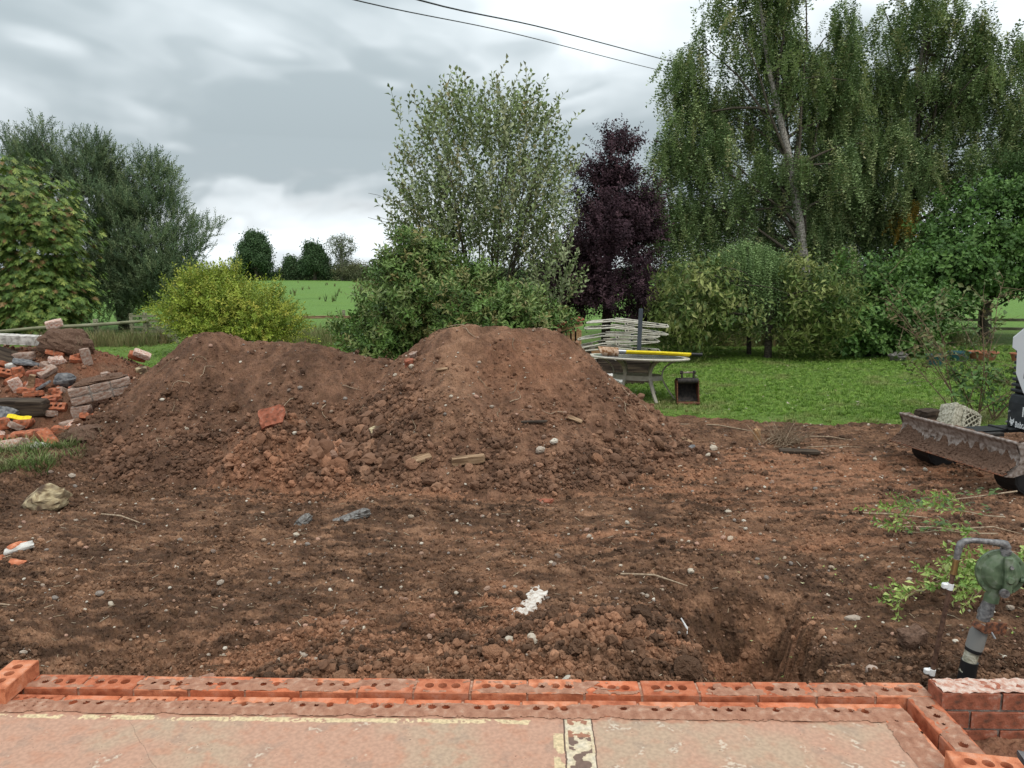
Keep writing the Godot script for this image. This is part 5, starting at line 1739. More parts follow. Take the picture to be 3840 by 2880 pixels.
# box with rough faces and an optional slanted break at its +x end
func rough_block(seed_: int, s: Vector3, jag: float, cut := 0.0, n := 5) -> ArrayMesh:
	var st := new_st()
	var no := noise_of(seed_, 1.0, 3)
	var r := RandomNumberGenerator.new()
	r.seed = seed_ + 99
	var ny := r.randf_range(-0.9, 0.9)
	var nz := r.randf_range(-0.9, 0.9)
	var vert := func(p: Vector3) -> Vector3:
		var q := Vector3(p.x * s.x, p.y * s.y, p.z * s.z) * 0.5
		# soften the corners
		var e := Vector3(pow(absf(p.x), 8.0), pow(absf(p.y), 8.0), pow(absf(p.z), 8.0))
		var w := e.x * e.y + e.y * e.z + e.x * e.z
		q *= 1.0 - 0.035 * w
		q += Vector3(no.get_noise_3dv(q * 18.0), no.get_noise_3dv(q * 18.0 + Vector3(9, 0, 0)), no.get_noise_3dv(q * 18.0 + Vector3(0, 9, 0))) * jag
		if cut > 0.0:
			var lim := s.x * (0.5 - cut) + ny * q.y + nz * q.z * 0.7 + 0.012 * no.get_noise_3dv(q * 60.0)
			q.x = minf(q.x, lim)
		return q
	for ax in 3:
		for sg: float in [-1.0, 1.0]:
			for i in n:
				for j in n:
					var c := PackedVector3Array()
					for o in [[0, 0], [1, 0], [1, 1], [0, 1]]:
						var u: float = 2.0 * (i + o[0]) / n - 1.0
						var v: float = 2.0 * (j + o[1]) / n - 1.0
						var p := Vector3(sg, u, v)
						if ax == 1: p = Vector3(u, sg, v)
						elif ax == 2: p = Vector3(u, v, sg)
						c.append(vert.call(p))
					quad(st, c[0], c[1], c[2], c[3])
	return st.commit()

func build_rubble() -> void:
	var rows := PackedFloat32Array()
	var z := -7.4
	while z > -11.6:
		rows.append(z)
		z -= 0.02
	var m := sheet(rows, 240, func(_z: float) -> float: return -9.6, func(_z: float) -> float: return -4.5, func(x: float, zz: float) -> float: return SOIL + maxf(heap_rubble(x, zz), -0.1) + heap_fine(x, zz, 0.8) - 0.01, func(x: float, zz: float) -> Color:
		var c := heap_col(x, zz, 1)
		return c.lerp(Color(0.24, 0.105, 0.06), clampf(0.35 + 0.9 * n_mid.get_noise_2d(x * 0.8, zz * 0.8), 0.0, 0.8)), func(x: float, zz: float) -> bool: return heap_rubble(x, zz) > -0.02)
	tag(put("rubble_soil_heap", m, M.soil), "reddish soil heap carrying broken bricks at the left edge", "soil heap")
	var B := Vector3(0.215, 0.065, 0.1025)
	var mats := {"o": M.brick_dusty, "d": M.brick_old, "w": M.brick_bloom, "l": M.brick_lime, "s": M.slate, "c": M.concrete, "t": M.wood, "k": M.wood_dark, "m": M.mud, "a": M.sandstone}
	# [name, x, z, lift, size, material, cut, rotation, label, category]
	var L := [
		["broken_brick", -5.886, -8.693, 0.04, B, "o", 0.0, Vector3(0.2, 0.5, 0.15), "orange brick with pale corner beside the brick with three holes", "brick"],
		["broken_brick", -5.436, -8.563, 0.05, Vector3(0.22, 0.15, 0.12), "w", 0.05, Vector3(0.1, 0.3, 0.1), "grey-caked brick lump just below the corner of the masonry chunk", "brick"],
		["broken_brick", -5.318, -8.53, 0.03, Vector3(0.18, 0.07, 0.1), "o", 0.15, Vector3(0.5, 0.9, 0.2), "split orange brick at the foot of the masonry chunk", "brick"],
		["broken_brick", -6.086, -8.669, 0.05, B, "o", 0.0, Vector3(-0.1, 0.4, 0.05), "flat-topped orange brick above the dark timber block", "brick"],
		["broken_brick", -5.738, -7.944, 0.07, Vector3(0.23, 0.12, 0.12), "o", 0.0, Vector3(0.15, 0.15, 0.05), "large orange brick face beneath the yellow strip", "brick"],
		["broken_brick", -5.36, -7.79, 0.08, Vector3(0.24, 0.09, 0.13), "o", 0.12, Vector3(0.3, -0.6, -0.75), "steeply tilted broken orange brick next to a white shard", "brick"],
		["broken_brick", -5.476, -8.207, 0.05, Vector3(0.19, 0.08, 0.11), "o", 0.1, Vector3(0.1, 0.2, -0.1), "orange brick half buried above the dark root clump", "brick"],
		["broken_brick", -5.534, -7.52, 0.06, Vector3(0.24, 0.09, 0.14), "l", 0.1, Vector3(-0.35, 0.25, 0.12), "pinkish brick fragment at the lowest edge of the rubble by the grass", "brick"],
		["broken_brick", -6.119, -8.134, 0.06, Vector3(0.2, 0.12, 0.12), "o", 0.06, Vector3(0.1, 0.7, 0.1), "dull red brick under the pale grey slab at the left edge", "brick"],
		["broken_brick", -6.418, -8.845, 0.07, Vector3(0.12, 0.17, 0.08), "l", 0.0, Vector3(0.2, 0.3, 0.35), "brick with flaking white paint leaning in the rubble", "brick"],
		["broken_brick", -6.568, -9.121, 0.05, Vector3(0.15, 0.11, 0.1), "o", 0.1, Vector3(0.2, 0.8, 0.1), "small cube-like orange brick piece near white plaster bits", "brick"],
		["broken_brick", -6.193, -9.113, 0.06, B * 1.05, "w", 0.0, Vector3(0.4, 1.2, 0.5), "pale brick edge sticking out of the red soil", "brick"],
		["broken_brick", -6.311, -9.077, 0.05, B, "d", 0.0, Vector3(0.1, 0.4, 0.1), "dark red brick sunk in soil left of the pale brick edge", "brick"],
		["broken_brick", -6.76, -9.516, 0.05, Vector3(0.26, 0.10, 0.13), "w", 0.0, Vector3(0.1, 0.1, 0.05), "pinkish grey brick under the concrete lintel", "brick"],
		["broken_brick", -5.9, -9.481, 0.10, Vector3(0.11, 0.23, 0.075), "w", 0.0, Vector3(0.1, 0.35, 0.16), "single whitish brick standing upright on the red soil", "brick"],
		["broken_brick", -6.243, -8.785, 0.03, B, "o", 0.0, Vector3(0.1, 0.1, -0.05), "thin orange brick edge lying flat behind the splintered wood", "brick"],
		["broken_brick", -5.92, -8.22, 0.05, Vector3(0.2, 0.1, 0.11), "o", 0.05, Vector3(0.0, 0.1, 0.0), "orange brick directly under the yellow strip", "brick"],
		["broken_brick", -5.62, -8.02, 0.07, Vector3(0.10, 0.16, 0.1), "d", 0.0, Vector3(0.1, 0.4, 0.1), "dark soil-caked brick end upright right of the yellow strip", "brick"],
		["broken_brick", -5.44, -7.64, 0.03, Vector3(0.2, 0.07, 0.1), "o", 0.1, Vector3(0.1, -0.3, -0.2), "low orange brick between the two white shards", "brick"],
		["broken_brick", -5.64, -10.25, 0.09, Vector3(0.23, 0.08, 0.11), "o", 0.0, Vector3(0.5, 0.3, -0.45), "lower of two tilted orange bricks against the far grass", "brick"],
		["broken_brick", -5.54, -10.2, 0.17, Vector3(0.23, 0.075, 0.11), "l", 0.0, Vector3(0.45, 0.35, -0.5), "upper of two tilted orange bricks against the far grass", "brick"],
		["broken_brick", -6.50, -9.80, 0.36, Vector3(0.2, 0.1, 0.12), "l", 0.0, Vector3(0.2, 0.5, 0.2), "pinkish stone brick perched on top of the big soil clod", "brick"],
		["rounded_boulder", -5.888, -8.975, 0.07, Vector3.ZERO, "s", 0.0, Vector3.ZERO, "", ""],
		["stone_slab", -6.22, -8.306, 0.07, Vector3(0.34, 0.13, 0.16), "s", 0.05, Vector3(0.7, -0.3, -0.35), "pale grey stone slab tilted at the left edge of the rubble", "stone"],
		["timber_block", -6.09, -8.42, 0.09, Vector3(0.62, 0.19, 0.18), "k", 0.0, Vector3(0.1, 0.1, -0.03), "big dark soil-covered timber block lying level in the rubble", "timber"],
		["wood_splinter", -6.198, -8.80, 0.09, Vector3(0.07, 0.26, 0.05), "t", 0.0, Vector3(0.2, 0.4, -0.25), "splintered yellow wood piece standing in the rubble", "wood"],
		["roof_slate", -6.884, -9.415, 0.10, Vector3(0.34, 0.03, 0.26), "k", 0.0, Vector3(0.7, 0.3, -0.6), "dark patterned tile leaning below the concrete lintel", "tile"],
		["roof_slate", -6.62, -9.35, 0.05, Vector3(0.3, 0.03, 0.2), "s", 0.0, Vector3(0.2, 0.6, -0.2), "thin grey slate beside the dark patterned tile", "tile"],
		["roof_slate", -6.12, -8.85, 0.03, Vector3(0.24, 0.03, 0.14), "s", 0.0, Vector3(0.2, 0.2, 0.5), "grey slate wedge beside the rounded boulder", "tile"],
		["plaster_piece", -5.628, -8.079, 0.05, Vector3(0.15, 0.025, 0.10), "c", 0.1, Vector3(0.7, 0.2, 0.5), "white shard leaning beside the steeply tilted brick", "plaster"],
		["plaster_piece", -5.305, -7.60, 0.03, Vector3(0.17, 0.03, 0.10), "c", 0.08, Vector3(0.3, 0.2, -0.3), "white shard lying at the grass below the rubble", "plaster"],
		["plaster_piece", -6.735, -9.225, 0.04, Vector3(0.12, 0.09, 0.08), "c", 0.1, Vector3(0.3, 0.5, 0.2), "white plaster lump beside the small orange brick piece", "plaster"],
		["plaster_piece", -5.249, -8.605, 0.04, Vector3(0.07, 0.10, 0.06), "c", 0.0, Vector3(0.2, 0.3, 0.3), "small white plaster lump under the masonry chunk", "plaster"],
		["plaster_piece", -5.20, -8.64, 0.04, Vector3(0.10, 0.10, 0.07), "a", 0.1, Vector3(0.3, 0.9, 0.5), "cream plaster lump right of the small white one", "plaster"],
		["flat_stone", -5.355, -7.50, 0.02, Vector3(0.2, 0.05, 0.12), "c", 0.0, Vector3(0.1, 0.2, 0.1), "flat grey stone among grass at the rubble foot", "stone"],
		["sandstone_piece", -5.382, -9.868, 0.05, Vector3(0.14, 0.09, 0.1), "a", 0.08, Vector3(0.2, 0.4, 0.2), "yellow sandstone bit behind the masonry chunk", "stone"],
	]
	var i := 0
	for e in L:
		i += 1
		var p := Vector3(e[1], rubble_y(e[1], e[2]) + e[3], e[2])
		if e[0] == "rounded_boulder":
			tag(put("rounded_boulder", lump(301, Vector3(0.30, 0.19, 0.22), 0.16, 14, 0.4), M.slate, null, p + Vector3(0, 0.03, 0), Vector3(0.1, 0.3, 0.1)), "large rounded grey boulder beside the masonry chunk", "boulder")
			continue
		tag(put(e[0], rough_block(400 + i, e[4], 0.007 if e[0] == "broken_brick" else 0.008, e[6]), mats[e[5]], null, p, e[7]), e[8], e[9])
	for k in 58:
		var bx := rng.randf_range(-7.3, -5.25)
		var bz := rng.randf_range(-9.6, -7.75)
		if heap_rubble(bx, bz) < 0.06 or (bx > -5.75 and bz < -8.5):
			continue
		var q := rng.randf_range(0.6, 1.05)
		tag(put("rubble_brick", rough_block(900 + k, Vector3(0.215 * q, 0.068, 0.105), 0.007, 0.14 if q < 0.85 else 0.0, 4), [M.brick_dusty, M.brick_dusty, M.brick_bloom, M.brick_old, M.brick_lime][k % 5], null, Vector3(bx, rubble_y(bx, bz) + rng.randf_range(0.0, 0.05), bz), Vector3(rng.randf_range(-0.6, 0.6), rng.randf() * TAU, rng.randf_range(-0.5, 0.5))), "broken brick jumbled among others in the rubble heap at the left", "brick", "jumbled rubble bricks")
	# perforated bricks
	for e in [[-5.734, -8.543, 0.06, Vector3(0.75, 0.15, -0.08), "orange brick with three round holes facing the viewer in the rubble"], [-5.839, -7.80, 0.07, Vector3(1.25, 0.2, 0.05), "perforated orange brick with holes facing out at the lower left edge"], [-6.753, -9.10, 0.08, Vector3(0.6, 0.3, -0.35), "perforated orange brick high at the left edge of the rubble"]]:
		tag(put("perforated_brick", brick3, M.brick_dusty, null, Vector3(e[0], rubble_y(e[0], e[1]) + e[2], e[1]), e[3]), e[4], "brick")
	# chunk of wall: three bricks long, two courses, bricks two deep
	var t := thing("masonry_chunk", Vector3(-5.27, rubble_y(-5.28, -8.80) + 0.13, -8.74), "chunk of old brick wall, two courses high, lying on the rubble", "masonry")
	t.rotation = Vector3(0.10, 0.55, 0.17)
	for c in 2:
		for k in 3:
			for q in 2:
				put("brick", rough_block(500 + c * 9 + k * 3 + q, Vector3(0.218, 0.092, 0.112), 0.007), M.brick_bloom if q == 1 else M.brick_old, t, Vector3((k - 1) * 0.228 + rng.randf_range(-0.004, 0.004), 0.05 + c * 0.104, (q - 0.5) * 0.125))
	put("mortar", rough_block(520, Vector3(0.665, 0.19, 0.225), 0.006, 0.0, 6), M.mortar_grey, t, Vector3(0, 0.10, 0))
	put("soil_cap", lump(521, Vector3(0.62, 0.10, 0.24), 0.3, 14), M.mud, t, Vector3(0.0, 0.215, -0.02))
	tag(put("brick_fragment", rough_block(522, Vector3(0.12, 0.07, 0.08), 0.012, 0.1), M.brick_bloom, null, Vector3(-5.22, rubble_y(-5.28, -8.80) + 0.405, -8.76), Vector3(0.2, 0.5, 0.1)), "small brick fragment on top of the masonry chunk", "brick")
	# lintel and the big clod with roots
	tag(put("concrete_lintel", rough_block(530, Vector3(2.0, 0.13, 0.14), 0.006, 0.0, 8), M.concrete, null, Vector3(-7.35, 0.86, -9.72), Vector3(0.08, 0.05, -0.055)), "long whitish concrete lintel lying across the top of the rubble", "lintel")
	t = thing("soil_clod_boulder", Vector3(-6.30, 0.55, -9.72), "huge dark clod of rooty soil on top of the rubble", "soil clod")
	put("clod", lump(531, Vector3(0.66, 0.46, 0.5), 0.30, 30, 0.35), M.mud, t, Vector3(0, 0.22, 0), Vector3(0, 0.4, -0.1))
	for k in 14:
		var a := rng.randf_range(-1.6, 1.6)
		var s := Vector3(sin(a) * 0.30, rng.randf_range(0.05, 0.4), cos(a) * 0.24)
		put("root", tube_mesh([s, s + Vector3(rng.randf_range(-0.08, 0.08), -0.10, 0.04), s + Vector3(rng.randf_range(-0.14, 0.14), -0.24, 0.03)], [0.004, 0.003, 0.0015], 4), M.twig, t)
	# yellow strip
	var st := new_st()
	for k in 8:
		var x0 := -0.12 + k * 0.03
		var y0 := 0.012 * sin(k * 1.1) - 0.007 * k
		var y1 := 0.012 * sin((k + 1) * 1.1) - 0.007 * (k + 1)
		bev_box(st, Vector3(x0 + 0.015, (y0 + y1) * 0.5, 0), Vector3(0.034, 0.016, 0.06), 0.002, Basis(Vector3(0, 0, 1), atan2(y1 - y0, 0.03)))
	tag(put("yellow_plastic_strip", st.commit(), M.yellow, null, Vector3(-5.965, rubble_y(-5.97, -8.25) + 0.10, -8.2), Vector3(0.7, 0.1, 0)), "bright yellow plastic strip lying among the bricks", "plastic strip")
	# fibrous root clump and turf edge
	t = thing("root_clump", Vector3(-5.03, rubble_y(-5.03, -7.95), -7.95), "dark matted clump of roots right of the lowest rubble bricks", "root clump")
	put("clod", lump(540, Vector3(0.50, 0.30, 0.36), 0.35, 22, 0.3), M.mud, t, Vector3(0, 0.05, 0))
	st = new_st()
	for k in 160:
		var a := rng.randf() * TAU
		var s := Vector3(cos(a) * 0.22, rng.randf_range(0.0, 0.18), 0.16 * sin(a))
		limb(st, s, s + Vector3(cos(a) * 0.08 + rng.randf_range(-0.06, 0.06), rng.randf_range(-0.14, 0.05), sin(a) * 0.08 + 0.03), 0.003, 0.0012, 0.2, 3)
	put("rootlets", st.commit(), M.twig, t).set_meta("kind", "stuff")
	# crumbs over the rubble
	var xf := []
	var cols := PackedColorArray()
	for k in 2200:
		var x := rng.randf_range(-8.2, -4.6)
		var zz := rng.randf_range(-10.3, -7.6)
		if heap_rubble(x, zz) < 0.1:
			continue
		var s := 0.015 + 0.05 * pow(rng.randf(), 4.0)
		xf.append(Transform3D(Basis.from_euler(Vector3(rng.randf() * TAU, rng.randf() * TAU, 0)).scaled(Vector3(s, s, s)), Vector3(x, rubble_y(x, zz) + s * 0.2, zz)))
		cols.append(pick([Color(0.10, 0.055, 0.036), Color(0.17, 0.085, 0.055), Color(0.27, 0.11, 0.06), Color(0.42, 0.30, 0.22)], 0.25))
	tag(many("rubble_crumbs", lump(541, Vector3(1, 0.8, 0.9), 0.4, 7, 0.5), M.clod, xf, cols), "crumbs of brick and soil between the rubble bricks", "rubble crumbs")

# ---------------------------------------------------------------- garden things
func arc_leg(a: float, r_top: float, r_mid: float, r_foot: float, top: float, mid: float) -> ArrayMesh:
	# flat strap bent in at the waist and out at the foot
	var st := new_st()
	var d := Vector3(cos(a), 0, sin(a))
	var s := Vector3(-sin(a), 0, cos(a)) * 0.024
	var pts := []
	for k in 13:
		var t := k / 12.0
		var y := top * (1.0 - t)
		var r := 0.0
		if y > mid:
			var u := (y - mid) / (top - mid)
			r = r_mid + (r_top - r_mid) * u * u * u
		else:
			var u := (mid - y) / mid
			r = r_mid + (r_foot - r_mid) * pow(u, 1.25)
		pts.append(d * r + Vector3(0, y, 0))
	for k in 12:
		var p: Vector3 = pts[k]
		var q: Vector3 = pts[k + 1]
		var n := (q - p).normalized().cross(s.normalized()) * 0.011
		quad(st, p + s + n, q + s + n, q - s + n, p - s + n)
		quad(st, p + s - n, q + s - n, q - s - n, p - s - n)
		quad(st, p + s + n, q + s + n, q + s - n, p + s - n)
		quad(st, p - s + n, q - s + n, q - s - n, p - s - n)
	return st.commit()

func build_garden_things() -> void:
	# round table
	var t := thing("garden_table", Vector3(1.59, LAWN, -11.45), "round taupe metal garden table with curved legs on the grass", "table")
	t.rotation = Vector3(-0.042, 0.2, -0.045)
	var H := 0.665
	var st := new_st()
	lathe(st, [Vector2(0.0, H - 0.022), Vector2(0.775, H - 0.026), Vector2(0.785, H - 0.008), Vector2(0.775, H + 0.004), Vector2(0.735, H), Vector2(0.0, H)], 48)
	put("table_top", st.commit(), M.cream_paint, t)
	st = new_st()
	lathe(st, [Vector2(0.70, H - 0.002), Vector2(0.70, H + 0.0045), Vector2(0.0, H + 0.0045)], 40)
	put("glass_panel", st.commit(), M.smoked_glass, t)
	for k in 6:
		put("leg", arc_leg(TAU * k / 6.0 + 0.35, 0.62, 0.37, 0.60, H - 0.025, H * 0.53), M.taupe_paint, t)
	st = new_st()
	lathe(st, [Vector2(0.385, 0.315), Vector2(0.385, 0.385), Vector2(0.365, 0.385), Vector2(0.365, 0.315), Vector2(0.385, 0.315)], 40)
	put("ring_stretcher", st.commit(), M.taupe_paint, t)
	var ty := LAWN + H + 0.012
	# post-hole digger
	t = thing("post_hole_digger", Vector3(1.15, ty, -11.32), "post-hole digger with rusty scoop and two yellow handles lying on the table", "tool")
	t.rotation = Vector3(0, 0.05, -0.052)
	st = new_st()
	for k in 14:
		# two half shells, mouth to the left
		for q in 10:
			var a0 := -0.35 + q * (PI * 1.22 / 10.0)
			var a1 := -0.35 + (q + 1) * (PI * 1.22 / 10.0)
			var f := func(u: float, a: float) -> Vector3:
				var r := 0.078 * (1.0 - 0.12 * u)
				var x := -0.15 + 0.27 * u - (0.045 * sin((a + 0.35) / 1.22) if u < 0.5 else 0.0) * (1.0 - u * 2.0)
				return Vector3(x, 0.078 + r * sin(a), r * cos(a))
			quad(st, f.call(k / 14.0, a0), f.call((k + 1) / 14.0, a0), f.call((k + 1) / 14.0, a1), f.call(k / 14.0, a1))
	put("scoop", st.commit(), M.clay_dust, t)
	st = new_st()
	for k in 14:
		for q in 10:
			var a0 := PI + 0.25 + q * (PI * 0.95 / 10.0)
			var a1 := PI + 0.25 + (q + 1) * (PI * 0.95 / 10.0)
			var f := func(u: float, a: float) -> Vector3:
				var r := 0.080 * (1.0 - 0.12 * u)
				return Vector3(-0.11 + 0.235 * u, 0.082 + r * sin(a), r * cos(a))
			quad(st, f.call(k / 14.0, a0), f.call((k + 1) / 14.0, a0), f.call((k + 1) / 14.0, a1), f.call(k / 14.0, a1))
	put("scoop", st.commit(), M.clay_dust, t)
	for s: float in [-1.0, 1.0]:
		var y := 0.085 + 0.012 * s
		var z := 0.03 * s
		put("socket", tube_mesh([Vector3(0.10, y, z), Vector3(0.25, y, z)], [0.024, 0.019], 10), M.zinc, t)
		put("handle", tube_mesh([Vector3(0.24, y, z), Vector3(0.75, y + 0.004, z * 1.1), Vector3(1.26, y, z * 1.4)], [0.021, 0.021, 0.021], 12), M.yellow, t)
		put("grip", tube_mesh([Vector3(1.24, y, z * 1.4), Vector3(1.38, y, z * 1.5), Vector3(1.395, y, z * 1.5), Vector3(1.41, y, z * 1.5)], [0.024, 0.024, 0.032, 0.030], 12), M.black_plastic, t)
	# grey steel post standing at the back of the table
	t = thing("steel_post", Vector3(1.635, ty, -11.62), "upright dark grey box-section steel post standing on the garden table", "metal post")
	t.rotation = Vector3(0, 0, -0.03)
	put("post", box_mesh(Vector3(0.062, 0.72, 0.05), 0.004), M.grey_paint, t, Vector3(0, 0.36, 0))
	t = thing("steel_rail", Vector3(1.83, ty, -11.52), "dark grey steel rail lying flat across the garden table", "metal rail")
	t.rotation = Vector3(0, 0.02, -0.048)
	put("rail", box_mesh(Vector3(1.08, 0.045, 0.05), 0.003), M.grey_paint, t, Vector3(0, 0.024, 0))
	put("stub", box_mesh(Vector3(0.05, 0.06, 0.05), 0.003), M.black_steel, t, Vector3(-0.18, 0.045, 0.07))
	build_bucket()
	build_loungers()
	build_log_store()
	# lattice stone and log behind the blade
	t = thing("lattice_stone", Vector3(5.16, SOIL - 0.02, -9.0), "tilted lichened stone block with a diamond lattice opening behind the blade", "garden stone")
	t.rotation = Vector3(-0.25, 0.35, -0.42)
	put("side", rough_block(601, Vector3(0.14, 0.34, 0.24), 0.016, 0.0, 7), M.lichen, t, Vector3(-0.13, 0.18, -0.03))
	put("side", rough_block(603, Vector3(0.05, 0.32, 0.22), 0.01, 0.0, 5), M.lichen, t, Vector3(0.205, 0.18, -0.03))
	put("top", rough_block(604, Vector3(0.30, 0.06, 0.22), 0.01, 0.0, 5), M.lichen, t, Vector3(0.05, 0.325, -0.03))
	put("base", rough_block(605, Vector3(0.30, 0.06, 0.22), 0.01, 0.0, 5), M.lichen, t, Vector3(0.05, 0.035, -0.03))
	for s: float in [-1.0, 1.0]:
		put("rim", box_mesh(Vector3(0.03, 0.25, 0.03), 0.006), M.lichen, t, Vector3(0.06 + s * 0.12, 0.18, 0.105))
		put("rim", box_mesh(Vector3(0.25, 0.03, 0.03), 0.006), M.lichen, t, Vector3(0.06, 0.18 + s * 0.12, 0.105))
	for k in 5:
		for s: float in [-1.0, 1.0]:
			var off := (k - 2) * 0.075
			var len_ := 0.30 - absf(off) * 1.35
			put("lattice_bar", box_mesh(Vector3(len_, 0.016, 0.02), 0.004), M.lichen, t, Vector3(0.06 + off * 0.5, 0.18 + off * 0.5 * -s, 0.107 + 0.003 * s), Vector3(0, 0, s * PI / 4))
	tag(put("log_stump", rough_block(602, Vector3(0.26, 0.26, 0.22), 0.014, 0.0, 6), M.wood_dark, null, Vector3(4.93, SOIL + 0.12, -9.25), Vector3(0, 0.3, 0.03)), "dark square timber stump left of the lattice stone", "stump")
	# pots and bags under the trees
	for e in [[8.39, -15.6, 0.20, 0.24, "teal", "dark teal plant pot under the right-hand bushes", true], [8.58, -16.1, 0.13, 0.16, "lichen", "small pale grey pot beside the dark teal pot", true], [9.93, -16.6, 0.30, 0.20, "terracotta", "wide terracotta bowl under the maple", true], [9.3, -16.4, 0.22, 0.22, "teal", "teal plant pot left of the terracotta bowl", true], [10.5, -16.2, 0.2, 0.2, "terracotta", "terracotta pot at the right near the white bodywork", true]]:
		st = new_st()
		var r: float = e[2]
		var h: float = e[3]
		lathe(st, [Vector2(0.0, 0.0), Vector2(r * 0.72, 0.0), Vector2(r * 0.95, h * 0.86), Vector2(r * 1.04, h * 0.87), Vector2(r * 1.04, h), Vector2(r * 0.9, h), Vector2(r * 0.85, h * 0.8), Vector2(0.0, h * 0.8)], 24)
		tag(put("plant_pot", st.commit(), M[e[4]], null, Vector3(e[0], LAWN, e[1])), e[5], "plant pot")
	tag(put("crumpled_bag", crumple(611, Vector3(0.42, 0.26, 0.3)), M.bag, null, Vector3(8.05, LAWN + 0.10, -16.5)), "crumpled clear plastic bag under the dark green bush", "plastic bag")
	tag(put("builders_bag", crumple(612, Vector3(0.5, 0.34, 0.4)), M.tarp, null, Vector3(0.9, LAWN + 0.14, -12.75)), "white rubble bag slumped behind the garden table", "bag")
	tag(put("builders_bag", crumple(613, Vector3(0.6, 0.30, 0.4)), M.tarp, null, Vector3(1.25, LAWN + 0.12, -12.6)), "second white rubble bag under the table edge", "bag")

func crumple(seed_: int, s: Vector3) -> ArrayMesh:
	return lump(seed_, s, 0.42, 26, 0.85)

func build_bucket() -> void:
	var t := thing("digger_bucket", Vector3(2.285, LAWN + 0.005, -10.98), "narrow rusty excavator bucket standing on the grass by the table", "bucket")
	t.rotation = Vector3(0, -0.05, 0.015)
	var w := 0.30
	# side plates with curved back, opening to the front
	var prof := []
	for k in 9:
		var a := k / 8.0
		prof.append(Vector2(-0.20 * sin(a * PI * 0.62) - 0.02, 0.03 + 0.32 * a))
	var st := new_st()
	for k in 8:
		var a: Vector2 = prof[k]
		var b: Vector2 = prof[k + 1]
		quad(st, Vector3(-w * 0.5, a.y, a.x), Vector3(w * 0.5, a.y, a.x), Vector3(w * 0.5, b.y, b.x), Vector3(-w * 0.5, b.y, b.x))
		quad(st, Vector3(-w * 0.5, a.y, a.x - 0.012), Vector3(w * 0.5, a.y, a.x - 0.012), Vector3(w * 0.5, b.y, b.x - 0.012), Vector3(-w * 0.5, b.y, b.x - 0.012))
	bev_box(st, Vector3(0, 0.355, -0.10), Vector3(w, 0.02, 0.22), 0.003)
	put("back_plate", st.commit(), M.black_steel, t)
	for s: float in [-1.0, 1.0]:
		st = new_st()
		var x := s * w * 0.5
		for k in 8:
			var a: Vector2 = prof[k]
			var b: Vector2 = prof[k + 1]
			var fa := 0.09 - 0.06 * k / 8.0
			var fb := 0.09 - 0.06 * (k + 1) / 8.0
			for o: float in [0.0, s * 0.014]:
				quad(st, Vector3(x + o, a.y, a.x), Vector3(x + o, a.y, fa), Vector3(x + o, b.y, fb), Vector3(x + o, b.y, b.x))
			quad(st, Vector3(x, a.y, fa), Vector3(x + s * 0.014, a.y, fa), Vector3(x + s * 0.014, b.y, fb), Vector3(x, b.y, fb))
		put("side_plate", st.commit(), M.rust, t)
	put("cutting_edge", box_mesh(Vector3(w + 0.04, 0.025, 0.12), 0.004), M.rust, t, Vector3(0, 0.018, 0.06))
	put("bolster", tube_mesh([Vector3(-w * 0.5, 0.345, 0.015), Vector3(w * 0.5, 0.345, 0.015)], [0.042], 14), M.black_steel, t)
	for s: float in [-1.0, 1.0]:
		put("hanger", box_mesh(Vector3(0.022, 0.13, 0.05), 0.004), M.black_steel, t, Vector3(s * 0.085, 0.43, 0.0))
	put("pin", tube_mesh([Vector3(-0.115, 0.468, 0.0), Vector3(0.115, 0.468, 0.0)], [0.014], 12), M.steel_worn, t)
	for s: float in [-1.0, 1.0]:
		put("boss", tube_mesh([Vector3(s * 0.085, 0.468, 0.0), Vector3(s * 0.112, 0.468, 0.0)], [0.026], 14), M.black_steel, t)

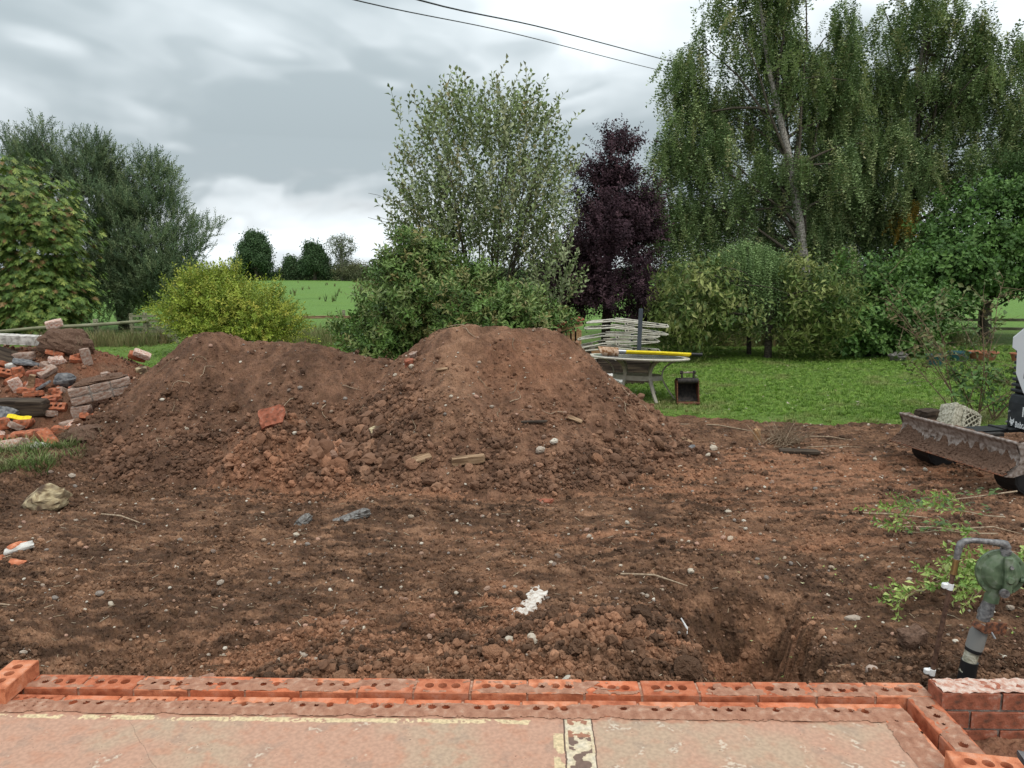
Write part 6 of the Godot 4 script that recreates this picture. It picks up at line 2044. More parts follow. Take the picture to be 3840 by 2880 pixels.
func build_loungers() -> void:
	var names := ["folded cream sun lounger at the bottom of the stack", "folded cream sun lounger second from the bottom of the stack", "folded cream sun lounger third from the bottom of the stack", "folded cream sun lounger third from the top of the stack", "folded cream sun lounger second from the top of the stack", "folded cream sun lounger on top of the stack"]
	for k in 6:
		var y := 0.30 + k * 0.118 - (0.0 if k else 0.02)
		var t := thing("sun_lounger", Vector3(1.56 + rng.randf_range(-0.11, 0.11), y - 0.12, -13.3 + rng.randf_range(-0.06, 0.06)), names[k], "sun lounger", "stacked sun loungers")
		t.rotation = Vector3(0, rng.randf_range(-0.14, 0.14), [0.02, -0.04, 0.06, 0.02, -0.10, -0.07][k])
		for z: float in [-0.30, 0.30]:
			var zz := z
			# seat rail and folded leg rail meeting in a hinge
			put("seat_rail", tube_mesh([Vector3(0.0, 0.055, zz), Vector3(0.35, 0.05, zz), Vector3(0.72, 0.04 - 0.01 * k * 0.2, zz)], [0.0105], 8), M.cream_paint, t)
			put("leg_rail", tube_mesh([Vector3(0.0, 0.02, zz), Vector3(0.35, 0.012, zz), Vector3(0.70, 0.02, zz)], [0.0105], 8), M.cream_paint, t)
			put("hinge", tube_mesh([Vector3(-0.01, 0.038, zz - 0.018), Vector3(-0.01, 0.038, zz + 0.018)], [0.032], 14), M.cream_paint, t)
			put("hinge_bolt", tube_mesh([Vector3(-0.01, 0.038, zz + 0.015), Vector3(-0.01, 0.038, zz + 0.024)], [0.014], 10), M.black_steel, t)
			put("arm_rest", tube_mesh([Vector3(-0.22, 0.085, zz), Vector3(-0.05, 0.082, zz), Vector3(0.22, 0.07, zz)], [0.012, 0.013, 0.011], 8), M.cream_paint, t)
			# head frame curving down to the left
			put("back_rail", tube_mesh([Vector3(-0.02, 0.055, zz), Vector3(-0.28, 0.06, zz), Vector3(-0.42, 0.035, zz), Vector3(-0.60, 0.012, zz), Vector3(-0.70, -0.012, zz * 0.7)], [0.013, 0.013, 0.013, 0.012, 0.012], 8), M.cream_paint, t)
		put("head_bar", tube_mesh([Vector3(-0.70, -0.012, -0.21), Vector3(-0.72, -0.015, 0.0), Vector3(-0.70, -0.012, 0.21)], [0.012], 8), M.cream_paint, t)
		put("foot_bar", tube_mesh([Vector3(0.72, 0.035, -0.30), Vector3(0.72, 0.035, 0.30)], [0.011], 8), M.cream_paint, t)
		put("head_panel", box_mesh(Vector3(0.24, 0.012, 0.40), 0.004), M.cream_paint, t, Vector3(-0.55, 0.012, 0), Vector3(0, 0, 0.15))
		for q in 4:
			put("sling_slat", box_mesh(Vector3(0.05, 0.008, 0.52), 0.002), M.black_plastic, t, Vector3(-0.3 + q * 0.28, 0.045, 0))
	# pedestal of bricks out of sight
	tag(put("timber_bearer", box_mesh(Vector3(1.1, 0.40, 0.6), 0.01), M.wood_dark, null, Vector3(1.5, LAWN + 0.20, -13.3)), "dark timber bearer under the stack of loungers", "timber")

func build_log_store() -> void:
	var t := thing("log_store", Vector3(0.60, LAWN, -14.5), "wooden pallet log store with sloping tiled roof beside the stacked loungers", "log store")
	for k in 6:
		put("slat", box_mesh(Vector3(0.06, 0.80 + k * 0.022, 0.02), 0.003), M.wood_new, t, Vector3(-0.22 + k * 0.09, 0.40 + k * 0.011, 0.24))
	for x: float in [-0.25, 0.27]:
		put("corner_post", box_mesh(Vector3(0.06, 0.85 + (0.05 if x > 0.0 else -0.03), 0.06), 0.004), M.wood_new, t, Vector3(x, 0.43, 0.21))
		put("corner_post", box_mesh(Vector3(0.06, 0.85, 0.06), 0.004), M.wood_new, t, Vector3(x, 0.43, -0.25))
	put("eaves_board", box_mesh(Vector3(0.66, 0.07, 0.02), 0.003), M.wood_new, t, Vector3(0.0, 0.92, 0.27), Vector3(0, 0, 0.26))
	put("back_board", box_mesh(Vector3(0.5, 0.8, 0.02), 0.003), M.wood_dark, t, Vector3(0.0, 0.42, -0.29))
	for r in 3:
		for k in 5:
			put("roof_tile", box_mesh(Vector3(0.155, 0.02, 0.22), 0.003), M.brick_old if (k + r) % 3 else M.wood_dark, t, Vector3(-0.28 + k * 0.14, 0.905 + k * 0.038 + 0.008 * (k % 2) + 0.012, 0.22 - r * 0.19), Vector3(0.02 * r, 0, 0.26))
	for e in [[0.55, 0.97, 0.1, "loose roof tile lying on the log store roof, upper one"], [0.78, 1.06, 0.05, "loose roof tile at the high end of the log store roof"]]:
		tag(put("roof_tile_loose", box_mesh(Vector3(0.2, 0.05, 0.14), 0.006), M.brick_old, null, Vector3(e[0], LAWN + e[1] + 0.02, -14.35), Vector3(0, 0.3, 0.26)), e[3], "roof tile")
	# split logs right of the store
	for k in 16:
		var y := 0.06 + 0.10 * int(k / 3.0)
		tag(put("split_log", rough_block(650 + k, Vector3(rng.randf_range(0.24, 0.36), 0.09, 0.10), 0.012, 0.05), M.wood_new if k % 3 else M.wood_dark, null, Vector3(0.95 + (k % 3) * 0.13 + rng.randf_range(-0.03, 0.03), LAWN + y, -14.3 + rng.randf_range(-0.06, 0.06)), Vector3(rng.randf_range(-0.2, 0.2), rng.randf_range(-0.6, 0.6), rng.randf_range(-0.15, 0.15))), "split firewood log stacked between the log store and the loungers", "log", "split logs by the log store")

# ---------------------------------------------------------------- excavator
func build_excavator() -> void:
	var F := Vector3(3.83, -0.10, -7.714)
	var N := Vector3(4.13, -0.10, -6.297)
	var u := (N - F).normalized()
	var n := Vector3(-u.z, 0, u.x).normalized()
	if n.x > 0.0:
		n = -n
	var L := F.distance_to(N)
	var t := thing("mini_excavator", Vector3(4.9, SOIL, -7.1), "white and dark grey mini excavator with muddy dozer blade at the right edge", "excavator")
	var o := t.position
	# local frame: x along the blade towards the viewer, y up, z out in front of the blade (left)
	var fr := Transform3D(Basis(u, Vector3.UP, n), F - o)
	# blade: curved mouldboard
	var prof := [Vector2(0.115, 0.0), Vector2(0.05, 0.028), Vector2(0.0, 0.075), Vector2(-0.025, 0.135), Vector2(-0.025, 0.195), Vector2(-0.005, 0.25), Vector2(0.022, 0.285)]
	var st := new_st()
	var b := func(x: float, f: float, y: float) -> Vector3: return fr * Vector3(x, y, f)
	for k in prof.size() - 1:
		var p: Vector2 = prof[k]
		var q: Vector2 = prof[k + 1]
		for s in 6:
			var x0 := L * s / 6.0
			var x1 := L * (s + 1) / 6.0
			quad(st, b.call(x0, p.x, p.y), b.call(x1, p.x, p.y), b.call(x1, q.x, q.y), b.call(x0, q.x, q.y))
			quad(st, b.call(x0, p.x - 0.014, p.y), b.call(x1, p.x - 0.014, p.y), b.call(x1, q.x - 0.014, q.y), b.call(x0, q.x - 0.014, q.y))
	var blade := put("dozer_blade", st.commit(), M.steel_worn, t)
	put("top_tube", tube_mesh([b.call(0.0, 0.012, 0.288), b.call(L, 0.012, 0.288)], [0.014], 8), M.steel_worn, blade)
	put("cutting_edge", _plate(b, L, 0.128, 0.012, 0.006, -0.012), M.rust, blade)
	for x: float in [0.0, L]:
		st = new_st()
		var rim := []
		for p in prof:
			rim.append(p)
		var back := [Vector2(-0.10, 0.295), Vector2(-0.17, 0.26), Vector2(-0.17, 0.16), Vector2(-0.10, 0.02), Vector2(0.03, -0.012)]
		rim.append_array(back)
		var c := Vector2(-0.05, 0.13)
		for k in rim.size():
			var p: Vector2 = rim[k]
			var q: Vector2 = rim[(k + 1) % rim.size()]
			for dx: float in [-0.008, 0.008]:
				tri(st, b.call(x + dx, c.x, c.y), b.call(x + dx, p.x, p.y), b.call(x + dx, q.x, q.y))
			quad(st, b.call(x - 0.008, p.x, p.y), b.call(x + 0.008, p.x, p.y), b.call(x + 0.008, q.x, q.y), b.call(x - 0.008, q.x, q.y))
		put("end_plate", st.commit(), M.steel_worn, blade)
	# soil left on the blade
	st = new_st()
	var mud := func(x: float, v: float) -> Vector3:
		var lim := 0.55 + 0.22 * n_mid.get_noise_2d(x * 2.2, 7.0) + 0.12 * n_fine.get_noise_2d(x, 3.0)
		var s := v * lim * (prof.size() - 1)
		var i := mini(int(s), prof.size() - 2)
		var p: Vector2 = prof[i].lerp(prof[i + 1], s - i)
		var thick := (0.030 + 0.02 * n_fine.get_noise_2d(x * 1.5, v * 3.0)) * sin(PI * clampf(0.12 + 0.88 * v, 0.0, 1.0)) + 0.004 * n_grit.get_noise_2d(x, v * 0.5) - 0.004 * smoothstep(0.9, 1.0, v)
		return b.call(x, p.x + maxf(thick, -0.003), p.y + maxf(thick, 0.0) * 0.35)
	for i in 150:
		for j in 12:
			var x0 := 0.012 + (L - 0.024) * i / 150.0
			var x1 := 0.012 + (L - 0.024) * (i + 1) / 150.0
			quad(st, mud.call(x0, j / 12.0), mud.call(x1, j / 12.0), mud.call(x1, (j + 1) / 12.0), mud.call(x0, (j + 1) / 12.0))
	put("mud", st.commit(), M.mud, blade)
	st = new_st()
	for i in 150:
		var x0 := L * i / 150.0
		var x1 := L * (i + 1) / 150.0
		var h0 := 0.300 + 0.012 * n_fine.get_noise_2d(x0, 33.0) + 0.008 * n_mid.get_noise_2d(x0 * 2.0, 3.0)
		var h1 := 0.300 + 0.012 * n_fine.get_noise_2d(x1, 33.0) + 0.008 * n_mid.get_noise_2d(x1 * 2.0, 3.0)
		quad(st, b.call(x0, 0.008, 0.294), b.call(x1, 0.008, 0.294), b.call(x1, -0.02, h1), b.call(x0, -0.02, h0))
		quad(st, b.call(x0, -0.02, h0), b.call(x1, -0.02, h1), b.call(x1, -0.06, 0.26), b.call(x0, -0.06, 0.26))
	put("mud", st.commit(), M.mud, blade)
	# arms from the blade to the undercarriage
	for x: float in [L * 0.3, L * 0.7]:
		st = new_st()
		bev_box(st, fr * Vector3(x, 0.09, -0.42), Vector3(0.07, 0.10, 0.80), 0.008, fr.basis)
		put("blade_arm", st.commit(), M.black_steel, t)
	# tracks: rounded loops with rubber lugs
	for x: float in [0.24, L - 0.16]:
		st = new_st()
		var loop := []
		var r := 0.165
		var front := -0.22
		var rear := -1.55
		var cy := 0.10 + SOIL + 0.005 + r - SOIL - 0.10
		for k in 9:
			var a := PI * 0.5 + PI * k / 8.0
			loop.append(Vector2(rear + r * cos(a), r * sin(a)))
		for k in 9:
			var a := -PI * 0.5 + PI * k / 8.0
			loop.append(Vector2(front + r * cos(a), r * sin(a)))
		var base_y := SOIL + 0.012 + r - F.y
		var w := 0.115
		var m := loop.size()
		for k in m:
			var p: Vector2 = loop[k]
			var q: Vector2 = loop[(k + 1) % m]
			quad(st, b.call(x - w, p.x, base_y + p.y), b.call(x + w, p.x, base_y + p.y), b.call(x + w, q.x, base_y + q.y), b.call(x - w, q.x, base_y + q.y))
			for s: float in [-1.0, 1.0]:
				var pi := p * 0.82 + Vector2((front + rear) * 0.5 * 0.18, 0)
				var qi := q * 0.82 + Vector2((front + rear) * 0.5 * 0.18, 0)
				quad(st, b.call(x + s * w, p.x, base_y + p.y), b.call(x + s * w, q.x, base_y + q.y), b.call(x + s * w, qi.x, base_y + qi.y), b.call(x + s * w, pi.x, base_y + pi.y))
		var tr := put("track", st.commit(), M.black_plastic, t)
		for k in 40:
			var s := float(k) / 40.0 * m
			var i := int(s)
			var p: Vector2 = loop[i].lerp(loop[(i + 1) % m], s - i)
			var d: Vector2 = (loop[(i + 1) % m] - loop[i]).normalized()
			st = new_st()
			var bas := fr.basis * Basis(Vector3(1, 0, 0), -atan2(d.y, d.x))
			bev_box(st, fr * Vector3(x, base_y + p.y, p.x), Vector3(w * 2.0, 0.03, 0.04), 0.005, bas)
			put("lug", st.commit(), M.black_plastic, tr)
		for f: float in [front, -0.6, -0.95, -1.25, rear]:
			st = new_st()
			tube(st, [fr * Vector3(x - 0.09, base_y - (0.0 if f == front or f == rear else 0.07), f), fr * Vector3(x + 0.09, base_y - (0.0 if f == front or f == rear else 0.07), f)], [0.13 if f == front or f == rear else 0.06], 16)
			put("roller", st.commit(), M.mud, tr)
	# house: lower counterweight, louvres, white engine cover
	var C := Vector3(4.934, 0.0, -7.807) - o
	var hf := Transform3D(Basis(u, Vector3.UP, -n), C)  # x along the face to the viewer, z into the machine
	var g := func(a: float, y: float, d: float) -> Vector3: return hf * Vector3(a, y, d)
	st = new_st()
	# counterweight outline in plan, far corner rounded
	var plan := [Vector2(0.0, 0.95), Vector2(0.0, 0.10), Vector2(0.012, 0.045), Vector2(0.05, 0.008), Vector2(0.10, 0.0), Vector2(1.08, 0.0), Vector2(1.14, 0.04), Vector2(1.16, 0.12), Vector2(1.16, 0.95)]
	var bands := [[0.0, 0.06], [0.05, 0.0], [0.30, 0.0], [0.37, 0.015], [0.385, 0.05]]
	for k in bands.size() - 1:
		for i in plan.size() - 1:
			var f := func(pt: Vector2, band: Array) -> Vector3:
				var ctr := Vector2(0.58, 0.5)
				var e: Vector2 = pt + (ctr - pt).normalized() * band[1]
				return g.call(e.x, band[0] + 0.005, e.y)
			quad(st, f.call(plan[i], bands[k]), f.call(plan[i + 1], bands[k]), f.call(plan[i + 1], bands[k + 1]), f.call(plan[i], bands[k + 1]))
	quad(st, g.call(0.05, 0.386, 0.05), g.call(1.1, 0.386, 0.05), g.call(1.1, 0.386, 0.95), g.call(0.05, 0.386, 0.95))
	quad(st, g.call(0.06, 0.006, 0.06), g.call(1.1, 0.006, 0.06), g.call(1.1, 0.006, 0.95), g.call(0.06, 0.006, 0.95))
	var cw := put("counterweight", st.commit(), M.excavator_dark, t)
	for e in [[0.072, 0.205], [0.052, 0.09]]:
		put("bolt", tube_mesh([g.call(e[0], e[1], 0.004), g.call(e[0], e[1], -0.008)], [0.014, 0.010], 10), M.zinc, cw)
	# louvred corner
	put("louvre_housing", _slab(hf, 0.055, 0.39, 0.06, 0.30, 0.52, 0.9), M.black_plastic, t)
	for k in 8:
		put("louvre", _slab(hf, 0.028 + 0.010 * k * 0.3, 0.41 + k * 0.058, 0.03, 0.26, 0.030, 0.5), M.excavator_dark, t)
	# white cover: faceted shell
	st = new_st()
	var out := [Vector2(0.20, 0.40), Vector2(0.085, 0.60), Vector2(0.072, 0.845), Vector2(0.008, 0.875), Vector2(0.008, 0.975), Vector2(0.13, 1.075), Vector2(0.20, 1.22), Vector2(0.9, 1.24), Vector2(1.12, 1.08), Vector2(1.12, 0.40)]
	var ctr2 := Vector2(0.55, 0.75)
	for k in out.size():
		var p: Vector2 = out[k]
		var q: Vector2 = out[(k + 1) % out.size()]
		var pi: Vector2 = p.lerp(ctr2, 0.05)
		var qi: Vector2 = q.lerp(ctr2, 0.05)
		quad(st, g.call(p.x, p.y, 0.03), g.call(q.x, q.y, 0.03), g.call(q.x, q.y, 0.85), g.call(p.x, p.y, 0.85))
		quad(st, g.call(p.x, p.y, 0.03), g.call(q.x, q.y, 0.03), g.call(qi.x, qi.y, 0.004), g.call(pi.x, pi.y, 0.004))
		tri(st, g.call(ctr2.x, ctr2.y, 0.002), g.call(pi.x, pi.y, 0.004), g.call(qi.x, qi.y, 0.004))
	var cover := put("engine_cover", st.commit(), M.excavator_white, t)
	put("cover_slot", _slab(hf, 0.205, 0.565, -0.002, 0.04, 0.055, 0.02), M.black_plastic, cover)
	put("slew_base", _slab(hf, 0.25, -0.16, 0.25, 0.7, 0.16, 0.7), M.black_steel, t)
	# lettering and the cat's-head emblem
	var tm := TextMesh.new()
	var font := SystemFont.new()
	font.font_names = PackedStringArray(["Droid Sans"])
	font.font_weight = 700
	tm.font = font
	tm.text = "Bobcat"
	tm.font_size = 64
	tm.pixel_size = 0.001
	tm.depth = 0.002
	tm.curve_step = 1.0
	tm.horizontal_alignment = HORIZONTAL_ALIGNMENT_LEFT
	var tx := MeshInstance3D.new()
	tx.mesh = tm
	tx.material_override = M.white_plastic
	tx.name = "lettering"
	cw.add_child(tx)
	tx.transform = Transform3D(Basis(u * 0.68, Vector3.UP * 1.35, n), g.call(0.158, 0.082, -0.003))
	st = new_st()
	# emblem: ears, cheeks and muzzle cut out of a flat plate
	var face := [Vector2(-0.020, 0.046), Vector2(-0.013, 0.022), Vector2(0.0, 0.018), Vector2(0.012, 0.020), Vector2(0.026, 0.040), Vector2(0.026, 0.012), Vector2(0.030, -0.006), Vector2(0.018, -0.014), Vector2(0.014, -0.032), Vector2(0.004, -0.026), Vector2(-0.006, -0.034), Vector2(-0.012, -0.016), Vector2(-0.026, -0.008), Vector2(-0.020, 0.010)]
	for k in face.size():
		var p: Vector2 = face[k]
		var q: Vector2 = face[(k + 1) % face.size()]
		tri(st, g.call(0.115, 0.104, -0.004), g.call(0.115 + p.x, 0.104 + p.y, -0.004), g.call(0.115 + q.x, 0.104 + q.y, -0.004))
		quad(st, g.call(0.115 + p.x, 0.104 + p.y, -0.004), g.call(0.115 + q.x, 0.104 + q.y, -0.004), g.call(0.115 + q.x, 0.104 + q.y, 0.002), g.call(0.115 + p.x, 0.104 + p.y, 0.002))
	put("emblem", st.commit(), M.white_plastic, cw)
	for e in [[0.106, 0.106, 0.25], [0.126, 0.106, -0.25]]:
		put("emblem_eye", _slab(hf, e[0] - 0.0045, e[1], -0.0062, 0.009, 0.005, 0.003), M.excavator_dark, cw)
	put("emblem_chin", _slab(hf, 0.108, 0.060, -0.004, 0.014, 0.009, 0.006), M.white_plastic, cw)
	put("model_stroke", _slab(hf, 0.235, 0.175, -0.004, 0.014, 0.10, 0.006), M.white_plastic, cw)

func _slab(fr: Transform3D, a: float, y: float, d: float, la: float, ly: float, ld: float) -> ArrayMesh:
	var st := new_st()
	bev_box(st, fr * Vector3(a + la * 0.5, y + ly * 0.5, d + ld * 0.5), Vector3(la, ly, ld), minf(0.006, minf(la, minf(ly, ld)) * 0.2), fr.basis)
	return st.commit()

func _plate(b: Callable, L: float, f: float, y: float, h: float, back: float) -> ArrayMesh:
	var st := new_st()
	var p := [b.call(0.0, f, y - h), b.call(L, f, y - h), b.call(L, f + back * 4.0, y + h * 2.2), b.call(0.0, f + back * 4.0, y + h * 2.2)]
	var q := [b.call(0.0, f - 0.02, y - h - 0.012), b.call(L, f - 0.02, y - h - 0.012), b.call(L, f + back * 4.0, y + h * 2.2 - 0.02), b.call(0.0, f + back * 4.0, y + h * 2.2 - 0.02)]
	quad(st, p[0], p[1], p[2], p[3])
	quad(st, q[0], q[1], q[2], q[3])
	quad(st, p[0], p[1], q[1], q[0])
	return st.commit()

# ---------------------------------------------------------------- gas riser
func build_gas() -> void:
	var Z := -3.25
	var t := thing("gas_riser", Vector3(1.985, SOIL, Z), "leaning grey gas pipe with round green regulator behind the low wall", "gas regulator")
	var p := func(x: float, y: float, dz := 0.0) -> Vector3: return Vector3(x - 1.985, y - SOIL, dz)
	put("sleeve", tube_mesh([p.call(1.975, -0.40), p.call(2.003, -0.145)], [0.036, 0.036], 18), M.black_plastic, t)
	put("pipe", tube_mesh([p.call(1.99, -0.20), p.call(2.020, -0.05)], [0.030, 0.030], 18), M.lichen, t)
	var st := new_st()
	tube(st, [p.call(2.016, -0.085), p.call(2.018, -0.075), p.call(2.030, -0.01), p.call(2.031, 0.0), p.call(2.032, 0.002), p.call(2.036, 0.03)], [0.034, 0.037, 0.037, 0.035, 0.031, 0.030], 18)
	put("coupling", st.commit(), M.grey_plastic, t)
	put("seal_ring", tube_mesh([p.call(2.013, -0.098), p.call(2.0165, -0.083)], [0.035], 18), M.black_plastic, t)
	put("clamp_plate", rough_block(701, Vector3(0.105, 0.055, 0.012), 0.002, 0.0, 3), M.rust, t, p.call(2.085, 0.033, 0.035), Vector3(0, 0.15, -0.1))
	put("clamp_plate", rough_block(702, Vector3(0.05, 0.03, 0.05), 0.003, 0.0, 3), M.rust, t, p.call(2.018, 0.035, 0.03), Vector3(0, 0.2, -0.6))
	put("clamp_bolt", tube_mesh([p.call(2.06, 0.02, 0.04), p.call(2.075, -0.01, 0.05)], [0.005], 8), M.zinc, t)
	st = new_st()
	tube(st, [p.call(2.045, 0.055), p.call(2.050, 0.08), p.call(2.052, 0.085), p.call(2.056, 0.10), p.call(2.058, 0.105), p.call(2.062, 0.125), p.call(2.066, 0.145)], [0.027, 0.027, 0.032, 0.032, 0.029, 0.029, 0.024], 18)
	put("union", st.commit(), M.lead, t)
	# regulator: two dished halves with a bolted rim, outlet neck below, boss in front
	var C: Vector3 = p.call(2.103, 0.285)
	st = new_st()
	var xf := Transform3D(Basis.from_euler(Vector3(PI / 2 - 0.1, -0.12, 0.0)).scaled(Vector3(1.1, 1.1, 1.1)), C)
	lathe(st, [Vector2(0.0, -0.045), Vector2(0.06, -0.035), Vector2(0.078, -0.010), Vector2(0.094, -0.008), Vector2(0.096, 0.0), Vector2(0.094, 0.010), Vector2(0.078, 0.012), Vector2(0.068, 0.024), Vector2(0.045, 0.034), Vector2(0.0, 0.036)], 36, xf)
	var reg := put("regulator_body", st.commit(), M.green_paint, t)
	for k in 8:
		var a := TAU * k / 8.0 + 0.2
		put("rim_bolt", tube_mesh([xf * Vector3(cos(a) * 0.086, 0.008, sin(a) * 0.086), xf * Vector3(cos(a) * 0.086, 0.017, sin(a) * 0.086)], [0.007, 0.006], 8), M.green_paint, reg)
	put("valve_rib", _slab(xf, -0.006, 0.03, -0.075, 0.030, 0.026, 0.15), M.green_paint, reg)
	put("adjuster_boss", tube_mesh([xf * Vector3(0.012, 0.04, 0.018), xf * Vector3(0.012, 0.064, 0.018), xf * Vector3(0.012, 0.066, 0.018)], [0.019, 0.016, 0.012], 16), M.green_paint, reg)
	put("vent_boss", tube_mesh([xf * Vector3(0.016, 0.04, -0.035), xf * Vector3(0.016, 0.062, -0.035)], [0.010, 0.008], 12), M.lead, reg)
	put("side_spigot", tube_mesh([xf * Vector3(0.065, 0.025, 0.022), xf * Vector3(0.092, 0.032, 0.028), xf * Vector3(0.12, 0.03, 0.03)], [0.012, 0.009, 0.006], 12), M.green_paint, reg)
	put("name_plate", tube_mesh([xf * Vector3(-0.004, 0.046, 0.072), xf * Vector3(-0.004, 0.056, 0.074)], [0.022, 0.020], 14), M.lead, reg)
	put("outlet_neck", tube_mesh([p.call(2.084, 0.215), p.call(2.078, 0.185), p.call(2.077, 0.175), p.call(2.073, 0.145)], [0.026, 0.026, 0.031, 0.031], 18), M.green_paint, reg)
	put("inlet_neck", tube_mesh([p.call(2.112, 0.355), p.call(2.116, 0.375), p.call(2.118, 0.378), p.call(2.121, 0.392)], [0.019, 0.019, 0.025, 0.024], 16), M.lead, reg)
	# swan-neck pipe
	put("swan_neck", tube_mesh([p.call(2.121, 0.385), p.call(2.122, 0.402), p.call(2.114, 0.415), p.call(2.095, 0.421), p.call(2.04, 0.428), p.call(1.97, 0.434), p.call(1.935, 0.430), p.call(1.918, 0.418), p.call(1.911, 0.398), p.call(1.904, 0.345)], [0.017, 0.019, 0.020, 0.017, 0.0125, 0.0125, 0.0155, 0.0165, 0.0155, 0.0125], 14), M.lead, t)
	# copper drop pipe with brass union and clips
	var d := thing("copper_gas_pipe", Vector3(1.83, SOIL, Z), "thin brown copper pipe with two white clips left of the regulator", "pipe")
	var q := func(x: float, y: float, dz := 0.0) -> Vector3: return Vector3(x - 1.83, y - SOIL, dz)
	put("pipe", tube_mesh([q.call(1.818, -0.36), q.call(1.858, -0.02), q.call(1.898, 0.30)], [0.0105], 12), M.copper, d)
	put("brass_union", tube_mesh([q.call(1.8965, 0.275), q.call(1.8975, 0.283), q.call(1.8985, 0.288), q.call(1.903, 0.335), q.call(1.9035, 0.339), q.call(1.9045, 0.346)], [0.017, 0.017, 0.0135, 0.0135, 0.0175, 0.0175], 8), M.brass, d)
	for e in [[1.8845, 0.218], [1.834, -0.199]]:
		var cl := put("pipe_clip", tube_mesh([q.call(e[0] - 0.002, e[1] - 0.016), q.call(e[0] + 0.002, e[1] + 0.012)], [0.0155, 0.0155], 14), M.white_plastic, d)
		put("clip_base", _slab(Transform3D(Basis(), q.call(e[0], e[1])), -0.034, -0.012, -0.012, 0.024, 0.026, 0.022), M.white_plastic, cl)

# ---------------------------------------------------------------- odds and ends on the soil
func on_ground(x: float, z: float) -> float:
	return top_y(x, z) if any_heap(x, z) > 0.03 else ground_y(x, z)

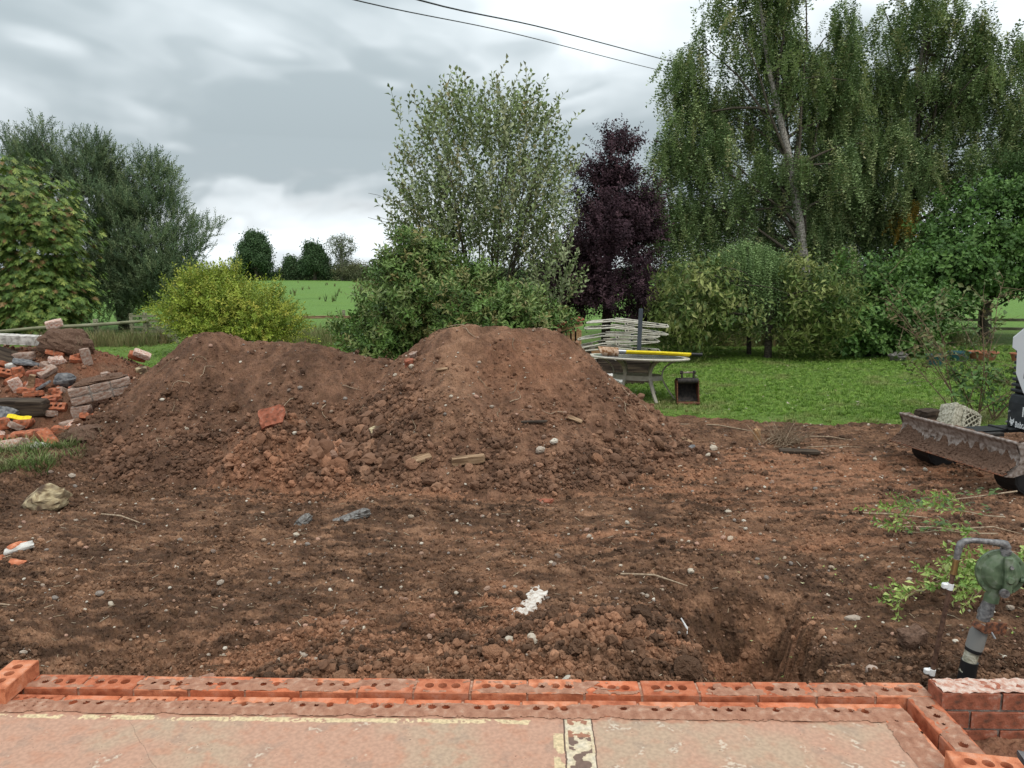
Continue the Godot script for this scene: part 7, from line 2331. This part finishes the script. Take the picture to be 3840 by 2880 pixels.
func build_debris() -> void:
	var put_on := func(called: String, mesh: Mesh, m: Material, x: float, z: float, lift: float, rot: Vector3, label: String, cat: String) -> void:
		tag(put(called, mesh, m, null, Vector3(x, on_ground(x, z) + lift, z), rot), label, cat, "large soil clods" if called == "soil_clod" else ("brick chips at the left edge" if called == "brick_chip" else ""))
	put_on.call("sandstone_rock", lump(801, Vector3(0.40, 0.26, 0.28), 0.3, 20, 0.95), M.sandstone, -4.19, -5.98, 0.06, Vector3(0.45, 0.3, 0.25), "big yellow-faced sandstone rock on dark soil at the left", "rock")
	put_on.call("plastic_bag_scrap", crumple(802, Vector3(0.16, 0.10, 0.12)), M.bag, -1.862, -5.651, 0.02, Vector3(0.2, 0.4, 0.5), "smaller grey plastic scrap half buried in the soil", "plastic scrap")
	put_on.call("plastic_bag_scrap", crumple(803, Vector3(0.32, 0.09, 0.20)), M.bag, -1.452, -5.736, 0.02, Vector3(0.1, 0.3, 0.2), "larger grey plastic scrap half buried in the soil", "plastic scrap")
	put_on.call("slate_shard", rough_block(804, Vector3(0.20, 0.02, 0.08), 0.006, 0.1), M.concrete, -3.667, -4.924, 0.02, Vector3(0.2, 0.5, 0.2), "pale grey slate shard at the left edge near brick chips", "slate")
	for k in 9:
		put_on.call("brick_chip", rough_block(810 + k, Vector3(rng.randf_range(0.05, 0.11), 0.04, 0.06), 0.008, 0.1, 4), M.brick, -3.72 + rng.randf_range(-0.22, 0.2), -4.78 + rng.randf_range(-0.2, 0.25), 0.012, Vector3(rng.randf_range(-0.3, 0.3), rng.randf() * TAU, rng.randf_range(-0.3, 0.3)), "orange brick chip in the scatter at the left edge", "brick chip")
	put_on.call("plaster_scrap", lump(820, Vector3(0.17, 0.06, 0.36), 0.42, 26, 0.7), M.paper, -0.02, -4.16, 0.012, Vector3(0.1, -0.25, 0.0), "crumpled whitish paper scrap lying on the loose soil", "paper scrap")
	put_on.call("plaster_scrap", lump(821, Vector3(0.16, 0.05, 0.13), 0.42, 22, 0.7), M.paper, -0.07, -3.95, 0.012, Vector3(0.1, 0.6, 0.1), "torn lower flap of the whitish paper scrap", "paper scrap")
	put_on.call("buried_stone", lump(830, Vector3(0.13, 0.11, 0.10), 0.2, 14, 0.7), stone_mat(Vector3(0.20, 0.135, 0.09)), -2.0, -3.36, 0.03, Vector3(0, 0.3, 0), "angular brown stone, largest of the row behind the wall", "stone")
	put_on.call("buried_stone", lump(831, Vector3(0.09, 0.10, 0.08), 0.2, 12, 0.7), stone_mat(Vector3(0.22, 0.15, 0.10)), -1.86, -3.36, 0.03, Vector3(0.3, 0.3, 0), "upright brown stone right of the largest wall-side stone", "stone")
	put_on.call("buried_stone", lump(832, Vector3(0.14, 0.10, 0.09), 0.3, 14, 0.6), stone_mat(Vector3(0.36, 0.23, 0.18)), -1.68, -3.42, 0.03, Vector3(0, 0.6, 0.2), "pinkish rough stone lying among the wall-side stones", "stone")
	put_on.call("buried_stone", lump(833, Vector3(0.07, 0.11, 0.05), 0.25, 12, 0.6), stone_mat(Vector3(0.34, 0.25, 0.19)), -1.78, -3.28, 0.02, Vector3(0.3, 0.3, -0.5), "slim pale stone leaning near the wall", "stone")
	put_on.call("large_pebble", lump(834, Vector3(0.075, 0.04, 0.045), 0.08, 14), stone_mat(Vector3(0.40, 0.37, 0.33)), -1.20, -3.50, 0.012, Vector3(0, 0.3, 0.1), "smooth oval grey pebble on red soil left of centre", "pebble")
	put_on.call("large_pebble", lump(835, Vector3(0.045, 0.03, 0.075), 0.08, 14), stone_mat(Vector3(0.42, 0.38, 0.31)), -0.015, -3.46, 0.014, Vector3(0.3, 0.5, 0.2), "bean-shaped greenish grey pebble on the loose soil near the wall", "pebble")
	put_on.call("large_pebble", lump(836, Vector3(0.055, 0.05, 0.05), 0.12, 14), stone_mat(Vector3(0.48, 0.37, 0.30)), -0.135, -3.50, 0.018, Vector3(0, 0.5, 0), "round pinkish white pebble next to the bean-shaped one", "pebble")
	put_on.call("mortar_lump", rough_block(837, Vector3(0.12, 0.03, 0.09), 0.012, 0.1, 5), M.sandstone, -0.53, -3.12, 0.012, Vector3(0.05, 0.4, 0), "flat cream mortar lump against the wall", "mortar")
	put_on.call("soil_rock", rough_block(838, Vector3(0.13, 0.08, 0.09), 0.02, 0.1, 6), M.mud, 1.97, -3.68, 0.03, Vector3(0.2, 0.3, 0.2), "dark angular rock right of the square pit", "rock")
	put_on.call("large_pebble", lump(839, Vector3(0.075, 0.06, 0.06), 0.15, 12, 0.4), stone_mat(Vector3(0.42, 0.32, 0.26)), 1.64, -3.42, 0.02, Vector3(0, 0.4, 0), "rounded buff stone beside the square pit", "pebble")
	put_on.call("large_pebble", lump(840, Vector3(0.12, 0.035, 0.05), 0.2, 12, 0.4), stone_mat(Vector3(0.36, 0.28, 0.22)), 1.80, -4.0, 0.008, Vector3(0, 0.1, 0), "long flat stone on the soil behind the square pit", "pebble")
	# timber and brick scraps
	put_on.call("wood_offcut", rough_block(850, Vector3(0.26, 0.035, 0.10), 0.006, 0.0, 5), M.wood, -1.10, -6.72, 0.035, Vector3(0.25, 0.45, 0.28), "short pale board leaning at the foot of the tall heap", "wood")
	put_on.call("wood_offcut", rough_block(851, Vector3(0.31, 0.07, 0.08), 0.005, 0.0, 5), M.wood, -0.62, -6.66, 0.03, Vector3(0.1, 0.08, 0.10), "thick pale timber offcut lying at the foot of the tall heap", "wood")
	put_on.call("wood_offcut", rough_block(852, Vector3(0.13, 0.02, 0.035), 0.004, 0.0, 4), M.wood, -1.02, -8.0, 0.01, Vector3(0.5, 0.1, 0.12), "small pale stick set in the upper face of the tall heap", "wood")
	put_on.call("wood_offcut", rough_block(853, Vector3(0.18, 0.02, 0.05), 0.008, 0.1, 4), M.wood, 0.42, -7.55, 0.015, Vector3(0.4, -0.5, -0.3), "splintered wood on the right face of the tall heap", "wood")
	put_on.call("wood_offcut", rough_block(854, Vector3(0.16, 0.025, 0.05), 0.006, 0.1, 4), M.wood, 1.75, -8.35, 0.02, Vector3(0.2, -0.8, -0.3), "yellowish splinter at the right foot of the tall heap", "wood")
	put_on.call("wood_offcut", rough_block(855, Vector3(0.28, 0.02, 0.04), 0.004, 0.1, 4), M.wood_dark, 0.0, -7.25, 0.02, Vector3(0.1, 0.1, 0.0), "dark sliver of wood on the lower face of the tall heap", "wood")
	put_on.call("brick_piece", rough_block(856, Vector3(0.10, 0.03, 0.09), 0.008, 0.1, 4), M.brick, -0.362, -6.32, 0.015, Vector3(0.3, 0.3, 0.1), "bright orange brick piece on the flat soil before the heap", "brick")
	put_on.call("brick_piece", rough_block(857, Vector3(0.17, 0.03, 0.07), 0.008, 0.1, 4), M.brick_old, 0.076, -6.2, 0.012, Vector3(0.1, -0.1, 0.05), "long dull red brick piece on the flat soil", "brick")
	put_on.call("brick_piece", rough_block(858, Vector3(0.10, 0.12, 0.05), 0.012, 0.1, 5), M.brick_bloom, -1.42, -8.62, 0.02, Vector3(0.5, 0.3, 0.3), "pale brick piece near the top of the tall heap", "brick")
	put_on.call("brick_piece", rough_block(859, Vector3(0.11, 0.10, 0.06), 0.012, 0.1, 5), M.brick_old, -1.45, -8.45, 0.02, Vector3(0.3, 0.5, 0.1), "brown brick piece below the pale one on the tall heap", "brick")
	put_on.call("brick_piece", rough_block(860, Vector3(0.26, 0.20, 0.10), 0.02, 0.05, 6), M.brick_old, -2.62, -7.18, 0.03, Vector3(-0.6, 0.2, 0.25), "soil-stained brick slab set in the small red mound", "brick")
	put_on.call("grey_stone", lump(861, Vector3(0.15, 0.13, 0.12), 0.15, 14, 0.5), stone_mat(Vector3(0.26, 0.21, 0.16)), -2.0, -6.98, 0.05, Vector3(0, 0, 0.1), "grey rounded stone in the hollow between the heaps", "stone")
	put_on.call("grey_stone", rough_block(862, Vector3(0.16, 0.09, 0.12), 0.015, 0.1, 5), M.sandstone, -1.62, -7.42, 0.03, Vector3(0.4, 0.5, 0.2), "yellowish stone with pale face in the hollow between heaps", "stone")
	put_on.call("grey_stone", lump(863, Vector3(0.10, 0.07, 0.08), 0.2, 12, 0.6), stone_mat(Vector3(0.5, 0.46, 0.38)), 1.98, -8.06, 0.02, Vector3(0, 0.3, 0), "white stone at the right foot of the tall heap", "stone")
	put_on.call("grey_stone", lump(864, Vector3(0.12, 0.05, 0.08), 0.2, 12, 0.6), M.slate, 1.72, -8.0, 0.02, Vector3(0.2, 0.3, 0.2), "grey slaty stone at the right foot of the tall heap", "stone")
	put_on.call("grey_stone", lump(865, Vector3(0.10, 0.08, 0.08), 0.2, 12, 0.5), stone_mat(Vector3(0.40, 0.31, 0.26)), 0.05, -6.85, 0.02, Vector3(0, 0.3, 0), "pinkish stone low on the front of the tall heap", "stone")
	put_on.call("grey_stone", lump(866, Vector3(0.09, 0.06, 0.07), 0.25, 12, 0.7), stone_mat(Vector3(0.55, 0.50, 0.43)), 0.18, -6.98, 0.02, Vector3(0, 0.3, 0), "angular white stone on the front of the tall heap", "stone")
	# bigger clods one can pick out
	for k in 26:
		var e: Array = [[-1.85, -7.15], [-1.6, -6.95], [-1.95, -7.4], [-1.7, -7.6], [-1.5, -7.2], [-2.1, -7.65], [-1.35, -6.85], [-0.2, -3.35], [0.2, -3.3], [0.45, -3.4], [0.1, -3.7], [0.55, -3.65], [0.35, -3.15], [0.7, -3.2], [-0.9, -3.15], [-0.55, -3.25], [-1.25, -3.2], [-4.2, -8.2], [-3.4, -8.1], [-3.0, -8.0], [0.6, -6.9], [1.0, -7.2], [1.3, -7.6], [0.9, -3.05], [0.05, -3.05], [-2.35, -3.1]][k]
		var s := rng.randf_range(0.07, 0.13)
		var c := soil_col(e[0], e[1])
		put_on.call("soil_clod", lump(870 + k, Vector3(s * 1.2, s * 0.85, s), 0.38, 16, 0.45), clod_mat(c), e[0], e[1], s * 0.25, Vector3(rng.randf(), rng.randf() * TAU, rng.randf()), "fist-sized clod of brown soil" + (" in the hollow between the heaps" if k < 7 else (" on the loose soil behind the wall" if (k < 17 or k > 22) else " on the face of a soil heap")), "soil clod")
	# sticks, roots
	var sticks := [
		[[2.62, -5.98], [3.10, -5.72], 0.008, "pale straight stick lying on the packed soil at the right"],
		[[2.80, -5.50], [3.15, -5.38], 0.007, "short pale splinter of wood behind the cut branch"],
		[[3.2, -5.42], [3.6, -5.36], 0.006, "thin pale stalk beyond the cut branch"],
		[[1.95, -9.75], [2.75, -9.15], 0.010, "thin bent stick at the lawn edge right of the tall heap"],
		[[0.55, -4.55], [0.95, -4.42], 0.007, "dark twig behind the square pit"],
		[[-3.55, -4.05], [-3.1, -4.1], 0.008, "pale stick at the left edge of the soil"],
		[[-3.55, -5.72], [-3.15, -5.6], 0.007, "pale twig right of the sandstone rock"],
		[[3.05, -8.2], [3.6, -8.1], 0.006, "pale stalk in front of the excavator blade"],
		[[3.3, -8.8], [3.75, -8.75], 0.008, "twig on dark soil near the lawn edge"],
	]
	for s in sticks:
		var a := Vector3(s[0][0], on_ground(s[0][0], s[0][1]) + 0.01, s[0][1])
		var c := Vector3(s[1][0], on_ground(s[1][0], s[1][1]) + 0.01, s[1][1])
		var m := (a + c) * 0.5
		m.y = maxf(m.y, on_ground(m.x, m.z) + 0.012) + 0.015
		tag(put("stick", tube_mesh([a - m, Vector3(0, 0, 0.01), c - m], [s[2], s[2], s[2] * 0.6], 6), M.twig_pale, null, m), s[3], "stick")
	for k in 34:
		var x := rng.randf_range(-4.6, 1.2)
		var z := rng.randf_range(-9.0, -7.2)
		if any_heap(x, z) < 0.25:
			continue
		var p := []
		var o := Vector3(x, on_ground(x, z), z)
		var d := rng.randf() * TAU
		var q := o
		for i in 6:
			d += rng.randf_range(-0.7, 0.7)
			q += Vector3(cos(d) * 0.05, 0, sin(d) * 0.05)
			q.y = on_ground(q.x, q.z) + 0.012 + rng.randf_range(0.0, 0.012)
			p.append(q - o)
		tag(put("root", tube_mesh(p, [0.0055, 0.005, 0.0045, 0.004, 0.003, 0.0015], 5), M.twig_pale if k % 2 else M.twig, null, o), "thin pale root trailing over the face of a soil heap", "root", "roots on the heaps")
	# brush pile with its board
	var t := thing("brush_pile", Vector3(2.83, on_ground(2.83, -8.35), -8.35), "tangle of dry brown brushwood on the soil near the lawn", "brushwood")
	for k in 70:
		var a := rng.randf() * TAU
		var s := Vector3(cos(a) * rng.randf_range(0.0, 0.25), rng.randf_range(0.0, 0.05), sin(a) * 0.16)
		var e := s + Vector3(rng.randf_range(-0.26, 0.26), rng.randf_range(0.0, 0.26), rng.randf_range(-0.2, 0.2))
		var st := new_st()
		limb(st, s, e, 0.006, 0.002, 0.15, 4)
		for q in 3:
			var b := s.lerp(e, rng.randf_range(0.3, 0.9)) + Vector3(0, 0.02, 0)
			limb(st, b, b + Vector3(rng.randf_range(-0.09, 0.09), rng.randf_range(-0.02, 0.1), rng.randf_range(-0.08, 0.08)), 0.003, 0.001, 0.1, 3)
		put("twig", st.commit(), M.twig if k % 3 else M.twig_pale, t)
	put_on.call("dark_board", rough_block(900, Vector3(0.42, 0.035, 0.12), 0.003, 0.0, 4), M.wood_dark, 2.88, -7.95, 0.02, Vector3(0.05, -0.08, -0.02), "dark wet board in front of the brushwood", "board")
	put_on.call("wood_stub", rough_block(901, Vector3(0.07, 0.16, 0.06), 0.01, 0.0, 4), M.wood_new, 2.62, -8.62, 0.07, Vector3(0.1, 0.3, 0.15), "pale upright wood stub behind the brushwood", "wood")
	# cut leafy branch
	t = thing("cut_leafy_branch", Vector3(2.55, on_ground(2.55, -4.35), -4.35), "cut privet branch with bright green leaves lying behind the gas regulator", "branch")
	var one := new_st()
	leaf(one, Vector3.ZERO, Vector3(0, 1, 0), Vector3(1, 0, 0), 1.0, 0.5, 0.2, 0.5)
	var lm := one.commit()
	var st2 := new_st()
	var runs := [[Vector3(2.95, 0.10, -4.45), Vector3(2.02, 0.03, -4.06)], [Vector3(3.05, 0.14, -4.55), Vector3(2.30, 0.10, -4.18)], [Vector3(3.0, 0.16, -4.4), Vector3(2.42, 0.10, -3.98)], [Vector3(3.1, 0.18, -4.5), Vector3(2.62, 0.14, -4.05)], [Vector3(3.0, 0.22, -4.7), Vector3(2.35, 0.26, -4.62)], [Vector3(3.3, 0.42, -5.0), Vector3(2.45, 0.24, -5.05)], [Vector3(3.1, 0.30, -4.8), Vector3(2.42, 0.34, -4.85)]]
	var nl := 0
	for r in runs:
		var a: Vector3 = r[0] - Vector3(t.position.x, 0, t.position.z)
		var b: Vector3 = r[1] - Vector3(t.position.x, 0, t.position.z)
		limb(st2, a, b, 0.006, 0.002, 0.06, 5)
		var bright: bool = r[1].z > -4.5
		for k in 42:
			if nl >= 295:
				break
			nl += 1
			var f := rng.randf_range(0.15, 1.02)
			var p := a.lerp(b, f) + Vector3(rng.randf_range(-0.05, 0.05), 0.12 * f * (1.0 - f) + rng.randf_range(-0.01, 0.05), rng.randf_range(-0.05, 0.05))
			var y := ((b - a).normalized() + Vector3(rng.randfn(), rng.randf_range(-0.1, 0.7), rng.randfn()) * 0.8).normalized()
			var x := y.cross(Vector3(rng.randf_range(-0.5, 0.5), 1, rng.randf_range(-0.5, 0.5))).normalized()
			var s := rng.randf_range(0.038, 0.066)
			single_leaf(t, lm, M.leaf, pick([Color(0.22, 0.30, 0.06), Color(0.34, 0.42, 0.12), Color(0.42, 0.48, 0.17)] if bright else [Color(0.045, 0.10, 0.025), Color(0.09, 0.17, 0.045), Color(0.15, 0.22, 0.06)]), Transform3D(Basis(x, y, x.cross(y)).scaled_local(Vector3(s, s, s)), p))
	put("stem", st2.commit(), M.twig_pale, t)
	var sp := []
	for r in runs:
		for k in (16 if r[1].z > -4.5 else 8):
			sp.append([r[0].lerp(r[1], rng.randf_range(0.2, 1.0)) + Vector3(rng.randf_range(-0.06, 0.06), t.position.y + 0.03, rng.randf_range(-0.06, 0.06)), (r[1] - r[0]).normalized(), 1.0])
	leafage(t, sp, [sprig(191, 12, 0.15, 0.036, 0.017, 0.9, 0.0, 0.3, 0.0015)], M.leaf, [Color(0.14, 0.22, 0.05), Color(0.27, 0.36, 0.09), Color(0.40, 0.47, 0.15)], "out", 0.8, 1.3, 0.6, "foliage")
	# torn leaves and white shreds scattered right of the pit
	for k in 46:
		var x := rng.randf_range(1.0, 2.9)
		var z := rng.randf_range(-4.9, -3.7)
		var s := rng.randf_range(0.016, 0.03)
		var c := pick([Color(0.20, 0.28, 0.06), Color(0.36, 0.40, 0.14), Color(0.5, 0.48, 0.30)])
		var o := MeshInstance3D.new()
		o.mesh = lm
		o.material_override = stone_mat(Vector3(c.r, c.g, c.b))
		o.transform = Transform3D(Basis.from_euler(Vector3(PI / 2 + rng.randf_range(-0.3, 0.3), rng.randf() * TAU, 0)).scaled(Vector3(s, s, s)), Vector3(x, on_ground(x, z) + 0.008, z))
		o.name = numbered("fallen_leaf")
		add_child(o)
		tag(o, "tiny torn green leaf lying on the soil near the cut branch", "leaf", "torn leaves by the cut branch")
	put_on.call("white_shred", tube_mesh([Vector3(-0.01, 0.05, 0), Vector3(0.02, 0.0, 0.02), Vector3(0.01, -0.07, 0.06), Vector3(0.02, -0.14, 0.11)], [0.004, 0.008, 0.003, 0.002], 6), M.white_plastic, 0.86, -4.10, 0.05, Vector3(0, 0, 0), "shred of white plastic hanging into the square pit", "plastic scrap")

var clod_mats := {}
func clod_mat(c: Color) -> StandardMaterial3D:
	var key := "%d_%d" % [int(c.r * 40.0), int(c.g * 60.0)]
	if not clod_mats.has(key):
		var m: StandardMaterial3D = M.soil.duplicate()
		m.vertex_color_use_as_albedo = false
		m.uv1_scale = Vector3(4, 4, 4)
		m.albedo_color = Color(c.r * 1.1, c.g * 1.1, c.b * 1.1).linear_to_srgb()
		clod_mats[key] = m
	return clod_mats[key]

# ---------------------------------------------------------------- grass
func tuft(seed_: int, n: int, h: float, spread: float, w: float, lean: float) -> ArrayMesh:
	var r := RandomNumberGenerator.new()
	r.seed = seed_
	var st := new_st()
	for k in n:
		var a := r.randf() * TAU
		var b := Vector3(cos(a), 0, sin(a)) * r.randf() * spread
		var d := Vector3(cos(a + r.randf_range(-1, 1)) * lean, 1.0, sin(a + r.randf_range(-1, 1)) * lean).normalized() * h * r.randf_range(0.5, 1.1)
		var s := Vector3(-sin(a), 0, cos(a)) * w * 0.5
		var m := b + d * 0.55
		var tip := b + d + Vector3(d.x, -d.y * 0.15, d.z) * 0.35
		quad(st, b - s, b + s, m + s * 0.8, m - s * 0.8)
		tri(st, m - s * 0.8, m + s * 0.8, tip)
	return st.commit()

func build_grass() -> void:
	var shapes := [tuft(1, 9, 0.055, 0.05, 0.007, 0.5), tuft(2, 9, 0.045, 0.05, 0.007, 0.6)]
	var pal := [Color(0.085, 0.16, 0.022), Color(0.14, 0.25, 0.035), Color(0.20, 0.33, 0.05), Color(0.27, 0.36, 0.08)]
	var xf := [[], []]
	var cols := [PackedColorArray(), PackedColorArray()]
	for q in 46000:
		var z := -9.3 - 10.5 * pow(rng.randf(), 1.15)
		var x: float
		if rng.randf() < 0.80:
			x = rng.randf_range(0.6, 0.5 - z * 0.66)
		else:
			x = rng.randf_range(z * 0.74, -4.2)
			z = rng.randf_range(-21.5, -11.5)
		var e := lawn_edge(x)
		var over := e - z
		if over < -0.1:
			continue
		if over < 0.7 and rng.randf() > 0.25 + over + 0.5 * n_mid.get_noise_2d(x, z):
			continue
		var s := rng.randf_range(0.7, 1.25)
		var k := rng.randi() % 2
		xf[k].append(Transform3D(Basis(Vector3.UP, rng.randf() * TAU).scaled(Vector3(s, s * rng.randf_range(0.7, 1.2), s)), Vector3(x, LAWN + 0.02 * n_low.get_noise_2d(x * 0.6, z * 0.6) - 0.004, z)))
		var c := pick(pal)
		var dry := clampf(0.9 * smoothstep(0.9, 0.1, over) + 1.2 * n_low.get_noise_2d(x * 1.3 + 5.0, z * 1.3) - 0.25, 0.0, 0.8)
		cols[k].append(c.lerp(Color(0.26, 0.24, 0.10), dry))
	for k in 2:
		tag(many("lawn_grass", shapes[k], M.leaf, xf[k], cols[k]), "short mown green grass of the lawn", "grass")
	# longer dry grass below the fences
	var long_ := tuft(3, 16, 0.55, 0.16, 0.010, 0.35)
	var lx := []
	var lc := PackedColorArray()
	for q in 900:
		var p := Vector3(rng.randf_range(-14.6, -11.0), LAWN, rng.randf_range(-22.4, -20.6))
		if q % 3 == 1:
			p = Vector3(rng.randf_range(-8.0, -3.9), LAWN, rng.randf_range(-25.5, -20.0))
		elif q % 3 == 2:
			p = Vector3(rng.randf_range(3.0, 12.0), LAWN, rng.randf_range(-21.5, -19.8))
		var s := rng.randf_range(0.5, 1.1)
		lx.append(Transform3D(Basis(Vector3.UP, rng.randf() * TAU).scaled(Vector3(s, s, s)), p))
		lc.append(pick([Color(0.08, 0.11, 0.03), Color(0.16, 0.18, 0.06), Color(0.26, 0.24, 0.11), Color(0.22, 0.16, 0.08)]))
	tag(many("long_grass", long_, M.leaf_matt, lx, lc), "long dry grass growing under the fences", "long grass")
	# turf on the bank at the left
	lx = []
	lc = PackedColorArray()
	var turf := tuft(4, 14, 0.13, 0.06, 0.006, 0.7)
	for q in 420:
		var x := rng.randf_range(-5.9, -4.75)
		var z := rng.randf_range(-7.75, -6.75)
		if n_mid.get_noise_2d(x * 0.8, z * 0.8) < -0.15 or x > -4.6 - (z + 7.0) * 0.4:
			continue
		var s := rng.randf_range(0.6, 1.3)
		lx.append(Transform3D(Basis(Vector3.UP, rng.randf() * TAU).scaled(Vector3(s, s, s)), Vector3(x, ground_y(x, z) - 0.01, z)))
		lc.append(pick([Color(0.08, 0.12, 0.03), Color(0.13, 0.19, 0.05), Color(0.20, 0.24, 0.09), Color(0.25, 0.22, 0.12)]))
	tag(many("turf_edge", turf, M.leaf_matt, lx, lc), "ragged turf on the bank below the rubble at the left", "turf")
	# pale leaves dropped on the lawn
	var one := new_st()
	leaf(one, Vector3.ZERO, Vector3(0, 1, 0), Vector3(1, 0, 0), 1.0, 0.6, 0.15, 0.5)
	var lm := one.commit()
	for q in 110:
		var z := -10.2 - 8.0 * rng.randf()
		var x := rng.randf_range(1.6, -z * 0.62)
		if z > lawn_edge(x) - 0.1:
			continue
		var s := rng.randf_range(0.03, 0.07)
		var c := pick([Color(0.42, 0.38, 0.20), Color(0.5, 0.47, 0.33), Color(0.16, 0.12, 0.07)])
		var o := MeshInstance3D.new()
		o.mesh = lm
		o.material_override = stone_mat(Vector3(c.r, c.g, c.b))
		o.transform = Transform3D(Basis.from_euler(Vector3(PI / 2 + rng.randf_range(-0.5, 0.2), rng.randf() * TAU, 0)).scaled(Vector3(s, s, s)), Vector3(x, LAWN + 0.045, z))
		o.name = numbered("dropped_leaf")
		add_child(o)
		tag(o, "pale dead leaf dropped on the mown lawn", "leaf", "dead leaves on the lawn")
